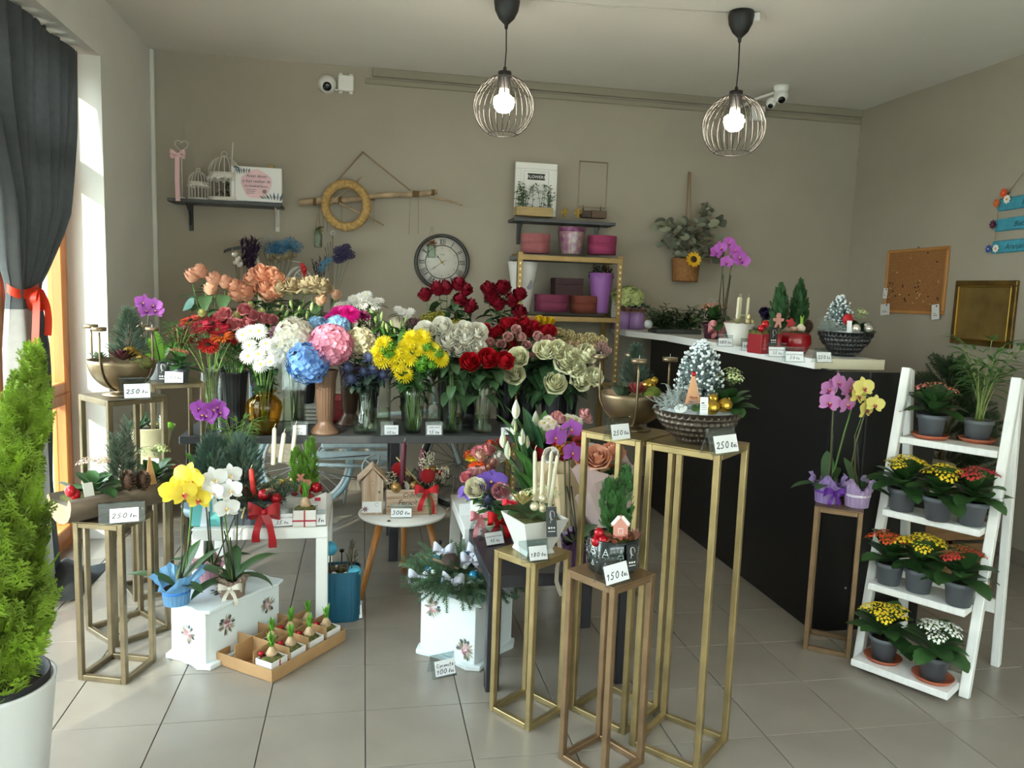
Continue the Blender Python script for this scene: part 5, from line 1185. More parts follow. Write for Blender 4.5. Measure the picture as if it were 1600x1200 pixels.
bunch('rose', 'rose', 'cream green roses above the peace lily', [(0.8290,1.5600,1.0955),(0.9577,1.5600,1.1225),(1.0226,1.5600,1.1343),(1.0751,1.5600,1.1033),(1.0693,1.5600,1.0675),(0.8040,1.5600,0.9961),(1.0160,1.5600,0.9451),(1.1330,1.5600,1.0399),(1.1436,1.5600,0.9717),(1.2242,1.5600,0.9907),(1.1631,1.5600,1.1084)], .14, lambda i: brose[i % 2] if i % 3 else grose[2], [M('f0edca', .5, ovar=.05, trans=.2), m_leaf], Vcr, nk(Vcr, .30), .05, 9, .10, lmat=M('3c5c3a', .4, ovar=.35), up=(0, -.8, .6), out=.9, skirt=60)
bunch('spray_rose', 'rose', 'blush spray roses behind the cream roses', [(1.1811,1.7400,1.1439),(1.2277,1.7400,1.1337),(1.2815,1.7400,1.1385),(1.2445,1.7400,1.1042),(1.2848,1.7400,1.0712),(1.1502,1.7400,1.1507),(1.2757,1.7400,1.0185)], .062, lambda i: bud[i % 2], [M('dcc0a2', .5, ovar=.08), m_leaf], K10, nk(K10, .3), .04, 4, .06, up=(0, -.6, .8))
# daisies, carnations
wd = daisy_mesh(13, 2, .17, .15, .10)
for px, k in (([(-0.0377,1.9200,1.4075),(-0.0804,1.9200,1.3953),(0.0053,1.9200,1.3944),(-0.0265,1.9200,1.3608),(0.0490,1.9200,1.3522),(0.0629,1.9200,1.3890),(-0.0587,1.9200,1.3707),(-0.1192,1.9200,1.3652),(-0.1545,1.9200,1.3569),(0.0306,1.9200,1.3807),(-0.0057,1.9200,1.4194)], 0),):
    bunch('daisy_mum', 'chrysanthemum', 'small white daisy mums against the wall', px, .07, lambda i: wd, [M('e6e2dc', .55, ovar=.05), M('d6cf9a', .7), m_stem], K4, nk(K4, .3), .05, 4, .08, LF_LONG, m_leafd, up=(0, -.6, .8))
bunch('daisy_mum', 'chrysanthemum', 'small white daisy mums left of the dark red roses', [(0.1948,1.9300,1.3306),(0.2244,1.9300,1.3094),(0.1726,1.9300,1.3446),(0.2423,1.9300,1.3320),(0.0467,1.9300,1.2641)], .062, lambda i: wd, [M('ddd8d2', .55, ovar=.05), M('d6cf9a', .7), m_stem], K6, nk(K6, .3), .05, 4, .08, LF_LONG, m_leafd, up=(0, -.6, .8))
lb = cached('lily_bud', lambda: one(lathe([(.02, -.5), (.10, -.3), (.16, 0), (.12, .3), (.03, .5), (.001, .52)], 8, lambda a, z: 1+.1*math.cos(3*a))))
for px, v, w_ in (([(-0.4549,1.7800,1.3341),(-0.4081,1.7800,1.3563),(-0.3644,1.7800,1.3299),(-0.3238,1.7800,1.3102),(-0.3003,1.7800,1.3457),(-0.3845,1.7800,1.2981),(-0.4315,1.7800,1.3072)], K3, 'green flower buds behind the pink lisianthus'), ([(0.0265,1.8000,1.3230),(0.0759,1.8000,1.3067),(0.1330,1.8000,1.2654),(0.1828,1.8000,1.2595),(0.1513,1.8000,1.2265),(0.1050,1.8000,1.2433),(0.2107,1.8000,1.2889),(0.0445,1.8000,1.2916),(0.0836,1.8000,1.2570)], K6, 'green lily buds right of the magenta mums')):
    bunch('lily_bud', 'bud', w_, px, .055, lambda i: lb, [M('a8bb78', .5, ovar=.15)], v, nk(v, .3), .05, 9, .11, LF_LONG, m_leaf, up=(0, -.3, 1), lo=.4, hi=.98, jit=.6)
ca = [rose_mesh(s, 1.3, .11) for s in (21, 22)]
bunch('carnation', 'carnation', 'red carnations above the cream roses', [(0.6707,1.7800,1.2330),(0.7162,1.7800,1.2012),(0.6684,1.7800,1.1891),(0.7451,1.7800,1.2238),(0.7775,1.7800,1.2576),(0.8295,1.7800,1.2662),(0.8820,1.7800,1.2639),(0.9351,1.7800,1.2541),(0.9894,1.7800,1.2222),(1.0309,1.7800,1.2306),(0.9026,1.7800,1.2165),(0.8189,1.7800,1.1409)], .085, lambda i: ca[i % 2], [M('b01424', .5, ovar=.15), m_leaf], K9, nk(K9, .3), .05, 4, .08, LF_LONG, m_leaf, skirt=36, up=(0, -.6, .8))
bunch('mini_carnation', 'carnation', 'small pale pink carnations before the red ones', [(0.8186,1.7000,1.2414),(0.7760,1.7000,1.2007),(0.8460,1.7000,1.1986),(0.6822,1.7000,1.1626),(0.7407,1.7000,1.1602),(0.9457,1.7000,1.2081),(1.0062,1.7000,1.1876),(0.9442,1.7000,1.1498),(0.7611,1.7000,1.0991),(0.9205,1.7000,1.0910),(1.0289,1.7000,1.1808),(0.8845,1.7000,1.1559)], .066, lambda i: ca[i % 2], [M('e0a8a2', .5, ovar=.08), m_leaf], K9, nk(K9, .3), .05, 4, .06, LF_LONG, m_leaf, up=(0, -.7, .7))
bunch('spray_rose', 'rose', 'small yellow spray roses at the foot of the rack', [(0.9930,1.8600,1.2999),(1.0281,1.8600,1.2895),(1.0590,1.8600,1.2904),(1.0215,1.8600,1.2630),(1.0484,1.8600,1.2675)], .052, lambda i: grose[i % 3], [M('e6c22a', .5), m_leaf], K10, nk(K10, .3), .04, 4, .08, skirt=25, up=(0, -.6, .8))
bunch('spray_rose', 'rose', 'coral spray roses right of the dark red roses', [(0.9054,1.9000,1.2957),(0.9603,1.9000,1.2745)], .06, lambda i: grose[i % 3], [M('cc6a58', .5), m_leaf], K9, nk(K9, .3), .04, 4, .06)
# fillers: haze of tiny flowers, uncountable
def filler(name, label, cat, pts, r, col, n, v, h, dot=.005, lcol=None, spread=(1, 1, .7)):
    t = thing(name, label, cat, v); m = MB(); o = np.array(v); D = ball(dot, 5, 4); Ts = []; st = MB()
    for c in pts:
        c = np.array(c)-o
        for i in range(n):
            d = np.array([R.gauss(0, 1), R.gauss(0, 1), R.gauss(0, 1)]); d /= np.linalg.norm(d); p = c+d*r*R.random()**.4*np.array(spread); Ts.append(tr(*p))
            if i % 5 == 0: st.add(*tube([c+[0, 0, -r*1.2], (c+p)/2, p], .0007, 3, cap=False))
        st.add(*tube(bez((0, 0, .02), (0, 0, h*1.1), c+[0, 0, -r*1.2], 7), .002, 4))
    m.stamp(*D, Ts); put('florets', m, M(col, .6, var=.25, vs=40), t, kind='stuff'); put('stems', st, lcol or M('6a6a40', .6), t, kind='stuff'); return t
filler('solidago', 'yellow green goldenrod bunch under the dark red roses below the clock', 'flower', [(0.3356,1.8400,1.2905),(0.3860,1.8400,1.3137),(0.4344,1.8400,1.2750),(0.4971,1.8400,1.2656),(0.3216,1.8400,1.2647)], .052, '8f8a2a', 150, K7, .3)
filler('limonium', 'dull purple sea lavender bunch left of the goldenrod', 'flower', [(0.2540,1.8600,1.2693),(0.2944,1.8600,1.2448),(0.3119,1.8600,1.2781)], .045, '6e4a4e', 120, K6, .3)
filler('waxflower', 'cream waxflower haze behind the cream roses at the rack foot', 'flower', [(1.1093,1.8600,1.2047),(1.1711,1.8600,1.2213),(1.2389,1.8600,1.2001),(1.3056,1.8600,1.2092),(1.3699,1.8600,1.1953),(1.1419,1.8600,1.1751),(1.2679,1.8600,1.1702),(1.1080,1.8600,1.2350)], .05, 'cfbd8a', 130, K10, .3)
filler('gypsophila', 'dusty pink filler flowers at the right end of the flower table', 'flower', [(1.3606,1.8000,1.1691),(1.3857,1.8000,1.1392)], .04, 'c49a98', 100, Vcr, .3)
big = thing('foliage_leaf', 'large teal green leaf at the far left below the loose peach roses', 'leaf', K1)
for p, a in (((-0.9346,1.9200,1.3401), 2.9), ((-0.8815,1.9000,1.3039), 2.6)):
    q = np.array(p)-np.array(K1); put('leaf', one(leaf(.11, .085, .7, .12, 9, 'heart')), M('5f8276', .5), big, tr(*q) @ rz(a) @ rx(-.9) @ ry(.25)); put('stem', one(tube(bez((0, 0, .05), (0, 0, .4), q, 6), .002, 4)), m_stem, big)
# things standing on the table between the vases
t = thing('gift_bag', 'white paper bag with a green leaf print on the table behind the amber vase', 'bag', tb((-0.5158,1.9300,0.7006))); 
put('bag', MB().add(*rbox(-.13, -.04, 0, .10, .04, .34, .004)), M('efece4', .6), t, smooth=False)
m = MB()
for i in range(14): a = uni(0, 6.3); m.add(*sleaf(uni(-.05, .03), uni(.16, .26), a, .035))
put('leaf_print', MB().add(np.concatenate(m.v)+[0, -.0395, 0], [a for a, _ in m.f]), M('9bb08a', .7), t, smooth=False)
put('blue_tag', one(rbox(-.125, -.046, .09, -.085, -.041, .20, .001)), M('9fc6d8', .5), t, smooth=False)
for k in range(5):
    b = thing('book', ('lowest', 'second lowest', 'middle', 'second highest', 'topmost')[k]+' of the five thin pads stacked behind the bronze urn', 'book', ((-0.2785,1.8600,0.7316)[0]+.004*(k % 2), 1.86, TZ+k*.021), group='pads stacked behind the bronze urn')
    put('pages', one(rbox(-.055, -.07, .003, .055, .07, .017, .001)), M('e9e7e2', .7), b, smooth=False); put('cover', one(rbox(-.057, -.072, .0, .057, .072, .003, .001)), M('2b2d33', .5), b, smooth=False); put('cover', one(rbox(-.057, -.072, .017, .057, .072, .02, .001)), M('c9c7c2', .5), b, smooth=False)
t = thing('gift_box', 'small red patterned box between the two bronze urns', 'box', tb((-0.1452,1.9000,0.7069)))
put('box', one(rbox(-.05, -.03, 0, .04, .03, .15, .003)), M('a02c34', .6, var=.3, vs=40), t, smooth=False); put('lid', one(rbox(-.053, -.033, .12, .043, .033, .155, .003)), M('b8484c', .6), t, smooth=False)
g = 'price cards along the flower table'
price(tb((-0.3394,1.4750,0.6920)), 'clear price card stand on the long table right of the amber vase', [('HORTENSIE', .010, .55), ('25 lei', .013, .1)], .085, .075, 0, .78, .2, group=g)
price(tb((0.1176,1.4750,0.6915)), 'clear price card stand on the long table right of the thistle vase', [('CRIZANTEME', .009, .6), ('10 lei', .014, .1)], .09, .075, 0, .80, .2, cx=.12, group=g)
price(tb((0.3536,1.4750,0.6878)), 'clear price card stand on the long table right of the crystal vase', [('GAROAFA', .013, .68), ('15 lei', .016, .12)], .092, .075, 0, .82, .2, group=g)
price(tb((0.7527,1.4750,0.6837)), 'clear price card stand at the right end of the long table', [('10 lei', .014, .3)], .09, .06, 0, .85, .25, group=g)

# ================================================================ arrangements, left side
m_brz = M('85735a', .38, .85, var=.3, vs=7, bump=.06, bs=30); m_snow = M('e2e6ea', .9, bump=.5, bs=120); m_gball = M('b8933a', .22, .9); m_spr = M('3a5c4a', .6, ovar=.2); m_cyp = M('3c6a38', .55, ovar=.15)
m_redb = M('a8121f', .18, .35); m_twr = M('c2161f', .45, trans=.2)
def bowl4(p, R_, label, rot, cupz):
    t = thing('bronze_bowl', label, 'arrangement', p, rot); H = R_*1.0
    pr = [(.001, 0), (R_*.58, 0), (R_*.60, .004), (R_*.3, .010), (R_*.22, .016)]
    pr += [(R_*math.sin(a), .016+H*(1-math.cos(a))) for a in np.linspace(.25, PI/2, 12)] + [(R_*.97, .016+H), (R_*.5, .016+H*.5), (.001, .016+H*.4)]
    put('bowl', one(lathe(pr, 48)), m_brz, t)
    put('soil', one(lathe([(.001, H*.97), (R_*.95, H*.95)], 24)), m_moss, t)
    for k in range(4):
        a = k*PI/2+PI/4; c, s = math.cos(a), math.sin(a)
        P = [((R_*math.sin(b)+.004)*c, (R_*math.sin(b)+.004)*s, .016+H*(1-math.cos(b))) for b in np.linspace(.3, PI/2, 8)] + [((R_+.006)*c, (R_+.006)*s, z) for z in np.linspace(H+.04, cupz-.005, 4)]
        h = put('candle_arm', one(tube(P, .0042, 6)), m_brz, t)
        T_ = tr((R_+.006)*c, (R_+.006)*s, cupz)
        put('candle_cup', one(lathe([(.001, 0), (.026, 0), (.0265, .015), (.024, .015), (.024, .006), (.001, .006)], 24)), m_brz, h, T_)
        put('tealight', one(lathe([(.001, .014), (.023, .013), (.023, .006)], 20)).add(*tube([(0, 0, .013), (.001, 0, .026)], .001, 4)), M('e6e0d2', .5), h, T_)
    return t, H+.01
def bark(t, pts, s, col, metal=0.):
    for p in pts: put('bark_chip', one(ball(1, 7, 5, .6)).add(*ball(.6, 6, 4, .5), T=tr(.7, .3, .2)), M(col, .35 if metal else .8, metal, ovar=.25), t, tr(*p) @ rz(uni(0, 6)) @ rx(uni(-.5, .5)) @ sc(s*uni(.7, 1.3), s*uni(.6, 1), s), smooth=False)
t, H = bowl4((-.978, .761, 1.0), .128, 'bronze bowl with candle cups and a little spruce, on the stand beside the window', .45, .265)
conifer('spruce', t, (.03, .02, H), .20, .085, m_spr, 420, fr=.045, kind='spruce', up=.5)
rosette(t, (-.01, -.07, H+.01), .075, M('4a1f22', .5, ovar=.1), 24); rosette(t, (-.085, -.01, H+.01), .05, M('5a6a58', .5), 20)
bark(t, [(.03, -.06, H+.035), (.055, -.05, H+.02), (.02, -.05, H+.05), (.07, -.075, H+.01)], .022, 'b89a4a', .8)
put('moss', one(ball(.05, 10, 6, .5)), m_moss, t, (.06, -.08, H-.005)); bark(t, [(.095, -.04, H), (-.05, -.09, H), (.10, -.01, H)], .016, '6a3a2c')
def palm(p, label, h, n, potf=None, lm=None, L=.12, T=None, spread=.11, leafl=.075, z0=.0):
    t = thing('parlor_palm', label, 'potted plant', p, T=T); q = random.Random(label)
    if potf: potf(t)
    me = cached(('leaf', 'palm'), lambda: one(leaf(1, .16, .5, .12, 6, 'lance')))
    for i in range(n):
        a = i*2.4; sp = spread*q.uniform(.3, 1); hh = h*q.uniform(.55, 1.0)
        P = bez((q.uniform(-.012, .012), q.uniform(-.012, .012), z0), (sp*.2*math.cos(a), sp*.2*math.sin(a), z0+hh*.6), (sp*math.cos(a), sp*math.sin(a), z0+hh), 9)
        s = put('frond_stem', one(tube(P, [.003]*5+[.0015]*4, 5)), M('7d8c4a', .5), t)
        for k in range(4, 9):
            d = P[k]-P[k-1]; yaw = math.atan2(d[1], d[0])
            for e in (-1, 1): put('leaflet', me, lm or m_leaf, s, tr(*P[k]) @ rz(yaw+e*q.uniform(.5, 1.0)) @ ry(-.25+q.uniform(-.4, .3)) @ sc(leafl*q.uniform(.75, 1.15)))
        put('leaflet', me, lm or m_leaf, s, tr(*P[-1]) @ rz(a) @ ry(-.6) @ sc(leafl))
    return t
# behind: orchid, palm and kalanchoe on the second tall stand (top 0.99)
palm((-.90, 1.40, .991), 'bushy parlor palm on the tall left stand, behind the purple orchid', .22, 18, lambda t: pot(t, .038, .05, .08, M('6b6f72', .5)), z0=.07, spread=.09, leafl=.065)
orchid((-.985, 1.36, .991), 'small purple orchid with bright green leaves on the tall left stand', [(2.4, .16, .055, 1.2, .5), (2.0, .17, .055, 1.35, .3), (2.9, .15, .05, .9, .8), (1.2, .14, .05, 1.1, .6)], [([(-1.0304,1.3300,1.1553), (-1.0169,1.3200,1.2772), (-1.0102,1.3100,1.3437)], [(-1.0300,1.2900,1.3585),(-1.0082,1.2900,1.3324),(-0.9856,1.2900,1.3450),(-1.0168,1.2900,1.3202),(-0.9777,1.2900,1.3214)])], 'a553ac', '7a2a80', T=None, lm=M('7aa83a', .4, trans=.3), r=.045, h=.08, bs=.075)
t = kalanchoe((-.865, 1.255, .991), 'b04a50', 'small red kalanchoe in a grey pot behind the left price cards', .78, 4, 12, dense=20); tagc(t, (-.075, -.02, 0), .042, .10, M('222326', .5), tilt=0, name='black_tag')
price((-.885, 1.225, .991), 'price card reading 250 lei on the tall stand left of the gerberas', [('250 lei', .026, .3)], .095, .08, .1, .82, .3)
price((-.905, .66, 1.001), 'price card reading 250 lei beside the bowl on the window stand', [('250 lei', .03, .3)], .115, .085, .35, .8, .35, cx=.05)
# cream pot
t = thing('vintage_pot', 'flared cream pot of aloe and tiny garden pieces behind the log', 'potted plant', (-.99, 1.22, .60)); mc = M('b6ad8c', .7, var=.12, vs=10)
put('pot', one(lathe([(.001, 0), (.056, 0), (.062, .02), (.072, .09), (.088, .155), (.104, .185), (.106, .192), (.098, .19), (.08, .155), (.001, .15)], 36)), mc, t); put('soil', one(lathe([(.001, .17), (.09, .168)], 18)), m_soil, t)
m = MB()
for i in range(10): m.add(*sleaf(.01+uni(-.022, .022), .085+uni(-.022, .022), uni(0, 6.3), .022))
put('painted_flower', MB().add(np.concatenate(m.v)*[1, 1, 1]+[0, -.079, 0], [a for a, _ in m.f]), M('4a4636', .7), t, tr(0, 0, 0) @ rx(-.12), smooth=False)
put('base_plinth', one(rbox(-.075, -.075, 0, .075, .075, .012, .003)), M('8d8570', .7), t, smooth=False)
for k in range(9): put('aloe_leaf', one(leaf(.10, .022, -.3, .5, 6, 'taper', up=1.0-.05*k)), M('46704e', .45, ovar=.15), t, tr(-.055, -.02, .165) @ rz(k*2.4))
rosette(t, (.0, .02, .175), .05, M('5a7a58', .5), 20); rosette(t, (-.01, .055, .18), .06, M('3f6a44', .5), 20); put('mushroom', one(lathe([(.006, 0), (.007, .03), (.022, .03), (.016, .045), (.001, .052)], 14)), M('d8c8b0', .6), t, (.02, -.02, .17)); put('stone', one(ball(.018, 8, 6, .7)), M('7a5a48', .8), t, (.04, .0, .172))
lad = MB().add(*box(.052, -.062, .165, .056, -.058, .25)).add(*box(.076, -.062, .165, .080, -.058, .25))
for k in range(5): lad.add(*box(.052, -.062, .18+k*.014, .080, -.058, .184+k*.014))
put('tiny_ladder', lad, M('e6e2da', .5), t, smooth=False); put('ball_cactus', one(ball(.022, 12, 8)), M('6fb028', .5), t, (.085, -.02, .19))
t = thing('care_card', 'white folded care card leaning below the cream pot', 'card', (-.965, 1.115, .601)); put('paper', one(rbox(-.03, -.001, 0, .03, .001, .055, .0005)), m_card, t, rx(-.2), smooth=False); put('barcode', one(box(-.018, -.002, .02, .018, -.001, .035)), M('9a9aa0', .6), t, rx(-.2), smooth=False)
# log planter
A_ = np.array((-1.0679,0.3041,0.6550)); B_ = np.array((-0.7297,0.6375,0.6550)); d = B_-A_; L = np.linalg.norm(d); yaw = math.atan2(d[1], d[0])
t = thing('log_planter', 'hollow log planted with kalanchoe, spruce and cones on the low window stand', 'arrangement', T=tr(A_[0], A_[1], .603) @ rz(yaw) @ sc(1, 1.25, 1.22))
m_log = M('6b5d50', .9, var=.3, vs=9, bump=.7, bs=25, stretch=(.6, 3, 3)); n = 18; V = []; ks = np.linspace(0, L, 16)
prf = [(math.pi*(1+i/8)) for i in range(9)]
for x in ks:
    w_ = 1+.05*math.sin(x*31)+.04*math.sin(x*13)
    ring = [(.068*w_*math.cos(a), .055+.055*math.sin(a)) for a in prf] + [(.068*w_, .072), (.056, .080), (.046, .060), (-.046, .060), (-.056, .080), (-.068*w_, .074)]
    V += [(x, y, z*(1 if z > .02 else .9)) for y, z in ring]
k = 15; F = [(i*k+j, i*k+(j+1) % k, (i+1)*k+(j+1) % k, (i+1)*k+j) for i in range(15) for j in range(k)]
put('log', one((np.array(V), [np.array(F)])), m_log, t); put('cut_end', MB().add(V[:k], [np.array([list(range(k))])]).add(V[-k:], [np.array([list(range(k))[::-1]])]), M('a08a68', .8, var=.2, vs=30), t, smooth=False)
put('moss', one(box(.03, -.045, .05, L-.03, .045, .072)), m_moss, t, smooth=False)
def kalpart(t, p, fc, s, nl=12, nc=3, lm=None):
    for i in range(nl): a = i*2.4; put('leaf', KL(i % 3), lm or m_leafd, t, tr(p[0]+.01*math.cos(a), p[1]+.01*math.sin(a), p[2]+.02*s*i/nl) @ rz(a) @ ry(-(.15+.9*i/nl)) @ sc(.10*s*uni(.8, 1.1)*(1-.3*i/nl)))
    for i in range(nc): a = i*2.1+.7; put('flower_cluster', kal_mesh(26, i % 3), [M(fc, .5, ovar=.15), m_leafl, M('e6e0a0', .5)], t, tr(p[0]+.035*s*math.cos(a), p[1]+.035*s*math.sin(a), p[2]+.085*s+.01*i) @ look((math.cos(a)*.4, math.sin(a)*.4, 1)) @ sc(.055*s))
kalpart(t, (.13, 0, .075), 'c49a8a', 1.0); kalpart(t, (.36, 0, .075), 'a3ae72', 1.05, 14)
conifer('spruce', t, (.245, .02, .07), .19, .06, M('34523f', .6), 380, fr=.042, kind='spruce', up=.6, tips=2)
cone(t, (.22, -.05, .075), .055); cone(t, (.265, -.055, .075), .055)
put('pale_leaf', one(leaf(.06, .05, .3, .1, 6, 'oval')), M('9fb5a8', .5), t, tr(.06, 0, .085) @ rz(2.6) @ ry(-.7)); 
for x, z in ((.02, .10), (.035, .088)): put('red_bell', one(ball(.018, 12, 8)), m_redb, t, (x, -.035, z))
tagc(t, (.075, -.06, .055), .035, .065, M('c9c6c0', .6), tilt=-.3, script=False)
V, F = slab([(-.022, 0), (.022, 0), (.004, .085), (-.004, .085)], .003); put('wooden_tree_tag', MB().add(V, F), M('b58a5a', .6), t, tr(.30, -.062, .08) @ rx(-.1), smooth=False)
put('wooden_disc', one(lathe([(.031, 0), (.031, .005), (.001, .005)], 24)).add(*lathe([(.03, .0001), (.0001, 0)], 24)), M('cfc6b2', .7, var=.2, vs=60), t, tr(.425, -.06, .095) @ rx(PI/2-.2))
for i in range(6): put('berry', one(ball(.008, 8, 6)), m_redb, t, (.42+.012*i, -.035+.01*(i % 2), .115-.004*i))
price((-0.8646,0.3137,0.6010), 'price card reading 250 lei in front of the log planter', [('250 lei', .032, .3)], .15, .075, .25, .62, .22, cx=.05)
# tall conifer in the white pot
P0 = (-0.9733,-0.4590,-0.0000); t = thing('potted_conifer', 'tall yellow green lemon cypress in a white pot at the left edge', 'potted plant', P0)
put('pot', one(lathe([(.001, 0), (.105, 0), (.112, .01), (.150, .40), (.152, .41), (.143, .41), (.135, .36), (.001, .34)], 48)), M('d7d6d2', .35), t); put('inner_pot', one(lathe([(.128, .30), (.138, .425), (.133, .425), (.12, .36), (.001, .36)], 36)), M('1b1c20', .5), t); put('soil', one(lathe([(.001, .385), (.126, .38)], 20)), m_soil, t)
conifer('foliage', t, (.0, 0, .38), .88, .16, M('8ba832', .55, var=.5, vs=11, trans=.3), 1000, prof=.12, fr=.12, up=1.05, tips=4, lean=(.11, .0), bare=.0, ex=1.0)
# ---------------------------------------------------------------- white table at left
Z5 = .451
def on(x, y, Y): p = x; return (p[0], Y, Z5)
orchid(on((-0.7288,1.1200,0.5068), 0, 1.12), 'purple orchid behind the dark spruces at the left end of the long table', [(2.6, .17, .06, 1.15, .6), (1.9, .19, .06, 1.3, .4), (3.4, .16, .05, .8, .9), (.4, .15, .05, .9, .8)], [([(-0.7259,1.1000,0.6779), (-0.7225,1.0900,0.7993), (-0.7033,1.0800,0.8661)], [(-0.7438,1.0500,0.9001),(-0.7088,1.0500,0.8652),(-0.6811,1.0500,0.8946),(-0.6483,1.0500,0.8801),(-0.7278,1.0500,0.8710),(-0.6645,1.0500,0.9035)])], 'a84ab4', '7d2288', lm=M('4f8a34', .4, trans=.2), bs=.09)
palm(on((-0.5943,1.1500,0.4970), 0, 1.15), 'light green parlor palm behind the spruces, left of the amber vase', .33, 14, lambda t: pot(t, .04, .05, .08, m_gpot), lm=M('6a9440', .5, trans=.2, ovar=.2), z0=.07)
for x, l in ((334, 'left dark blue green dwarf spruce on the white table below the purple orchid'), (380, 'right dark blue green dwarf spruce on the white table below the amber vase')):
    t = thing('dwarf_spruce', l, 'potted plant', ((-0.6795,1.0200,0.5473)[0] if x == 334 else (-0.5521,1.0200,0.5455)[0], 1.02, Z5)); pot(t, .04, .05, .08, m_gpot); conifer('foliage', t, (0, 0, .07), .26, .115, M('436a5e', .6, ovar=.1), 700, prof=.7, fr=.052, kind='spruce', up=.7, tips=3)
t = thing('candle_arrangement', 'arrangement with blue candles at the left of the white table', 'arrangement', on((-0.7131,0.9200,0.4870), 0, .92)); put('dish', one(lathe([(.001, 0), (.07, 0), (.085, .04), (.08, .04), (.001, .03)], 28)), M('8d9aa5', .5), t)
fir(t, [(0, 0, .045, k*.9, uni(.1, .6)) for k in range(8)], .10)
for x, y, h in ((-.035, 0, .12), (-.02, -.03, .10), (.02, .01, .14)): candle(t, (x, y, .04), (x, y, h), .010, M('1f4aa8', .4))
candle(t, (.055, 0, .04), (.06, 0, .13), .006, M('6a7fb8', .4)); baubles(t, [(.03, -.05, .06), (.05, -.04, .085)], .014, m_redb); bark(t, [(.07, -.01, .06)], .02, 'c98a7a')
t = thing('gift_bag', 'turquoise paper bag with a white ribbon behind the yellow orchids', 'bag', on((-0.6629,0.7600,0.3981), 0, .76)); V, F = rbox(-.062, -.03, 0, .062, .03, .15, .003); put('bag', MB().add(V, F), M('63b3b3', .5), t, smooth=False)
put('ribbon', one(strip([(-.005, -.032, .14), (-.01, -.034, .07), (-.02, -.033, .0)], [(.018, -.032, .14), (.02, -.034, .07), (.008, -.033, .0)])), M('d9dfea', .4), t); put('label', one(box(.03, -.032, .06, .055, -.0305, .12)), M('cfd8d6', .6), t, smooth=False)
put('tissue', one(ball(.05, 9, 6, .5)), M('c9c4bd', .7), t, (0, 0, .15), smooth=False)
t = thing('candle_wreath', 'fir arrangement with a red candle and big red bow in a slate box', 'arrangement', on((-0.4617,0.7900,0.4115), 0, .79)); put('box', one(rbox(-.085, -.06, 0, .085, .08, .10, .002)), M('3f454f', .5), t, smooth=False); put('soil', one(box(-.08, -.055, .08, .08, .075, .098)), m_moss, t, smooth=False)
fir(t, [(uni(-.06, .06), uni(-.05, .05), .10, k*.42, uni(-.25, .6)) for k in range(30)], .15)
candle(t, (-.01, -.02, .11), (-.022, -.02, .235), .0115, M('d4322c', .35))
baubles(t, [(.035, -.07, .135), (.085, -.06, .115)], .024, m_redb); baubles(t, [(.055, -.09, .09)], .01, M('d8a8a0', .3, .4)); baubles(t, [(.0, -.09, .06), (-.055, -.08, .075)], .007, M('dcd6d0', .3))
cone(t, (-.035, -.05, .12), .04); bark(t, [(.06, -.03, .14)], .022, '8a6a58')
put('mistletoe_sprig', one(tube([(-.05, -.085, .04), (-.035, -.1, .09)], .005, 6)), M('d9c88a', .6), t)
rosette(t, (-.07, -.02, .13), .045, M('b9b49a', .6), 16)
bow(t, tr(.045, -.13, .075) @ rz(-.1), .13, M('a3121c', .35, trans=.1), .15, wd=.5)
t = thing('candle_arrangement', 'ivory twin candle arrangement with golden baubles behind the red candle', 'arrangement', on((-0.4020,0.9800,0.4191), 0, .98)); put('box', one(rbox(-.07, -.05, 0, .07, .05, .09, .002)), M('d9d4ca', .5), t, smooth=False)
for a, b in (((-0.4156,0.9800,0.6550), (-0.4097,0.9800,0.8255)), ((-0.3839,0.9700,0.6688), (-0.3671,0.9700,0.8040)), ((-0.3344,0.9800,0.6721), (-0.3194,1.0000,0.8338))): o_ = np.array(on((-0.4020,0.9800,0.4191), 0, .98)); candle(t, np.array(a)-o_, np.array(b)-o_, .0105, M('ddd3b8', .4))
fir(t, [(uni(-.05, .05), uni(-.04, .04), .085, k*.8, uni(0, .7)) for k in range(14)], .10); baubles(t, [(-.02, -.05, .12), (.0, -.055, .09), (-.045, -.03, .10)], .021, M('8f8a5a', .3, .5)); rosette(t, (.045, -.03, .11), .05, M('b59a4a', .4, .4), 18, T=rx(.6)); bark(t, [(.07, -.02, .13)], .02, 'd8c8b0')
t = thing('gift_planter', 'bright little cypress with red baubles and a moose tag in a white box', 'arrangement', on((-0.2745,0.9000,0.4107), 0, .90)); put('box', one(rbox(-.075, -.05, 0, .075, .05, .085, .002)), M('dcd5cd', .6), t, smooth=False); put('soil', one(box(-.07, -.045, .07, .07, .045, .083)), m_moss, t, smooth=False)
conifer('cypress', t, (.0, .01, .08), .24, .075, M('79a83a', .5, trans=.25), 430, prof=.5, fr=.045, up=1.0, tips=2)
baubles(t, [(.01, -.045, .115), (.055, -.035, .125)], .024, m_redb); bark(t, [(.07, -.01, .11), (-.04, -.04, .10), (.03, -.05, .09)], .018, '7a2a24')
V, F = slab([(-.03, 0), (-.022, .0), (-.02, .02), (.012, .02), (.014, 0), (.022, 0), (.024, .03), (.02, .042), (-.008, .044), (-.012, .055), (-.002, .066), (-.014, .07), (-.02, .062), (-.03, .07), (-.036, .064), (-.028, .05), (-.04, .046), (-.03, .036)], .004); put('moose_tag', MB().add(V, F), M('b5705a', .6), t, tr(.01, -.06, .125), smooth=False)
V, F = slab([(.0, 0), (.08, .0), (.08, .11), (.0, .075)], .002); put('paper_card', MB().add(V, F), M('d6cfc9', .6), t, tr(.02, -.056, .0), smooth=False); put('printed_mark', one(box(.05, -.0585, .07, .075, -.0565, .085)), M('b8263c', .6), t, smooth=False)
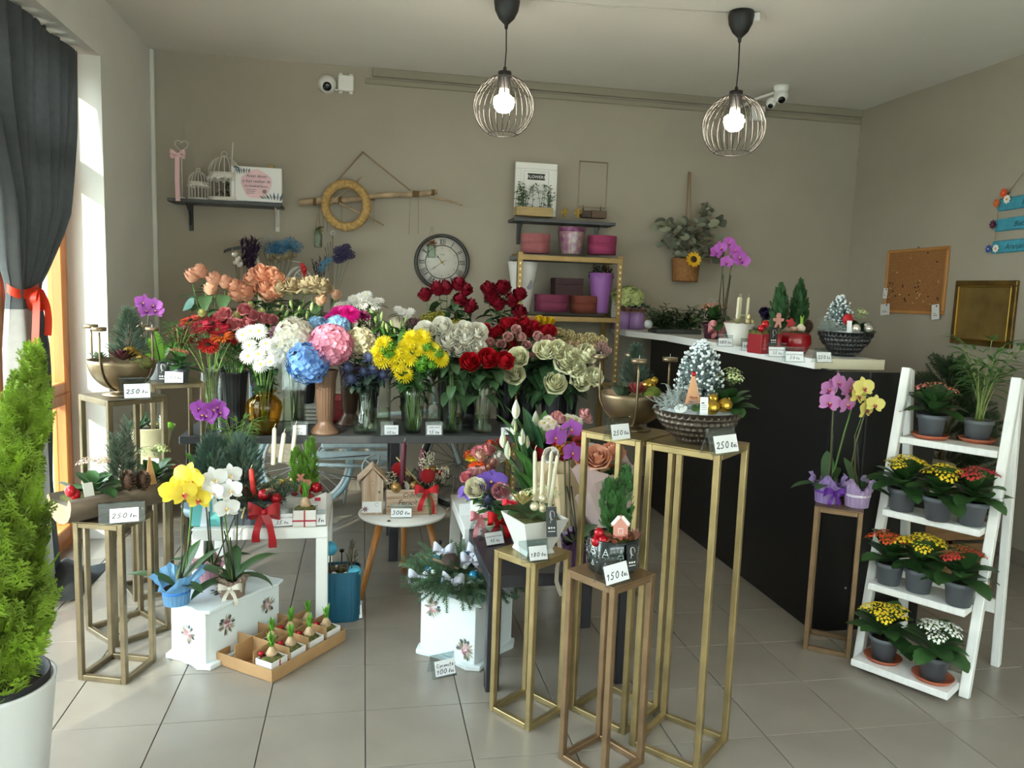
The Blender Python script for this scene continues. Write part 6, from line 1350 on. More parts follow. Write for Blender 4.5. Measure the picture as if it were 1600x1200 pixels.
def hyacinth(p, label, s=1., T=None, band='b3263a', group=None, name='hyacinth_box', leaves=5, w_=.042):
    t = thing(name, label, 'potted plant', p, group=group, T=T); W = w_*s
    put('box', MB().add(*rbox(-W, -W, 0, W, W, .006)).add(*rbox(-W, -W, 0, W, -W+.004, W*1.5)).add(*rbox(-W, W-.004, 0, W, W, W*1.5)).add(*rbox(-W, -W, 0, -W+.004, W, W*1.5)).add(*rbox(W-.004, -W, 0, W, W, W*1.5)), M('ded9d3', .6), t, smooth=False)
    put('moss', one(ball(W*.97, 10, 6, .28)), m_moss, t, (0, 0, W*1.4)); put('bulb', one(lathe([(.001, 0), (W*.42, .0), (W*.52, W*.3), (W*.3, W*.7), (W*.14, W*.95), (.001, W)], 14)), M('b99a78', .6, var=.2, vs=60), t, (0, 0, W*1.55))
    for k in range(leaves): put('shoot', one(leaf(W*1.7*uni(.75, 1.1), W*.52, -.15, .3, 6, 'lance', up=1.15+.06*k)), M('6aa53a', .4, ovar=.15, trans=.2), t, tr(0, 0, W*2.2) @ rz(k*2.4+uni(0, .5)))
    if band: put('ribbon', MB().add(*box(-W-.001, -W-.0012, W*.5, W+.001, -W-.0002, W*.64)).add(*box(-.003, -W-.0012, 0, .003, -W-.0002, W*1.5)), M(band, .4), t, smooth=False)
    return t
t = hyacinth(on((-0.2572,0.7350,0.4466), 0, .735), 'sprouting hyacinth in a white gift box with red ribbon at the white table corner', 1.15, leaves=7)
price(on((-0.3510,0.7200,0.4366), 0, .72), 'price card with printed text in front of the red bow wreath', [('ARANJAMENT FLORAL', .0085, .62), ('35 lei', .014, .15)], .10, .075, .12, .95, .3, cx=0)
price(on((-0.2133,0.7150,0.4349), 0, .715), 'price card reading 50 lei at the corner of the white table', [('50 lei', .028, .3)], .085, .068, .15, .95, .3)
# ---------------------------------------------------------------- three orchids on the painted box
ZB = .236
oc = [(2.9, .22, .06, .5, .9), (.3, .18, .055, .7, 1.1), (1.2, .17, .055, 1.1, .5), (3.6, .20, .06, .35, .8), (.9, .14, .05, 1.2, .3)]
orchid((-0.7166,0.4490,0.2360), 'yellow orchid wrapped in blue paper on the painted box', [(2.85, .21, .055, .55, .8), (1.0, .19, .055, 1.15, .5), (.45, .2, .05, .85, .35), (5.6, .14, .05, .5, .9)], [([(-0.7002,0.4700,0.3864), (-0.6957,0.4600,0.5422), (-0.6872,0.4500,0.6578), (-0.6521,0.4400,0.7220)], [(-0.7052,0.4000,0.6888),(-0.6695,0.3800,0.6863),(-0.6480,0.4200,0.7221),(-0.6700,0.4500,0.7322)]), ([(-0.6816,0.4700,0.3858), (-0.6683,0.4600,0.5163), (-0.6556,0.4500,0.6198), (-0.6268,0.4500,0.7068)], [(-0.6239,0.4200,0.6525)])], 'ecd23a', 'd45a5a', wrapper('7fb2dc', '2f78cc', 2.0, .8, .4, 3), r=.046, h=.075, bs=.105)
orchid((-0.5210,0.5051,0.2360), 'white orchid wrapped in brown paper with a cream bow on the painted box', [(2.7, .19, .06, .5, .7), (.5, .20, .06, .9, 1.0), (.1, .17, .055, .5, 1.5), (3.7, .17, .06, .3, 1.1), (1.6, .16, .055, 1.0, .6)], [([(-0.5506,0.5300,0.3597), (-0.5597,0.5200,0.4944), (-0.5647,0.5000,0.6038), (-0.5906,0.4800,0.7113)], [(-0.5717,0.4400,0.7211),(-0.5185,0.4700,0.7331),(-0.5733,0.4200,0.6765),(-0.5102,0.4300,0.6804)]), ([(-0.5264,0.5300,0.3589), (-0.5383,0.5200,0.4678), (-0.5484,0.5000,0.5779)], [(-0.5248,0.4300,0.6130)])], 'ece9e4', 'e8dcc8', wrapper('8c7668', None, 1.35, .4, .1, 5, 'd8d0c2'), r=.046, h=.07, bs=.098)
orchid((-0.6349,0.6666,0.2360), 'orchid with bare stakes wrapped in pink paper at the back of the painted box', [(2.9, .17, .05, .5, .8), (.4, .17, .05, .6, .9), (1.9, .15, .05, .9, .6)], [([(-0.6287,0.6300,0.4072), (-0.6351,0.6200,0.5444), (-0.6441,0.6100,0.6531)], [(-0.6420,0.6000,0.6635)]), ([(-0.5202,0.6200,0.4075), (-0.5150,0.6100,0.5716), (-0.5125,0.6000,0.7066)], [])], 'ece9e4', 'e8dcc8', wrapper('d8a3b0', None, 1.4, .5, .3, 7), r=.044, h=.07, bs=.07)
# ---------------------------------------------------------------- hyacinth tray
yw = math.atan2(.56-.228, -.078+.339); TT = tr(-.339, .228, 0) @ rz(yw)     # x along the long front edge
t = thing('cardboard_tray', 'cardboard tray with dividers holding seven hyacinth boxes on the floor', 'tray', T=TT); cb = M('a98258', .8, var=.08, vs=12)
tl, td, th_ = .42, .29, .05
put('tray', MB().add(*rbox(0, 0, 0, tl, td, .004, .001)).add(*rbox(0, 0, 0, tl, .004, th_, .001)).add(*rbox(0, td-.004, 0, tl, td, th_, .001)).add(*rbox(0, 0, 0, .004, td, th_, .001)).add(*rbox(tl-.004, 0, 0, tl, td, th_, .001)), cb, t, smooth=False)
for b in ((.10, .01, .103, .28), (.205, .01, .208, .28), (.31, .01, .313, .28), (.01, .105, .41, .108), (.01, .2, .41, .203)): put('divider', one(rbox(b[0], b[1], .004, b[2], b[3], .095, .001)), cb, t, smooth=False)
HB = [(.055, .056), (.155, .056), (.26, .056), (.362, .056), (.155, .154), (.26, .154), (.362, .154)]
HL = ['front row, nearest the open end', 'front row, second from the open end', 'front row, third from the open end', 'front row, far end', 'back row, nearest the open end', 'back row, middle', 'back row, far end']
for i, ((x, y), l) in enumerate(zip(HB, HL)):
    h = hyacinth((0, 0, 0), 'sprouting hyacinth box in the cardboard tray, '+l, 1., T=TT @ tr(x, y, .005), band='a3243a' if i == 0 else None, group='hyacinth boxes in the cardboard tray', leaves=4)
    if i in (0, 1, 2, 3, 5): put('red_mushroom', one(lathe([(.004, 0), (.004, .014), (.013, .014), (.010, .022), (.001, .026)], 12)), m_redb, h, (-.025, .028, .062))
# ---------------------------------------------------------------- blue planter, round table, baskets
t = thing('blue_planter', 'teal ribbed planter with a miniature bridge garden on the floor', 'planter', (-0.1054,0.8082,0.0000)); m_tl = M('125068', .4)
m = MB(); P = []
for k in range(64): a = k*2*PI/64; q = .084+.001*(k % 2); c, s = math.cos(a), math.sin(a); P.append((q*np.sign(c)*abs(c)**.55, q*.9*np.sign(s)*abs(s)**.55))
V = np.concatenate([np.c_[np.array(P)*k, np.full(64, z)] for k, z in ((.98, 0), (1, .01), (1, .225), (.95, .225), (.94, .2))]); F = [(r*64+j, r*64+(j+1) % 64, (r+1)*64+(j+1) % 64, (r+1)*64+j) for r in range(4) for j in range(64)]
put('planter', m.add(V, [np.array(F), np.array([list(range(256, 320))])]), m_tl, t, smooth=False)
m = MB()
for k in range(9): a = PI*k/8; m.add(*rbox(-.05+.1*k/8-.007, -.045, .215+.022*math.sin(a), -.05+.1*k/8+.006, -.015, .221+.022*math.sin(a), .001))
b = put('tiny_bridge', m, M('5a4a3c', .8), t, smooth=False)
for k in range(6): put('railing_post', one(tube([(-.045+.018*k, -.047, .22), (-.045+.018*k, -.047, .262)], .002, 4)), M('4a3d34', .8), b)
put('tree_globe', one(ball(.032, 14, 10)), M('3f9ab8', .4, var=.4, vs=30), t, (-.05, .01, .31)); put('tree_trunk', one(tube([(-.05, .01, .2), (-.05, .01, .29)], .004, 5)), m_blk, t)
def lamppost(t, p, h): put('lamp_post', one(lathe([(.007, 0), (.004, .01), (.0028, .02), (.0025, h*.8), (.008, h*.81), (.011, h*.93), (.013, h*.935), (.001, h)], 8)), m_blk, t, p)
lamppost(t, (.0, .02, .22), .085); conifer('tiny_tree', t, (.045, .03, .2), .13, .028, M('6a6a58', .7), 90, prof=.4, fr=.03, kind='spruce')
put('wave', one(ball(.035, 10, 8, .8)), M('4aa0b8', .4, var=.4, vs=30), t, (.055, -.03, .215))
for p in ((-.03, -.06, .22), (.0, .0, .23), (-.02, -.02, .235), (.02, -.06, .217)): put('pebble', one(ball(.011, 8, 6, .7)), M('d8c8bf', .6, ovar=.15), t, p)
put('moss', one(lathe([(.001, .222), (.07, .215)], 16)), m_moss, t)
price((-0.0711,0.7770,0.0000), 'price card reading 250 lei on the floor before the teal planter', [('250 lei', .032, .3)], .115, .085, .2, .85, .3, cx=.05)
ZR = .386
t = thing('birdhouse_crate', 'pale wood birdhouse joined to a Christmas crate with burgundy candles', 'arrangement', (.175, 1.13, ZR), 0); mw2 = M('a98263', .7, var=.22, vs=5, stretch=(14, 14, .8), col2='cbb6a2'); mw3 = M('a98263', .7, vs=5, stretch=(.8, 14, 14), col2='cdb9a4')
V, F = slab([(-.05, 0), (.05, 0), (.05, .165), (0, .225), (-.05, .165)], .085); put('birdhouse', MB().add(V, F), mw2, t, tr(-.145, -.06, 0), smooth=False)
for s in (-1, 1): put('roof_board', MB().add(*rbox(-.004, -.012, 0, .004, .10, .10, .001), T=tr(-.145, -.06, .235) @ ry(s*2.35)), mw2, t, smooth=False)
put('entrance_hole', one(lathe([(.011, -.0008), (.0001, -.001)], 20)).add(*lathe([(.011, .0), (.011, .002)], 20)), M('0c0a09', .9), t, tr(-.145, -.0605, .155) @ rx(PI/2)); 
c = put('name_card', one(rbox(-.048, -.0015, 0, .044, -.0005, .055, .0005)), m_card, t, tr(-.145, -.061, .01), smooth=False)
m = MB()
for i in range(7): m.add(*sleaf(-.034, .018, i*.9, .018))
put('printed_flower', m, M('6a2a44', .6), c, smooth=False); put('logo', one(tube([(.02+.008*math.cos(a), -.0018, .04+.008*math.sin(a)) for a in np.linspace(0, 5.5, 12)], .0006, 4)), M('6a6a74', .6), c)
for z in range(3): put('crate_slat', one(rbox(-.08, -.075, z*.042, .165, -.065, z*.042+.04, .002)), mw3, t, smooth=False); put('crate_slat', one(rbox(-.08, .075, z*.042, .165, .085, z*.042+.04, .002)), mw3, t, smooth=False)
for x in (-.08, .157): put('crate_end', one(rbox(x, -.064, 0, x+.008, .074, .124, .002)), mw3, t, smooth=False)
put('filling', one(box(-.07, -.06, .02, .155, .07, .115)), m_moss, t, smooth=False)
text('Crăciun', .03, M('2c211c', .7), t, tr(.045, -.0755, .088) @ rx(PI/2), shear=.3); text('Fericit', .036, M('2c211c', .7), t, tr(.02, -.0755, .05) @ rx(PI/2), shear=.3)
candle(t, (-.005, -.01, .12), (.003, -.01, .345), .0145, M('5a1a2c', .45)); candle(t, (.085, .0, .12), (.092, .0, .31), .0135, M('5a1a2c', .45))
m_gl = M('b3121c', .4, .3, bump=.8, bs=220); baubles(t, [(-.02, .02, .20), (.118, -.05, .185)], .036, m_gl, capm=m_gball); baubles(t, [(-.035, -.075, .135)], .026, M('a8824a', .3, .5)); baubles(t, [(.15, .01, .20), (.05, -.07, .145)], .02, M('8a6a3a', .35, .5)); baubles(t, [(.18, .0, .19)], .016, m_redb)
fir(t, [(uni(-.07, .16), uni(-.06, .05), .12, k*.7, uni(-.2, .7)) for k in range(24)], .11); fir(t, [(.12, -.08, .12, -1.4, -1.2)], .10, m_cyp)
for k in range(6): put('gold_stick', one(tube([(uni(-.05, .12), uni(-.05, .02), .12), (uni(-.1, .26), uni(-.08, .06), uni(.14, .27))], .0035, 5)), M('b59a68', .6), t)
for x, z in ((-.06, .17), (.135, .165), (.12, .27), (.10, .24), (.19, .20)):
    m = MB(); m.stamp(*ball(.0035, 5, 4), [tr(uni(-.03, .03), uni(-.02, .02), uni(-.03, .03)) for _ in range(50)])
    for _ in range(8): m.add(*tube([(uni(-.01, .01), 0, -.06), (uni(-.03, .03), uni(-.02, .02), uni(-.02, .03))], .0008, 3, cap=False))
    put('dried_sprig', m, M('c9bfa5', .7), t, (x, -.03, z), kind='stuff')
put('grey_leaf', one(leaf(.05, .025, .3, .1, 6, 'lance')), M('8d8278', .6), t, tr(.02, -.085, .125) @ rz(1.8) @ ry(-1.0)); put('snowy_sprig', one(leaf(.09, .035, .5, .1, 6, 'lance')), M('3a4a3a', .6), t, tr(-.05, -.02, .16) @ rz(2.8) @ ry(-.7)); cone(t, (.03, -.03, .125), .05)
bow(t, tr(.11, -.085, .115), .115, M('bf1622', .3, trans=.1), .11, wd=.42)
price((.165, 1.02, ZR), 'price card reading 300 lei on the round table', [('300 lei', .034, .28)], .10, .062, -.05, .97, .2)
put('bottle_cap', one(lathe([(.008, 0), (.008, .004), (.001, .004)], 14)), M('2a2a2c', .5), bpy.data.objects['round_table'], (-.07, -.16, .385))
t = thing('cream_basket', 'cream woven pot with a tiny lamp post garden behind the blue wreath', 'planter', (.335, .83, 0)); put('pot', one(lathe([(.001, 0), (.070, 0), (.076, .01), (.088, .23), (.090, .24), (.084, .24), (.08, .2), (.001, .2)], 60, lambda a, z: 1+.012*math.sin(a*18+z*110)*math.sin(a*18-z*110))), M('cdc3a0', .8, var=.1, vs=30), t)
put('moss', one(lathe([(.001, .225), (.08, .218)], 16)), M('8a5a3a', .9), t); lamppost(t, (.0, .02, .22), .105); bark(t, [(-.05, .0, .235), (-.03, -.04, .235), (.05, .02, .235)], .02, '2f4434')
for i in range(14): put('pebble', one(ball(.010, 8, 6, .8)), M(R.choice(('d8b0a0', 'e6e0d8', 'c98a7a')), .6), t, (uni(.0, .07), uni(-.06, .03), .235+uni(0, .03)))
for p in ((-.045, -.06, .235), (-.055, -.045, .24), (-.035, -.065, .24)): put('white_flower', daisy_mesh(8, 1, .3, .2, .2), [M('e8e4de', .6), M('d8c060', .6), m_leaf], t, tr(*p) @ look((0, -1, .5)) @ sc(.03))
put('gnome', one(lathe([(.001, 0), (.018, 0), (.016, .03), (.008, .04), (.011, .05), (.010, .06), (.001, .085)], 12)), M('33302e', .6), t, (.035, .0, .235)); put('straw', one(ball(.03, 8, 6, .5)), M('b99a5a', .9), t, (-.06, .02, .24))
# wreath on the second painted box
cwd = np.array([.22, .425, .27]) + (rz(yaw2) @ np.array([.135, .12, 0, 1]))[:3]
t = thing('advent_wreath', 'fir wreath with blue baubles and silver bows on the painted box', 'wreath', cwd, yaw2*.5)
fir(t, [((.04+.14*R.random()**.7)*math.cos(k*.37), (.04+.13*R.random()**.7)*math.sin(k*.37), .03+.06*R.random(), k*.37+uni(-.6, .6), uni(-.75, .8)) for k in range(250)], .10, M('456a4a', .6, ovar=.3))
put('ring_base', one(tube([(.10*math.cos(a), .10*math.sin(a), .026) for a in np.linspace(0, 2*PI, 25)[:-1]], .024, 8, closed=True)), M('3c5036', .9), t)
bl = M('2f86b0', .25, .5); baubles(t, [(-.14, -.07, .075), (-.02, .05, .11), (-.05, -.13, .07), (.12, -.02, .10), (-.145, .06, .08), (.06, .09, .10), (.17, -.06, .06), (.05, -.08, .08)], .020, bl, capm=M('c9ccd0', .3, .8))
baubles(t, [(-.11, -.10, .085), (-.17, .0, .07), (.0, -.02, .09), (.08, -.02, .105), (-.08, .06, .1), (.02, -.12, .06), (.14, .05, .09)], .011, M('dfe2da', .35))
sv = M('c9c9d6', .4, trans=.15)
for x, y, z in ((-.02, -.14, .07), (-.17, -.09, .05), (.03, .05, .13), (.02, .0, .11), (.17, -.09, .05), (-.12, .08, .11), (.09, .10, .13), (.17, .04, .10)): bow(t, tr(x, y, z) @ rz(uni(-.4, .4)) @ rx(-.4), .09, sv, .03, wd=.5)
for x, y, z in ((-.06, -.02, .09), (.10, -.07, .09), (.09, .04, .12)): put('lotus_pod', one(lathe([(.001, 0), (.012, .005), (.032, .03), (.034, .036), (.001, .034)], 16, lambda a, z: 1+.06*math.sin(a*6))), M('3c2a24', .8), t, tr(x, y, z) @ rx(.5))
put('cinnamon', one(tube([(-.14, 0, .10), (-.02, -.05, .09)], .006, 6)), M('8a6a4a', .8), t)
t = price((0.2897,0.2301,0.0000), 'price card reading coronita 100 lei leaning on the second painted box', [('Coronita', .024, .55), ('100 lei', .022, .12)], .10, .085, .32, .82, .35, cx=.05)

# ================================================================ right side: black table, front stands, counter, ladder
# flower boxes
def fbox(p, label, r, h, col, flowers, bowm=None, ribbons=()):
    t = thing('flower_box', label, 'bouquet', p); put('box', one(lathe([(.001, 0), (r, 0), (r, h), (r*.95, h), (r*.93, h*.85), (.001, h*.85)], 36)), M(col, .6, var=.08, vs=30), t)
    for i in range(26): a = i*2.4; put('leaf', LF_ROSE(i % 2), m_leaf, t, tr(r*.6*math.cos(a), r*.6*math.sin(a), h+.01*(i % 4)) @ rz(a) @ ry(uni(-.7, .1)) @ sc(.075))
    for k, (q, kind, col, s) in enumerate(flowers):
        q = np.array(q)-np.array(p); d = q-np.array([0, .03, h-.03]); d = d/np.linalg.norm(d)+np.array([0, -.5, .1])
        if kind == 'rose': me, mt = rose_mesh(1+k % 3, .8), [M(col, .5, ovar=.05), m_leaf]
        elif kind == 'carn': me, mt = rose_mesh(21+k % 2, 1.3, .11), [M(col, .5, ovar=.08), m_leaf]
        elif kind == 'daisy': me, mt = daisy_mesh(24, 4, .09, .2, .09), [M(col, .5), M('d8b030', .7), m_stem]
        elif kind == 'ger': me, mt = daisy_mesh(24, 2, .10, .10, .12), [M(col, .5), M('5a3018', .9), m_stem]
        elif kind == 'orch': me, mt = orchid_bloom(col, '5a3a9a')
        elif kind == 'this': me, mt = thistle_mesh(), [M(col, .6)]
        else: me, mt = rose_mesh(6, 1.35, .05), [M(col, .5), m_leaf]
        put('bloom', me, mt, t, tr(*q) @ (face(d) if kind == 'orch' else look(d)) @ sc(s))
    return t
t = fbox((0.5296,0.7381,0.4510), 'upper flower box of mixed bright blooms on the white table', .075, .10, 'd8d2ca', [(c, k, q, s) for c, k, q, s in (
 ((0.6114,0.8800,0.7483), 'alst', 'a8281c', .075), ((0.5543,0.8600,0.7438), 'alst', 'c2421f', .065), ((0.4811,0.8400,0.7127), 'daisy', 'ecc61e', .085), ((0.5009,0.8200,0.7406), 'daisy', 'dd7a8a', .09), ((0.5362,0.8000,0.7329), 'carn', 'd98a8a', .075), ((0.5078,0.8000,0.7066), 'rose', 'e3b8a2', .07), ((0.4882,0.7800,0.6790), 'ger', 'dd4a12', .10), ((0.5784,0.8000,0.7002), 'alst', 'ece8dc', .075), ((0.6147,0.8400,0.7088), 'daisy', 'd8b818', .08), ((0.6271,0.8800,0.7301), 'alst', '9a3a2a', .06), ((0.5378,0.7600,0.6686), 'carn', 'c98a7a', .06), ((0.5533,0.7700,0.6896), 'carn', 'd8a898', .055), ((0.4665,0.8600,0.6993), 'alst', 'c8542c', .06), ((0.5106,0.7500,0.6537), 'alst', 'dca0a0', .06))])
t = fbox((0.5502,0.5518,0.4510), 'lower mint flower box with purple orchid, white rose and red bow', .052, .085, 'a8c8a0', [(c, k, q, s) for c, k, q, s in (
 ((0.4518,0.5000,0.6422), 'rose', 'ece4cc', .10), ((0.5052,0.4900,0.6821), 'orch', '7a58b8', .135), ((0.4081,0.5500,0.6241), 'orch', '7450b0', .085), ((0.5399,0.4800,0.6381), 'carn', 'de9aa0', .085), ((0.4916,0.4600,0.6227), 'this', '3a3f58', .11), ((0.4442,0.5300,0.6808), 'this', '3c4450', .09), ((0.4300,0.5400,0.6621), 'daisy', 'ece8d8', .055), ((0.4186,0.5600,0.6791), 'carn', 'd8808a', .06), ((0.4710,0.5500,0.6947), 'carn', 'dba8a0', .06), ((0.5579,0.4700,0.6107), 'alst', 'e8e0dc', .05), ((0.4428,0.5800,0.6904), 'alst', 'e0a0a4', .06))])
bow(t, tr(.0, -.065, .075), .115, M('cf1420', .35, trans=.15), .085, wd=.45); bow(t, tr(-.085, -.05, .085), .085, M('d88a92', .4, trans=.15), .13, wd=.45)
price((0.5015,0.4212,0.4510), 'price card with printed text at the front of the black table, below the red bow', [('ARANJAMENT FLORAL', .0075, .60), ('45 lei', .012, .2)], .085, .075, .35, .95, .5, group='tilted price cards at the flower boxes')
price((0.4782,0.5487,0.4510), 'price card with printed text under the pink bow at the black table edge', [('ARANJAMENT FLORAL', .0075, .60), ('40 lei', .012, .2)], .085, .075, .3, .95, .5, group='tilted price cards at the flower boxes')
t = thing('price_card', 'white price card standing at the left edge of the white table behind the flower boxes', 'price card', (0.4455,0.8034,0.4510), .2, 'tilted price cards at the flower boxes'); put('card', one(rbox(-.03, -.001, 0, .03, .001, .055, .0005)), m_card, t, rx(-.3), smooth=False)
# peace lily
t = thing('peace_lily', 'peace lily with white spathes in a pot on the black table', 'potted plant', (0.6907,0.4300,0.4510)); pot(t, .05, .065, .11, M('5b6268', .5)); o = np.array((0.6907,0.4300,0.4510))
ll = cached(('leaf', 'lily'), lambda: one(leaf(1, .36, .75, .12, 10, 'lance')))
for i, (e, Y) in enumerate((((0.5177,0.4000,0.9655), 0), ((0.5735,0.4500,0.9755), 0), ((0.6479,0.4200,0.9442), 0), ((0.5470,0.3800,0.7619), 0), ((0.5766,0.3600,0.8441), 0), ((0.6147,0.4000,0.8746), 0), ((0.7023,0.5000,0.8273), 0), ((0.7312,0.5500,0.9405), 0), ((0.5122,0.4500,0.8385), 0), ((0.6300,0.3600,0.8049), 0), ((0.5913,0.3400,0.7581), 0), ((0.6721,0.4000,0.7559), 0), ((0.7296,0.4500,0.7435), 0), ((0.5374,0.4000,0.6914), 0), ((0.5782,0.5000,0.8816), 0), ((0.7013,0.4200,0.6706), 0), ((0.7686,0.5500,0.8442), 0), ((0.6470,0.5200,0.9589), 0))):
    q = np.array(e)-o; L = np.linalg.norm(q); b = np.array([q[0]*.35, q[1]*.35, q[2]*.62]); d = q-b; Ld = np.linalg.norm(d)
    put('leaf_stalk', one(tube([(q[0]*.05, q[1]*.05, .1), b*.6+[0, 0, .05], b], .003, 5)), m_leaf, t)
    put('leaf', ll, [m_leafd, m_leaf, M('3f6a48', .4)][i % 3], t, tr(*b) @ rz(math.atan2(d[1], d[0])) @ ry(-math.atan2(d[2], math.hypot(d[0], d[1]))-.35) @ sc(max(Ld*1.25, .16)))
sm = cached('spathe', lambda: one(leaf(1, .42, -.3, .35, 8, 'lance', up=.15)))
for e, s in (((0.5789,0.4000,0.9967), .10), ((0.5720,0.3800,0.9356), .085), ((0.5979,0.3600,0.8981), .085), ((0.6726,0.4500,0.9548), .085), ((0.5299,0.3800,0.8840), .085), ((0.5470,0.3400,0.8459), .095), ((0.6235,0.3800,0.8786), .07)):
    q = np.array(e)-o-[0, 0, .03]; st = put('flower_stem', one(tube([(0, 0, .1), (q[0]*.5, q[1]*.5, q[2]*.6), q], .0025, 5)), m_leaf, t)
    put('spathe', sm, M('e4e6d4', .45, trans=.2, ovar=.04), st, tr(*q) @ rz(uni(-.6, .6)-PI/2) @ ry(-PI/2+.15) @ sc(s*.8)); put('spadix', one(lathe([(.004, 0), (.005, .02), (.001, .035)], 8)), M('c9c890', .6), st, tr(*q) @ tr(0, -.01, .015))
kalanchoe((0.6168,0.4116,0.4510), 'a8301f', 'small orange red kalanchoe in front of the peace lily, behind the white square planter', .85, 3, 10, dense=22, nd=1.0)
# wrapped bouquets
def bouquet(foot, top, label, papers, flowers, r=.10):
    t = thing('bouquet', label, 'bouquet', foot); foot = np.array(foot); ax = np.array(top)-foot; L = np.linalg.norm(ax); B = look(ax)
    for k, (col, r_, z0, z1, ph, cut) in enumerate(papers):
        V = []; n = 30
        for j in range(5):
            u = j/4; z = z0+(z1-z0)*u; rad = .025+(r_-.025)*u**1.1
            for i in range(n): a = 2*PI*i/n; e = (.11*math.cos(a*4+ph)+.05*math.cos(a*9+ph))*u*L*.45; V.append((rad*math.cos(a)*(1+.05*math.cos(a*6+ph)*u), rad*math.sin(a)*(1+.05*math.cos(a*6+ph)*u), (z*L+e)-cut*u*.10*(math.sin(a+ph)+1)))
        F = [(j*n+i, j*n+(i+1) % n, (j+1)*n+(i+1) % n, (j+1)*n+i) for j in range(4) for i in range(n)]
        put('paper', one((np.array(V), [np.array(F)])), M(col, .75, trans=.15), t, B, smooth=False)
    for i in range(10): a = i*2.4; put('leaf', LF_ROSE(i % 2), m_leafd, t, B @ tr(.05*math.cos(a), .05*math.sin(a), L*.8) @ rz(a) @ ry(-.8) @ sc(.08))
    for k, (q, kind, col, s) in enumerate(flowers):
        q = np.array(q)-foot; d = q-ax*.6; d = d/np.linalg.norm(d)+np.array([0, -.6, .1])
        me, mt = {'rose': lambda: (rose_mesh(1+k % 3, 1.15), [M(col, .5, ovar=.05, trans=.15), m_leaf]), 'daisy': lambda: (daisy_mesh(20, 2, .11, .15, .12), [M(col, .5), M('c8b040', .7), m_stem]), 'alst': lambda: (rose_mesh(6, 1.35, .05), [M(col, .5), m_leaf])}[kind]()
        put('bloom', me, mt, t, tr(*q) @ look(d) @ sc(s))
    return t
bouquet((0.7768,0.3188,0.4510), (0.7700,0.5000,0.9140), 'bouquet of white and pink blooms wrapped in red and kraft paper behind the candles', [('c9b18c', .135, .05, .84, 1.9, 1.0), ('a31a26', .120, .1, 1.02, .3, .5), ('cdb692', .14, .05, .66, 4.0, .8)],
 [(AT(x,y,Y), k, c, s) for x, y, Y, k, c, s in ()] + [((0.7009,0.4200,0.9443), 'daisy', 'e8dccc', .055), ((0.7214,0.4300,0.9584), 'daisy', 'ece6da', .055), ((0.7355,0.4100,0.9513), 'daisy', 'e6d8c8', .05), ((0.7562,0.4300,0.9585), 'alst', 'dd9a98', .055), ((0.7676,0.4100,0.9514), 'alst', 'e0a8a4', .05), ((0.7444,0.4000,0.9348), 'daisy', 'e4dcca', .05), ((0.7125,0.4100,0.9303), 'daisy', 'dccab8', .045), ((0.8127,0.4400,0.9596), 'daisy', 'dfe0c8', .07), ((0.8401,0.4400,0.9543), 'daisy', 'ece8dc', .07), ((0.8727,0.4600,0.9617), 'alst', 'dc9e9c', .06), ((0.8873,0.4600,0.9429), 'alst', 'e2b0a8', .05), ((0.8223,0.4200,0.9286), 'alst', 'd8a0b0', .045), ((0.7237,0.3600,0.8173), 'alst', 'e6dfd4', .075), ((0.7569,0.3600,0.8432), 'alst', 'e8a02a', .05)])
bouquet((0.8903,0.3888,0.4510), (0.9188,0.4600,0.8619), 'bouquet wrapped in orange and kraft paper behind the gold stand', [('c8561a', .10, .1, 1.0, 2.1, .5), ('b89a70', .12, .1, .85, .4, 1.0)], [((0.9017,0.4000,0.8473), 'daisy', 'e6e2da', .06), ((0.8724,0.4000,0.8368), 'daisy', 'e0dcd2', .05), ((0.8268,0.3600,0.8245), 'daisy', 'e0b020', .06), ((0.8840,0.3800,0.8118), 'daisy', 'dedad2', .05)])
bouquet((0.9809,0.2857,0.4510), (0.9148,0.3400,0.8178), 'bouquet of peach roses wrapped in mauve paper, seen through the gold stand', [('c4aaa4', .14, .05, 1.12, 2.6, .5), ('ccb4ae', .125, .05, .80, .2, 1.0)], [((0.8858,0.2700,0.8105), 'rose', 'f4bb9e', .12), ((0.9558,0.3100,0.8242), 'rose', 'f0b090', .10), ((0.8475,0.3000,0.8117), 'rose', 'eeb094', .085)])
orchid((0.7803,0.1564,0.4510), 'purple orchid on black stakes behind the white square planter', [(2.9, .16, .05, .5, .9), (.2, .17, .055, .4, .9), (.7, .15, .05, .7, .8), (5.4, .14, .05, .5, 1.0)], [([(0.7747,0.2700,0.5669), (0.7573,0.2600,0.7247), (0.7453,0.2500,0.8792), (0.7543,0.2400,0.9613)], [(0.6901,0.1800,0.9332),(0.7729,0.2600,0.9501)]), ([(0.7904,0.2700,0.5666), (0.7754,0.2600,0.7244), (0.7621,0.2500,0.9043)], [(0.7685,0.2200,0.8654)])], 'b058c0', 'c8508a', wrapper('3a1a3a', None, 1.4, .5, .05, 4), r=.05, h=.085, bs=.088)
t = thing('ribbon', 'cream curled ribbon hanging over the black table edge beside the low gold stand', 'ribbon', (0.6925,0.0500,0.5746)); o = np.array((0.6925,0.0500,0.5746)); P = np.array([(0.6784,0.0800,0.6281), (0.6926,0.0400,0.5684), (0.6859,0.0300,0.4999), (0.6710,0.0300,0.4570), (0.6853,0.0300,0.4033), (0.7010,0.0300,0.3734)])-o
P = np.concatenate([P[:1], (P[:-1]+P[1:])/2, P[-1:]]); put('ribbon_strip', one(strip(P-[.008, 0, 0], P+[.008, .004*1, .003])), M('cbbfae', .5), t)
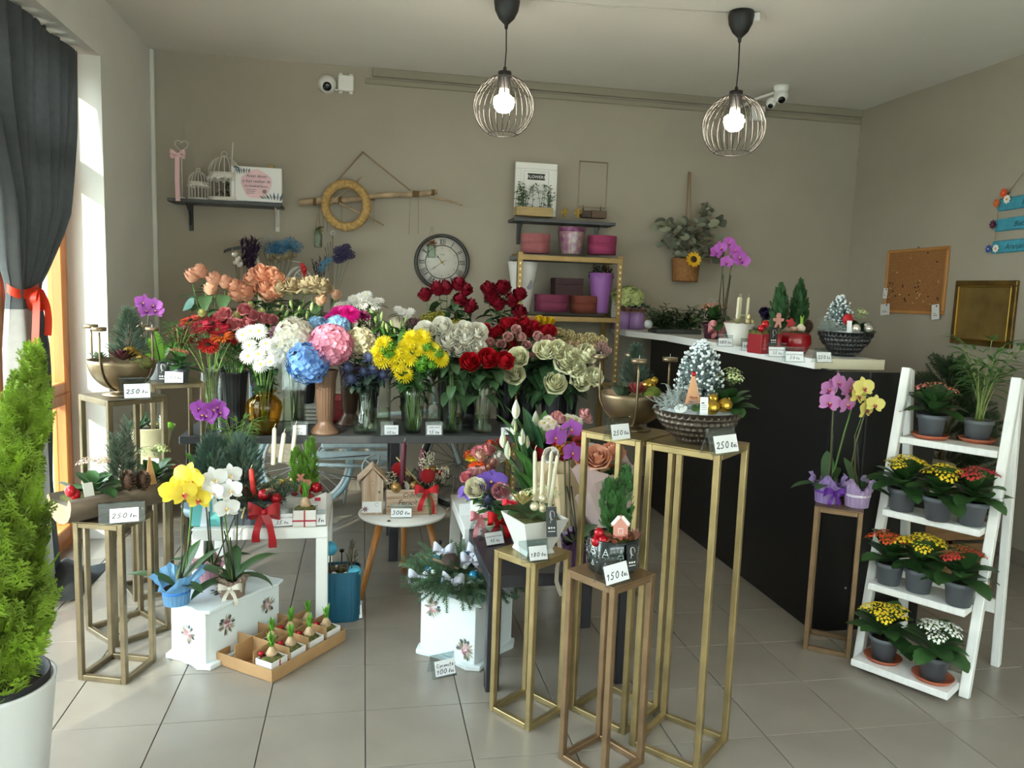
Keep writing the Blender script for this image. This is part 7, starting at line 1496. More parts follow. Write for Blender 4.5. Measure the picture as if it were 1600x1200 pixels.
# planter A
t = thing('white_planter', 'white square planter with four ivory candles and pearl baubles on the low gold stand', 'arrangement', (.562, -.075, .589), .3); mw4 = M('dedcd6', .3)
def sqbowl(b, tp, h): 
    P = [(b, 0), (b*.9, h*.12), (tp, h), (tp*.95, h), (b*.8, h*.3)]; V = [(s*r, u*r*1.0, z) for r, z in P for s, u in ((-1, -1), (1, -1), (1, 1), (-1, 1))]
    F = [(j*4+i, j*4+(i+1) % 4, (j+1)*4+(i+1) % 4, (j+1)*4+i) for j in range(4) for i in range(4)]; return np.array(V), [np.array(F), np.array([(3, 2, 1, 0), (16, 17, 18, 19)])]
put('pot', one(sqbowl(.054, .086, .125)), mw4, t, smooth=False); put('moss', one(box(-.07, -.07, .10, .07, .07, .118)), m_moss, t, smooth=False)
Ti = np.linalg.inv(tr(.562, -.075, .589) @ rz(.3)); loc = lambda q: (Ti @ np.array([*q, 1]))[:3]
iv = M('d9d0b4', .4)
for a, b in (((0.5656,-0.0600,0.7606), (0.5587,-0.0600,0.9358)), ((0.5795,-0.1000,0.7491), (0.5789,-0.1000,0.9288)), ((0.6203,-0.0300,0.7605), (0.6248,-0.0300,0.9268)), ((0.6111,-0.0900,0.7456), (0.6305,-0.0900,0.9241))): candle(t, loc(a), loc(b), .0075, iv)
baubles(t, [loc((0.5768,-0.1250,0.7851)), loc((0.5468,-0.1350,0.7619)), loc((0.5745,-0.1400,0.7562))], .0155, M('d8cdae', .25, .35)); baubles(t, [loc((0.5197,-0.0600,0.7839)), loc((0.4978,-0.0600,0.7707))], .013, M('cfc4a0', .25, .35))
rosette(t, loc((0.5104,-0.1200,0.7649)), .055, M('a89a62', .4, .2, ovar=.1), 26, up=.35)
for x, y, Y in (((0.5869,-0.0200,0.7904), 0, 0), ((0.5530,-0.0300,0.7844), 0, 0), ((0.6474,-0.0200,0.7757), 0, 0), ((0.6285,0.0000,0.7892), 0, 0)): put('flower_cluster', kal_mesh(26, 1), [M('d6d8a8', .5), m_leafl, M('b8c070', .5)], t, tr(*loc(x)) @ sc(.06))
for k in range(10): a = k*2.4; put('leaf', KL(k % 3), m_leafd, t, tr(.02*math.cos(a), .03+.02*math.sin(a), .12) @ rz(a) @ ry(-.4) @ sc(.08))
bow(t, tr(*loc((0.4841,-0.0300,0.7468))), .055, M('d8203a', .35), 0, 'red_bow')
tagc(t, loc((0.5942,-0.2000,0.6758)), .036, .098, M('2c2d30', .5), yaw=-.25, tilt=-.2)
price((0.5403,-0.1660,0.5890), 'price card reading 180 lei on the low gold stand with the white planter', [('180 lei', .026, .25)], .105, .07, .22, .62, .35, cx=.12)
# pot B
t = thing('christmas_pot', 'dark pot printed with little trees, holding a cypress and a red berry pick', 'arrangement', (.745, -.375, .628), 0); mg = M('1a2322', .2, coat=.4)
put('pot', one(lathe([(.001, 0), (.070, 0), (.074, .006), (.079, .105), (.075, .107), (.070, .09), (.001, .09)], 40)), mg, t); put('moss', one(ball(.070, 14, 8, .25)), m_moss, t, (0, 0, .09))
m = MB()
def on_cyl(V, a): return [((.0778+.004*z/.1)*math.sin(a+x/.078), -(.0778+.004*z/.1)*math.cos(a+x/.078), z) for x, z in V]
for i in range(11):
    a = i*2*PI/11
    for z0, s in ((.058, 1), (.022, .55 if i % 2 else .8)):
        z0 += .006*(i % 2)
        for (x0, zz0, x1, zz1) in ((-.010, 0, 0, .028), (.010, 0, 0, .028), (-.010, 0, .010, 0), (-.007, .010, .007, .010), (-.0045, .018, .0045, .018), (0, -.006, 0, 0)):
            d = np.array([x1-x0, zz1-zz0]); d = d/np.linalg.norm(d); nn = np.array([-d[1], d[0]])*.0009
            m.add(on_cyl([((x0+nn[0])*s, z0+(zz0+nn[1])*s), ((x1+nn[0])*s, z0+(zz1+nn[1])*s), ((x1-nn[0])*s, z0+(zz1-nn[1])*s), ((x0-nn[0])*s, z0+(zz0-nn[1])*s)], a), [np.array([(0, 1, 2, 3)])])
    for k in range(3): x, z = .018+.004*k, .04+.02*k; m.add(on_cyl([(x-.0018, z), (x, z-.0018), (x+.0018, z), (x, z+.0018)], a), [np.array([(0, 1, 2, 3)])])
put('printed_trees', m, M('d8dcd8', .5), t, smooth=False, kind='stuff')
conifer('cypress', t, (.015, .02, .09), .215, .062, M('3f7034', .5, trans=.15, var=.25, vs=20), 520, prof=.55, fr=.038, up=1.1, tips=2)
baubles(t, [(-.055, -.03, .125), (-.065, -.035, .10), (-.045, -.04, .105)], .0155, m_redb, capm=m_redb)
V, F = slab([(-.022, 0), (.022, 0), (.022, .035), (.030, .035), (0, .070), (-.030, .035), (-.022, .035)], .004); g = put('gingerbread_house', MB().add(V, F), M('c98878', .6), t, tr(.005, -.055, .115) @ rz(-.15) @ rx(-.15), smooth=False)
put('icing_roof', MB().add(*rbox(-.034, -.0025, -.001, .002, .006, .010, .003), T=tr(.003, 0, .066) @ ry(-.85) @ tr(-.006, 0, 0)).add(*rbox(-.002, -.0025, -.001, .034, .006, .010, .003), T=tr(-.003, 0, .066) @ ry(.85) @ tr(.006, 0, 0)), M('e8e0dc', .5), g, smooth=False)
put('icing_window', rframe(MB(), -.008, .012, .008, .030, .002, .003), M('ece0dc', .6), g, smooth=False)
for i in range(24): put('red_leaf', one(leaf(.026, .017, .5, .1, 4, 'oval')) if i < 1 else cached('fittonia_leaf', lambda: one(leaf(.026, .017, .5, .1, 4, 'oval'))), M('8f4a38', .55, ovar=.25), t, tr(uni(-.045, .03), uni(-.065, -.03), .105+uni(0, .02)) @ rz(uni(0, 6.3)) @ ry(uni(-.7, .1)))
rosette(t, (.055, -.045, .105), .045, M('8a5a4a', .5, ovar=.2), 20, up=.5, w_=.25)
tagc(t, (.035, -.088, .025), .036, .080, M('1c2022', .5), yaw=.3)
price((.715, -.478, .628), 'price card reading 150 lei on the bronze stand in front', [('150 lei', .032, .22)], .112, .082, .5, .88, .32, cx=-.02)
# bowls on tall stands
t, H = bowl4((.895, -.075, 1.013), .112, 'bronze bowl with candle cups, red echeveria and a dark spruce, by the counter', .55, .24)
conifer('spruce', t, (.04, .03, H), .155, .062, M('35584a', .6), 340, fr=.042, kind='spruce', up=.55)
rosette(t, (-.045, -.05, H+.012), .062, M('8a2a30', .45, ovar=.15), 26, w_=.24); put('moss_ball', one(ball(.034, 12, 8, .8)), M('6a7a2c', .95, bump=.8, bs=160), t, (.005, -.075, H+.01)); put('gold_knot', one(ball(.026, 9, 7, .9)).add(*ball(.015, 8, 6), T=tr(.012, -.012, .016)), m_gball, t, (.025, -.045, H+.035))
bark(t, [(.07, -.06, H), (.085, -.03, H), (-.03, -.095, H), (.05, -.085, H), (.08, 0, H)], .015, '9a5848')
for k in range(8): put('leaf', KL(k % 3), M('4a5a44', .5), t, tr(-.055+.02*math.cos(k*2.4), .0, H) @ rz(k*2.4) @ ry(-.9) @ sc(.06))
price((.782, -.262, 1.013), 'price card reading 250 lei on the tall stand before the echeveria bowl', [('250 lei', .034, .28)], .098, .074, .45, .80, .25)
def hammered(R_, H, n=38, rows=5):
    V = []; m = MB()
    def rad(u): return R_*(.42+.58*math.sin(min(1, .12+.88*u)*PI/2)**1.1)
    for i in range(rows*6+1):
        u = i/(rows*6); k = u*rows
        for j in range(n*5):
            a = j*2*PI/(n*5); c = (j/5+.5*(int(k) % 2)) % 1; e = (abs(k % 1-.5)**2+abs(c-.5)**2)
            V.append(((rad(u)-.008*(1-min(1, e*3.2)))*math.cos(a), (rad(u)-.012*(1-min(1, e*3.2)))*math.sin(a), .012+(H-.012)*u))
    N = n*5; F = [(i*N+j, i*N+(j+1) % N, (i+1)*N+(j+1) % N, (i+1)*N+j) for i in range(rows*6) for j in range(N)]
    m.add(np.array(V), np.array(F)); m.add(*lathe([(.001, 0), (R_*.44, 0), (R_*.44, .014)], 40)); m.add(*lathe([(R_, H), (R_*.965, H), (R_*.94, H-.02), (.001, H-.022)], 48)); return m
def snowtree(t, p, h, r, n=800):
    q = random.Random(5); Ts = []; Tw = []
    for i in range(n):
        u = q.random()**.8; a = q.uniform(0, 6.3); rr = r*(math.sin(PI*min(1, .25+.75*u)))**.7*(.5+.5*q.random()); z = h*u
        T_ = tr(p[0]+rr*math.cos(a), p[1]+rr*math.sin(a), p[2]+z) @ rz(a) @ ry(-(.9+.3*u)) @ sc(.020*q.uniform(.7, 1.2)); Ts.append(T_)
        if q.random() < .8: Tw.append(T_ @ tr(.95, 0, .05))
    nd = leaf(1, .35, .3, .1, 3, 'oval', m=1); m = MB()
    for k in range(3): m.stamp(*nd, [T_ @ rz((k-1)*.7) @ ry(-.2*k) for T_ in Ts])
    put('snowy_spruce', m, M('6b7a78', .7, var=.2, vs=40), t, kind='stuff'); put('snow_tips', MB().stamp(*ball(.24, 6, 4, .8), Tw), M('dfe3e6', .8), t, kind='stuff')
def silverbush(t, p, r, n=70, col='a9b2ae'):
    m = MB()
    for i in range(n):
        d = np.array([R.gauss(0, 1), R.gauss(0, 1), abs(R.gauss(0, 1))+.2]); d /= np.linalg.norm(d); e = np.array(p)+d*r*uni(.7, 1.1); P = bez(p, np.array(p)+d*r*.5+[0, 0, uni(-.01, .02)], e, 5); m.add(*tube(P, .0012, 3, cap=False))
        for k in range(2, 5):
            for _ in range(2): q = P[k]+np.array([uni(-.018, .018) for _ in range(3)]); m.add(*tube([P[k], q], .001, 3, cap=False))
    put('silver_bush', m, M(col, .7), t, kind='stuff')
mh = M('54483e', .32, .5, coat=.2)
t = thing('hammered_bowl', 'brown hammered bowl with a snowy spruce and gold baubles on the tallest stand', 'arrangement', (1.02, -.325, 1.020), 0)
put('bowl', hammered(.138, .105), mh, t); put('snow', one(lathe([(.130, .09), (.09, .108), (.001, .112)], 32)), m_snow, t)
snowtree(t, (.02, .04, .10), .20, .072); silverbush(t, (-.075, -.02, .10), .085); kalpart(t, (.095, .0, .10), 'c2cf96', 1.1, 16, 4)
baubles(t, [(.002, -.10, .125), (.048, -.09, .130)], .0225, m_gball, capm=m_gball); baubles(t, [(.018, -.07, .148)], .017, m_gball, capm=m_gball)
V, F = slab([(-.027, 0), (.027, 0), (.004, .088), (-.004, .088)], .003); g = put('wooden_tree_tag', MB().add(V, F), M('d6a078', .6), t, tr(-.045, -.065, .13) @ rx(-.1), smooth=False); put('red_pin', one(ball(.008, 8, 6)), m_redb, g, (0, 0, .092))
text('Merry', .011, M('b0303a', .6), g, tr(0, -.0012, .016) @ rx(PI/2), shear=.3); text('Christmas', .0085, M('b0303a', .6), g, tr(0, -.0012, .004) @ rx(PI/2), shear=.3)
c = put('white_tag', one(rbox(-.0125, -.001, 0, .0125, .001, .060, .0004)), m_card, t, tr(-.032, -.118, .098) @ rx(-.08), smooth=False); put('small_print', MB().add(*box(-.009, -.0015, .040, .0, -.001, .044)).add(*box(-.009, -.0015, .034, .008, -.001, .0352)).add(*box(-.009, -.0015, .028, .007, -.001, .0292)).add(*box(-.009, -.0015, .022, .008, -.001, .0232)), M('5a5a60', .6), c, smooth=False)
put('leaf_card', one(leaf(.042, .03, .1, .05, 6, 'oval')), m_card, t, tr(-.108, -.075, .112) @ rz(.3) @ rx(.9) @ ry(-.4)); put('green_leaf', one(leaf(.07, .05, .4, .1, 6, 'oval')), m_leaf, t, tr(-.05, -.09, .11) @ rz(.4) @ ry(-.5))
price((1.018, -.50, 1.020), 'price card reading 250 lei on the tall stand under the hammered bowl', [('250 lei', .038, .25)], .118, .078, .42, .86, .3, cx=.08)
# ---------------------------------------------------------------- right stand orchids
def gor(p, label, leaves, stems, col, lip, wr): orchid(p, label, leaves, stems, col, lip, wr, r=.046, h=.075, bs=.088)
gor((1.925, .315, .628), 'left wrapped orchid at the counter end, lilac paper with a purple ribbon and pink blooms', [(2.9, .15, .055, .3, .8), (1.2, .15, .055, 1.3, .2), (.6, .12, .05, .9, .6), (3.8, .12, .05, .5, .9)], [([(1.8859,0.2500,0.7935), (1.8754,0.2400,0.9303), (1.8693,0.2400,1.0897)], [(1.8745,0.2300,1.1490),(1.8404,0.2400,1.1211),(1.8447,0.2300,1.0673)]), ([(1.9094,0.2500,0.7933), (1.9280,0.2400,0.9303), (1.9528,0.2400,1.0373)], [(1.9385,0.2400,1.1248),(1.9166,0.2200,1.0614)])], 'd18ac8', 'b0287a', wrapper('a58ac4', '6a2aa0', 1.5, .7, .25, 2, '6a2aa0'))
gor((2.02, .245, .628), 'right wrapped orchid at the counter end, mauve paper with yellow blooms', [(.3, .16, .055, .6, .4), (1.9, .14, .055, 1.2, .3), (5.3, .13, .05, .5, 1.0)], [([(1.9482,0.2000,0.8046), (1.9541,0.1900,0.9134), (1.9784,0.1900,1.0190), (2.0153,0.1900,1.0850)], [(1.9499,0.1700,1.1367),(2.0157,0.1800,1.0681),(1.9483,0.2000,1.1013)]), ([(1.9657,0.2000,0.8045), (1.9527,0.2000,0.9379)], [(1.9888,0.2000,1.0438)])], 'e6d878', 'b04a5a', wrapper('b39ac2', 'd8ccd8', 1.35, .7, .25, 6))
# ---------------------------------------------------------------- ladder plants
def lp(p, k): return tr(*p) @ rz(0)
def saucer(p, r, label): t = thing('saucer', label, 'saucer', p, group='terracotta saucers on the ladder shelf'); put('dish', one(lathe([(.001, 0), (r*.82, 0), (r, .016), (r*.96, .017), (r*.80, .005), (.001, .004)], 32)), M('a8583c', .6, var=.08, vs=14), t)
tc = 'potted kalanchoe'
s1 = (2.2830,0.1785,0.9310); s2 = (2.4323,0.0960,0.9310); s3 = (2.0505,0.0359,0.0510); s4 = (2.1432,-0.1323,0.0510)
saucer(s1, .072, 'terracotta saucer on the top ladder step under the coral kalanchoe'); saucer(s2, .070, 'terracotta saucer on the top ladder step under the parlor palm'); saucer(s3, .072, 'terracotta saucer on the bottom step under the yellow kalanchoe'); saucer(s4, .075, 'terracotta saucer on the bottom step under the white kalanchoe')
def up(p, z=.006): return (p[0], p[1], p[2]+z)
KLs = 'potted kalanchoes on the ladder shelf'
kalanchoe(up(s1), 'd4686a', 'coral pink kalanchoe with big leaves on the top ladder step', 1.1, 4, 18, group=KLs, dense=14)
palm(up(s2), 'parlor palm in a grey pot on the top ladder step', .36, 16, lambda t: pot(t, .042, .054, .085, M('63676a', .5)), z0=.075, spread=.14, leafl=.085)
kalanchoe((2.1418,0.1282,0.6410), 'e6c31c', 'yellow kalanchoe at the left of the second ladder step', 1.1, 6, 18, group=KLs); kalanchoe((2.1964,-0.0087,0.6410), 'e6c31c', 'yellow kalanchoe in the middle of the second ladder step', 1.1, 5, 18, group=KLs); kalanchoe((2.2892,-0.0741,0.6410), 'b0202c', 'dark red kalanchoe at the right of the second ladder step', 1.1, 7, 16, group=KLs, cen='c23a3a')
kalanchoe((2.0897,0.0954,0.3460), 'd2481c', 'orange red kalanchoe at the left of the third ladder step', 1.05, 7, 16, group=KLs, cen='c8581c'); kalanchoe((2.1561,0.0072,0.3460), 'ecc81e', 'yellow kalanchoe in the middle of the third ladder step', 1.1, 7, 16, group=KLs); kalanchoe((2.2203,-0.1330,0.3460), 'b81c28', 'red kalanchoe at the right of the third ladder step', 1.1, 6, 18, group=KLs, cen='a8b040')
kalanchoe(up(s3), 'ecc81e', 'yellow kalanchoe on the bottom ladder step', 1.1, 7, 17, group=KLs); kalanchoe(up(s4), 'ecebe4', 'white kalanchoe on the bottom ladder step', 1.1, 6, 18, group=KLs, cen='6a6a3a')
# ---------------------------------------------------------------- counter top
ZT = 1.221
def ct(p): return p
t = thing('flower_box', 'lilac twin round boxes with a green hydrangea at the far end of the counter', 'bouquet', (1.895, 2.86, 1.221))
for x in (-.062, .05): put('box', one(lathe([(.001, 0), (.062, 0), (.062, .13), (.056, .13), (.055, .11), (.001, .11)], 32)), M('a883bc', .6), t, (x, 0, 0))
put('hydrangea', ball_mesh(120, .17, 1), [M('b4bf7c', .6, ovar=.1), M('8a9a5a', .7)], t, tr(-.03, -.02, .23) @ sc(.22, .18, .17))
for i in range(18): put('leaf', eu, M('4f6460', .6, ovar=.2), t, tr(.06+uni(-.05, .06), uni(-.05, .04), .15+uni(-.01, .06)) @ rz(uni(0, 6.3)) @ ry(uni(-.9, .2)) @ sc(.8))
for i in range(8): put('dried_bloom', rose_mesh(6, 1.35, .05), [M('b08a7a', .7), m_leaf], t, tr(-.06+.022*i, -.05, .135) @ look((0, -1, .5)) @ sc(.04))
for i in range(5): put('white_bloom', daisy_mesh(10, 2, .2, .2, .1), [M('d8d4d0', .6), M('c8b070', .6), m_leaf], t, tr(-.125+uni(-.01, .01), -.03, .10+.025*i) @ look((-.3, -1, .2)) @ sc(.045))
t = thing('ruscus_bunch', 'mass of dark green ruscus foliage in a tray at the back of the counter', 'foliage', (2.0657,2.3974,1.2210)); put('tray', one(rbox(-.16, -.07, 0, .16, .10, .03, .004)), M('3a3d3a', .6), t, smooth=False)
rl = leaf(.045, .016, .4, .15, 4, 'lance'); 
for i in range(70):
    a = uni(0, 6.3); e = np.array([uni(-.23, .23), uni(-.10, .10), uni(.06, .19)]); P = bez((e[0]*.5, e[1]*.5, .02), (e[0]*.7, e[1]*.7, e[2]*.7), e, 6); m = MB(); m.add(*tube(P, .0014, 4)); m.stamp(*rl, [tr(*P[1+k//3]) @ rz(k*2.4) @ ry(uni(-.9, .1)) for k in range(14)]); put('sprig', m, M('2c4a24', .5, ovar=.35), t)
put('white_foil', one(ball(.03, 9, 7)), M('b9b9b9', .5), t, (-.215, -.05, .06), smooth=False)
orchid((2.4863,2.5604,1.2210), 'magenta orchid rising behind the pink bow pot on the counter', [(2.8, .18, .05, .4, .8), (.3, .16, .05, .5, .9), (2.3, .15, .05, .9, .6)], [([(1.9190,1.4500,1.4570), (1.9145,1.4300,1.5977), (1.9134,1.4200,1.7537)], [(1.8541,1.4000,1.7158),(1.9336,1.4100,1.7714),(1.8774,1.3900,1.7404)]), ([(1.9571,1.4500,1.4582), (1.9599,1.4300,1.5994), (1.9700,1.4200,1.7042)], [(1.9655,1.4000,1.7309),(1.9894,1.3900,1.6970),(1.9213,1.4000,1.6669),(2.0250,1.4200,1.6786)])], 'c060c4', '9a2a90', r=.05, h=.08, bs=.085)
t = kalanchoe((2.0964,1.8924,1.2210), 'd8766a', 'coral kalanchoe in a dark pot tied with a big pink bow on the counter', 1.1, 6, 18, pr=.055, dense=12, potm=M('4a2030', .4)); bow(t, tr(.0, -.07, .07) @ rz(.2), .12, M('d88a90', .4, trans=.15), .09, wd=.5)
for k in range(2): put('willow_loop', one(tube(bez((-.06, 0, .1), (-.05+.1*k, 0, .38), (.06, 0, .12), 12), .0018, 4)), M('b0aca0', .6), t)
def wpot(p, label, T=None):
    t = thing('white_planter', label, 'arrangement', p, .3); put('pot', one(lathe([(.001, 0), (.045, 0), (.047, .02), (.080, .12), (.076, .12), (.06, .09), (.001, .09)], 40)), M('e0dcd2', .35), t); put('moss', one(lathe([(.001, .112), (.074, .108)], 20)), m_moss, t)
    for x, y, h in ((-.02, .0, .15), (.008, .015, .15), (.045, -.005, .15)): candle(t, (x, y, .11), (x+.004, y, .11+h), .0095, M('d8d0b0', .4))
    baubles(t, [(.012, -.045, .13), (.045, -.045, .13), (.03, -.035, .155)], .015, M('d8c99a', .25, .4)); rosette(t, (-.045, -.03, .12), .045, M('b9b184', .4, .2), 20); 
    for k in range(3): put('flower_cluster', kal_mesh(26, 1), [M('d8dcb0', .5), m_leafl, M('b8c070', .5)], t, tr(.03+.02*k, .04, .16) @ sc(.05))
    return t
wpot((1.9659,1.2877,1.2210), 'white tapered planter with three ivory candles on the counter')
t = thing('gift_planter', 'red square planter with red baubles and a gingerbread man on the counter', 'arrangement', (1.8392,0.7785,1.2210), .2); put('pot', one(rbox(-.06, -.05, 0, .06, .05, .095, .004)), M('8d1520', .4), t, smooth=False); put('moss', one(box(-.06, -.045, .09, .06, .045, .108)), m_moss, t, smooth=False)
m = MB()
for x in (-.04, .0, .04):
    for s in (0, 1, 2): m.add([(x-.014+.003*s, -.0506, .02+.018*s), (x+.014-.003*s, -.0506, .02+.018*s), (x, -.0506, .046+.018*s)], [np.array([(0, 1, 2)])])
put('printed_trees', m, M('c9505a', .5), t, smooth=False)
baubles(t, [(-.065, -.05, .12), (-.045, -.05, .14)], .018, m_redb); fir(t, [(uni(-.04, .04), 0, .10, k, .4) for k in range(8)], .06)
V, F = slab([(-.012, -.03), (-.004, -.012), (.004, -.012), (.012, -.03), (.02, -.026), (.012, .0), (.030, .006), (.030, .018), (.010, .018), (.014, .028), (.008, .042), (-.008, .042), (-.014, .028), (-.010, .018), (-.030, .018), (-.030, .006), (-.012, .0), (-.02, -.026)], .005); put('gingerbread_man', MB().add(V, F), M('c88a80', .6), t, tr(.05, -.03, .15), smooth=False); put('stick', one(tube([(.05, -.028, .09), (.05, -.028, .13)], .003, 5)), M('7a5a3a', .7), t)
tagc(t, (.005, -.056, .04), .045, .085, M('26272a', .5), tilt=-.05)
t = thing('potted_cypress', 'pair of dark green dwarf cypresses in a low pot at the back of the counter', 'potted plant', (2.1698,1.1500,1.2189)[:2]+(1.221,)); pot(t, .06, .075, .09, m_gpot)
conifer('cypress', t, (-.055, 0, .08), .24, .06, M('2f5a2c', .55), 420, prof=.6, fr=.042, up=1.1); conifer('cypress', t, (.055, 0, .08), .265, .065, M('2f5a2c', .55), 460, prof=.5, fr=.042, up=1.1)
t = thing('red_bowl', 'glossy red round bowl with a hyacinth bulb and pine cone on the counter', 'arrangement', (2.0182,0.8179,1.2210)); put('bowl', one(lathe([(.001, 0), (.054, 0), (.071, .03), (.078, .055), (.074, .085), (.066, .10), (.060, .10), (.001, .085)], 40)), M('8d0d18', .15, coat=.3), t); put('moss', one(ball(.061, 14, 8, .3)), m_moss, t, (0, 0, .09))
put('bulb', one(lathe([(.001, 0), (.02, 0), (.022, .015), (.008, .03), (.001, .032)], 12)), M('d8c8b0', .6), t, (.01, -.03, .112))
for k in range(4): put('shoot', one(leaf(.055, .018, -.1, .3, 5, 'lance', up=1.3)), M('8aa83a', .4), t, tr(.012, -.03, .13) @ rz(k*1.6))
cone(t, (.055, -.015, .10), .05); m = MB()
for k in range(5): m.stamp(*leaf(.03, .02, .2, .1, 3, 'lance'), [rz(k*2*PI/5)])
put('red_star', m, M('a8202c', .5), t, tr(-.035, -.015, .145) @ rx(PI/2-.3)); bark(t, [(-.03, -.04, .12), (-.045, -.02, .115)], .018, 'b08a78')
t = thing('hammered_bowl', 'black hammered bowl with a snowy spruce and silver baubles at the counter end', 'arrangement', (2.2210,0.7213,1.2210)); put('bowl', hammered(.125, .115), M('1f2022', .3, coat=.3), t); put('snow', one(lathe([(.117, .10), (.08, .118), (.001, .122)], 32)), m_snow, t)
snowtree(t, (-.02, .03, .11), .155, .055, 380); silverbush(t, (-.085, -.01, .11), .07, 50, '9aa59c'); kalpart(t, (.055, .0, .11), 'c2cf96', .95, 14, 4); baubles(t, [(-.005, -.085, .135), (.065, -.075, .135)], .020, M('d8d4c8', .2, .6), capm=M('d8d4c8', .3, .8)); baubles(t, [(.075, -.05, .15)], .016, M('d8d4c8', .2, .6), capm=M('d8d4c8', .3, .8))
put('red_disc', one(lathe([(.026, 0), (.026, .004), (.001, .004)], 20)), M('b5121f', .5), t, tr(-.035, -.06, .175) @ rx(PI/2)); put('white_tag', one(rbox(-.012, -.001, 0, .012, .001, .055, .0004)), m_card, t, tr(-.045, -.095, .115) @ rx(-.1), smooth=False)
t = thing('cut_flower', 'dark purple flower behind the candles on the counter', 'flower', (2.2146,1.5000,1.2832)[:2]+(1.221,)); put('bloom', rose_mesh(6, 1.35, .05), [M('2f1a4a', .6), m_leaf], t, tr(0, 0, .16) @ look((0, -1, .5)) @ sc(.085)); put('stem', one(tube([(0, .02, 0), (0, .01, .14)], .003, 5)), m_leaf, t)
gc = 'price cards along the counter front'
for q, l, ln, w_, yw_ in (((1.7933,1.1969,1.2210), 'price card before the pink bow pot on the counter', [('180 lei', .022, .3)], .085, -.35), ((1.7823,0.9111,1.2210), 'price card reading 180 lei before the white planter on the counter', [('180 lei', .024, .3)], .085, -.35), ((1.7472,0.5920,1.2210), 'left of the two printed price cards in front of the red pots', [('ARANJAMENT FLORAL', .0072, .62), ('35 lei', .012, .2)], .088, -.35), ((1.6868,0.3442,1.2210), 'right of the two printed price cards in front of the red pots', [('ARANJAMENT FLORAL', .0072, .62), ('50 lei', .012, .2)], .088, -.35), ((1.8151,0.3390,1.2210), 'price card reading 250 lei at the counter corner', [('250 lei', .024, .3)], .088, -.05)): price((q[0]+.05, q[1], q[2]), l, ln, w_, .062, yw_+.25, .86, .25, group=gc)
# ---------------------------------------------------------------- behind the ladder, right edge
t = thing('fir_tree', 'dark green fir standing in the corner behind the ladder shelf at the right edge', 'tree', (3.30, 1.30, 0)); put('stand', one(lathe([(.001, 0), (.10, 0), (.09, .04), (.03, .05), (.02, .12), (.001, .12)], 20)), M('2a2420', .7), t)
conifer('foliage', t, (0, 0, .18), .95, .36, M('2a4a2c', .6, ovar=.1), 520, prof=.5, fr=.17, kind='fir', up=.35)
t = thing('wicker_basket', 'upturned grey wicker basket behind the ladder shelf', 'basket', (2.93, .95, .35)); put('weave', one(lathe([(.15, 0), (.14, .15), (.12, .30), (.001, .31)], 72, lambda a, z: 1+.03*math.sin(a*30)*(1 if int(z*70) % 2 else -1))), M('8f8676', .85), t)
t = thing('wooden_crate', 'rough brown wooden crate standing on the floor behind the ladder shelf', 'crate', (2.75, .80, 0)); mk = M('7a5a3a', .8, var=.25, vs=6, stretch=(1, 10, 10))
for z in (0, .09, .18, .27):
    put('slat', one(rbox(0, -.01, z, .5, 0, z+.07, .003)), mk, t, smooth=False); put('slat', one(rbox(0, .30, z, .5, .31, z+.07, .003)), mk, t, smooth=False)
for x in (0, .48):
    for y in (0, .27): put('post', one(rbox(x, y, 0, x+.02, y+.03, .34, .003)), mk, t, smooth=False)
put('lid', one(rbox(-.01, -.01, .335, .51, .31, .35, .003)), mk, t, smooth=False)

# ================================================================ dried flowers on the white ledge
ZD = 1.141
def led(p): return (p[0], 2.86, ZD)
def dvase(p, r0, r1, h, label, mat=None, mod=None): return vase(p, [(r0, 0), (r0*1.05, .008), ((r0+r1)*.48, h*.6), (r1, h)], label, mat or gcl, 'glass_vase', 30, mod)
def spikes(name, label, cat, foot, tops, col, n=40, L=.05, w_=.008, stem='5a5044'):
    t = thing(name, label, cat, foot); o = np.array(foot); m = MB(); st = MB(); lf = leaf(1, .3, .2, .1, 3, 'lance', m=1)
    for e in tops:
        e = np.array(e)-o; P = bez((0, 0, .01), (e[0]*.2, e[1]*.2, e[2]*.6), e, 7); st.add(*tube(P, .0016, 4))
        for k in range(n): u = R.random(); q = P[4]+(P[6]-P[4])*u; m.stamp(*lf, [tr(*q) @ rz(uni(0, 6.3)) @ ry(-uni(.4, 1.3)) @ sc(L*uni(.3, .5))])
    put('stems', st, M(stem, .7), t, kind='stuff'); put('florets', m, M(col, .75, var=.3, vs=40), t, kind='stuff'); return t
def puff(name, label, foot, centres, r, col, n=220, dot=.0035, spread=(1, 1, .8), col2=None):
    t = thing(name, label, 'dried flowers', foot); o = np.array(foot); D = ball(dot, 5, 4); Ts = []; st = MB()
    for c in centres:
        c = np.array(c)-o
        st.add(*tube(bez((0, 0, .01), (0, 0, c[2]*.5), c-[0, 0, r*.8], 6), .0018, 4))
        for i in range(n):
            d = np.array([R.gauss(0, 1) for _ in range(3)]); d /= np.linalg.norm(d); p = c+d*r*R.random()**.4*np.array(spread); Ts.append(tr(*p))
            if i % 6 == 0: st.add(*tube([c-[0, 0, r*.8], (c+p)/2, p], .0006, 3, cap=False))
    put('florets', MB().stamp(*D, Ts), M(col, .75, var=.2, vs=50) if not col2 else M(col, .75, vs=30, col2=col2), t, kind='stuff'); put('stems', st, M('7a7a6a', .7), t, kind='stuff'); return t
d1 = led((-0.8055,2.8600,1.2145)); dvase(d1, .032, .036, .24, 'clear glass vase with purple dried lavender at the left end of the white ledge')
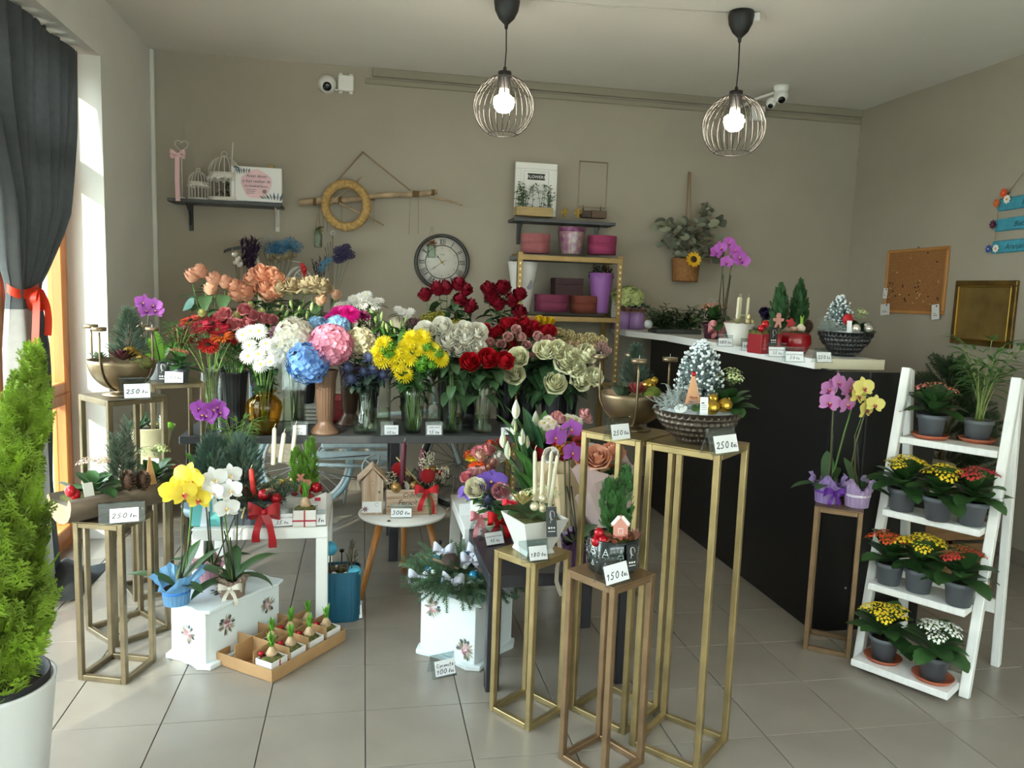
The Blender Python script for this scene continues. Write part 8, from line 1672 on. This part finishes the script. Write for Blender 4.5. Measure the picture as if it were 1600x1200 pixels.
spikes('dried_bunch', 'dark purple dried bunch at the left end of the ledge', 'dried flowers', (d1[0]+.01, d1[1], d1[2]+.008), [(-0.8154,2.8400,1.7374),(-0.7831,2.8400,1.7472),(-0.7507,2.8400,1.7570),(-0.7265,2.8400,1.7331),(-0.7104,2.8400,1.7087),(-0.7752,2.8400,1.7225),(-0.7429,2.8400,1.7031)], '3a2444', 70, .09)
t = thing('cotton_stem', 'white cotton stems beside the dark purple dried bunch', 'dried flowers', (d1[0]-.02, d1[1]-.01, d1[2]+.008)); o = np.array(d1)+[-.02, -.01, .008]
for q in [(-0.8582,2.8000,1.6423),(-0.8385,2.8000,1.6141),(-0.8267,2.8000,1.5772),(-0.8506,2.8000,1.5929)]: q = np.array(q)-o; put('stem', one(tube([(0, 0, 0), (q[0]*.3, q[1], q[2]*.6), q], .0015, 4)), M('5a4a3a', .8), t); put('boll', one(ball(.017, 8, 6, .9)).add(*ball(.013, 7, 5), T=tr(.011, -.006, .008)), M('d8d3cb', .8), t, q)
t = thing('ribbon', 'black ribbon bow on the dried lavender vase', 'ribbon', (-0.8740,2.8000,1.6706)); P = np.array([(-.05, 0, -.012), (-.02, 0, .002), (.02, -.01, .012), (.055, 0, .02)]); put('strip', one(strip(P-[0, 0, .011], P+[0, 0, .011])), M('141416', .5), t)
d2 = led((-0.5783,2.8600,1.2206)); t = thing('brass_vase', 'small pale brass vase with blue gypsophila on the ledge', 'vase', d2); put('body', one(lathe([(.001, 0), (.03, 0), (.028, .02), (.022, .05), (.030, .10), (.033, .16), (.026, .20), (.030, .22), (.024, .215), (.001, .05)], 28)), M('b7a77c', .35, .5), t)
puff('gypsophila', 'bright blue dyed gypsophila cloud on the white ledge', (d2[0], d2[1], d2[2]+.05), [(-0.6207,2.8400,1.6959),(-0.5633,2.8400,1.7236),(-0.5057,2.8400,1.7346),(-0.5304,2.8400,1.6914),(-0.5962,2.8400,1.6802),(-0.4727,2.8400,1.7108)], .055, '3f7fa8', 170, .0035)
puff('gypsophila', 'cream dried flowers below the blue gypsophila', (d2[0]+.01, d2[1]-.012, d2[2]+.05), [(-0.6194,2.7900,1.6354),(-0.5747,2.7900,1.6289),(-0.5258,2.7900,1.6393),(-0.4972,2.7900,1.6531)], .035, 'b9ae8a', 130, .004, col2='6a5a44')
puff('gypsophila', 'grey white airy sprig left of the blue gypsophila', (d2[0]-.012, d2[1]+.012, d2[2]+.05), [(-0.6744,2.8800,1.7375),(-0.6497,2.8800,1.7639),(-0.6827,2.8800,1.6950)], .035, 'a8aaa4', 60, .003)
d3 = led((-0.6878,2.8400,1.2185)); dvase(d3, .018, .02, .16, 'slim glass vase with pink lavender beside the brass vase'); spikes('dried_bunch', 'pale pink lavender sprigs beside the brass vase', 'dried flowers', (d3[0], d3[1], d3[2]+.008), [(-0.7044,2.8200,1.5700),(-0.6799,2.8200,1.5836),(-0.6596,2.8200,1.5676),(-0.6923,2.8200,1.5411)], 'c9b4bc', 40, .045)
d5 = led((-0.3007,2.8600,1.2281)); dvase(d5, .024, .012, .18, 'small bottle vase with blue and violet dried sprigs'); spikes('dried_bunch', 'violet dried sprigs in the small bottle vase', 'dried flowers', (d5[0], d5[1], d5[2]+.008), [(-0.3687,2.8400,1.6348),(-0.3436,2.8400,1.6231),(-0.3144,2.8400,1.6498),(-0.2809,2.8400,1.6512),(-0.3268,2.8400,1.6067)], '3c3350', 50, .05); puff('gypsophila', 'sky blue gypsophila under the violet sprigs', (d5[0]+.004, d5[1], d5[2]+.012), [(-0.2802,2.8300,1.6083),(-0.2551,2.8300,1.6349),(-0.3051,2.8300,1.5732)], .03, '5a95b8', 90)
d6 = led((-0.2196,2.8600,1.2084)); dv = dvase(d6, .028, .032, .27, 'tall glass vase with a brown band and purple statice'); put('jute_band', one(lathe([(.0335, .10), (.0345, .105), (.0345, .125), (.0335, .13)], 24)), M('8a6a50', .8), dv)
puff('statice', 'deep violet statice head leaning right in the tall banded vase', (d6[0], d6[1], d6[2]+.01), [(-0.1886,2.8400,1.6978),(-0.1465,2.8400,1.7167),(-0.1207,2.8400,1.6750),(-0.1629,2.8400,1.6561),(-0.1966,2.8400,1.6462)], .042, '3a3360', 190, .004)
spikes('dried_bunch', 'bare brown twigs with a white blossom in the tall banded vase', 'dried flowers', (d6[0]-.008, d6[1], d6[2]+.01), [(-0.2817,2.8500,1.7197),(-0.2650,2.8500,1.7375),(-0.2319,2.8500,1.8070),(-0.2483,2.8500,1.7552)], '5a4a44', 18, .03)
t = thing('white_blossom', 'single white blossom on top of the tall banded vase', 'flower', (-0.2315,2.8400,1.8106)); put('bloom', rose_mesh(6, 1.35, .05), [M('e4e0da', .6), m_leaf], t, look((0, -1, .5)) @ sc(.035))
# mini bicycle ornament
t = thing('bicycle_ornament', 'white wire bicycle ornament with a red ribbon on the ledge', 'ornament', (-0.4412,2.7600,1.4573)); mwi = M('d9d6d0', .4)
def ring(c, r, w_=.003, n=28): th = np.linspace(0, 2*PI, n+1)[:-1]; return tube(np.stack([c[0]+r*np.cos(th), 0*th+c[1], c[2]+r*np.sin(th)], 1), w_, 5, closed=True)
w_ = put('front_wheel', one(ring((.02, 0, .05), .052)), mwi, t); m = MB()
for k in range(4): m.add(*tube([(.02+.05*math.cos(k*PI/4), 0, .05+.05*math.sin(k*PI/4)), (.02-.05*math.cos(k*PI/4), 0, .05-.05*math.sin(k*PI/4))], .0016, 4))
put('spokes', m, mwi, w_)
for s in (-.02, .02): put('rear_wheel', one(ring((-.075, s, .02), .022)), mwi, t)
m = MB()
for k in range(4): m.add(*tube(bez((-.09, -.02+.013*k, .02), (-.06, -.02+.013*k, .13-.012*k), (.0, 0, .12), 8), .002, 4))
put('basket_wires', m.add(*tube([(-.10, 0, .02), (-.03, 0, .0), (.02, 0, .05), (.008, 0, .15), (-.045, 0, .158)], .0026, 5)), mwi, t)
b = put('ribbon', one(strip([(.0, -.012, .15), (.012, -.016, .10), (.022, -.012, .07), (.018, -.015, .0)], [(.03, -.012, .145), (.048, -.02, .10), (.04, -.016, .065), (.034, -.012, .01)])), M('b8141c', .4), t)
put('ribbon_knot', one(ball(.02, 10, 8, 1.3)), M('b8141c', .4), b, (.03, -.01, .105))
# ================================================================ bicycle behind the flower table
t = thing('bicycle', 'old white painted bicycle parked behind the flower table', 'bicycle', (.12, 2.52, 0)); mb_ = M('c3d3d6', .5, var=.1, vs=20); mbl = M('1c1d20', .5)
def wheel(x, r, tyre, rim, spk, yaw=0., y=0.):
    th = np.linspace(0, 2*PI, 61)[:-1]; w_ = put('wheel', one(tube(np.stack([(r-.018)*np.cos(th), 0*th, (r-.018)*np.sin(th)], 1), .018, 8, closed=True)), tyre, t, tr(x, y, r) @ rz(yaw))
    put('rim', one(tube(np.stack([(r-.045)*np.cos(th), 0*th, (r-.045)*np.sin(th)], 1), .014, 6, closed=True)), rim, w_); m = MB()
    for k in range(28): a = k*2*PI/28; b = a+(.5 if k % 2 else -.5); s = .012*(1 if k % 2 else -1); m.add(*tube([((r-.05)*math.cos(a), 0, (r-.05)*math.sin(a)), (.02*math.cos(b), s, .02*math.sin(b))], .0022, 3, cap=False))
    put('spokes', m, spk, w_, kind='stuff'); put('hub', one(tube([(0, -.03, 0), (0, .03, 0)], .018, 10)), rim, w_); return w_
wheel(-.50, .31, M('a9c6cf', .5), M('e2e6e6', .4), M('dfe2e2', .4)); wheel(.50, .31, mbl, M('8d9294', .4, .5), M('5a5a5c', .5), .5)
def tb_(P, r, n='frame_tube', m=mb_): put(n, one(tube(P, r, 8)), m, t)
tb_([(-.50, -.03, .31), (-.05, -.04, .29)], .013, 'chain_stay'); tb_([(-.05, 0, .28), (-.14, 0, .68)], .017); tb_([(-.05, 0, .28), (.34, 0, .62)], .02); tb_([(-.14, 0, .62), (.34, 0, .66)], .017); tb_([(-.50, -.03, .31), (-.14, 0, .60)], .011, 'seat_stay'); tb_([(.33, 0, .72), (.36, 0, .55), (.46, 0, .42), (.50, -.05, .31)], .014, 'fork'); tb_([(.33, 0, .72), (.32, 0, .84)], .013, 'stem')
tb_([(.22, -.24, .86), (.30, -.2, .86), (.32, 0, .84), (.30, .2, .86), (.22, .24, .86)], .012, 'handlebar'); put('saddle', one(ball(.11, 14, 8, .35)), M('e2ded6', .5), t, tr(-.16, 0, .76) @ sc(1.15, .7, 1)); tb_([(-.14, 0, .66), (-.155, 0, .74)], .012, 'seat_post')
put('chain_guard', one(rbox(-.46, -.055, .34, .06, -.045, .40, .02)), mb_, t, smooth=False); put('mudguard_board', one(rbox(-.40, -.09, .42, .10, -.06, .47, .015)), mb_, t, smooth=False)
put('chainring', one(ring((-.05, -.06, .29), .088, .006)), M('d5d9da', .4), t); m = MB()
for k in range(5): m.add(*tube([(-.05, -.06, .29), (-.05+.085*math.cos(k*1.256), -.06, .29+.085*math.sin(k*1.256))], .006, 5))
put('crank_spider', m, M('c2c6c8', .4), t); tb_([(-.05, -.08, .29), (.05, -.09, .17)], .010, 'crank'); put('pedal', one(rbox(.02, -.15, .15, .10, -.09, .175, .005)), mbl, t, smooth=False)
th = np.linspace(-.06, .06, 40); tb_([(-.50, -.055, .345), (-.05, -.06, .375)], .004, 'chain', M('6a6a6a', .5)); tb_([(-.50, -.055, .275), (-.05, -.06, .205)], .004, 'chain', M('6a6a6a', .5))
tb_([(-.22, .02, .26), (-.26, .12, .0)], .010, 'kickstand')
m = MB(); q = [(-.50+.345*math.cos(a), 0, .31+.345*math.sin(a)) for a in np.linspace(.1, 2.6, 20)]; put('mudguard', one(strip([(x, -.03, z) for x, y, z in q], [(x, .03, z) for x, y, z in q])), mb_, t)
# oval white tray and white board seen between the vases
t = thing('oval_tray', 'white oval tray leaning behind the white rose vase', 'tray', ((0.4647,1.9400,0.7595)[0], 1.95, .696)); a = np.linspace(0, 2*PI, 33)[:-1]; V, F = slab([(.055*math.cos(q), .12+.12*math.sin(q)) for q in a], .012); put('tray', MB().add(V, F), M('d6d2ca', .5), t, rx(-.1), smooth=False)
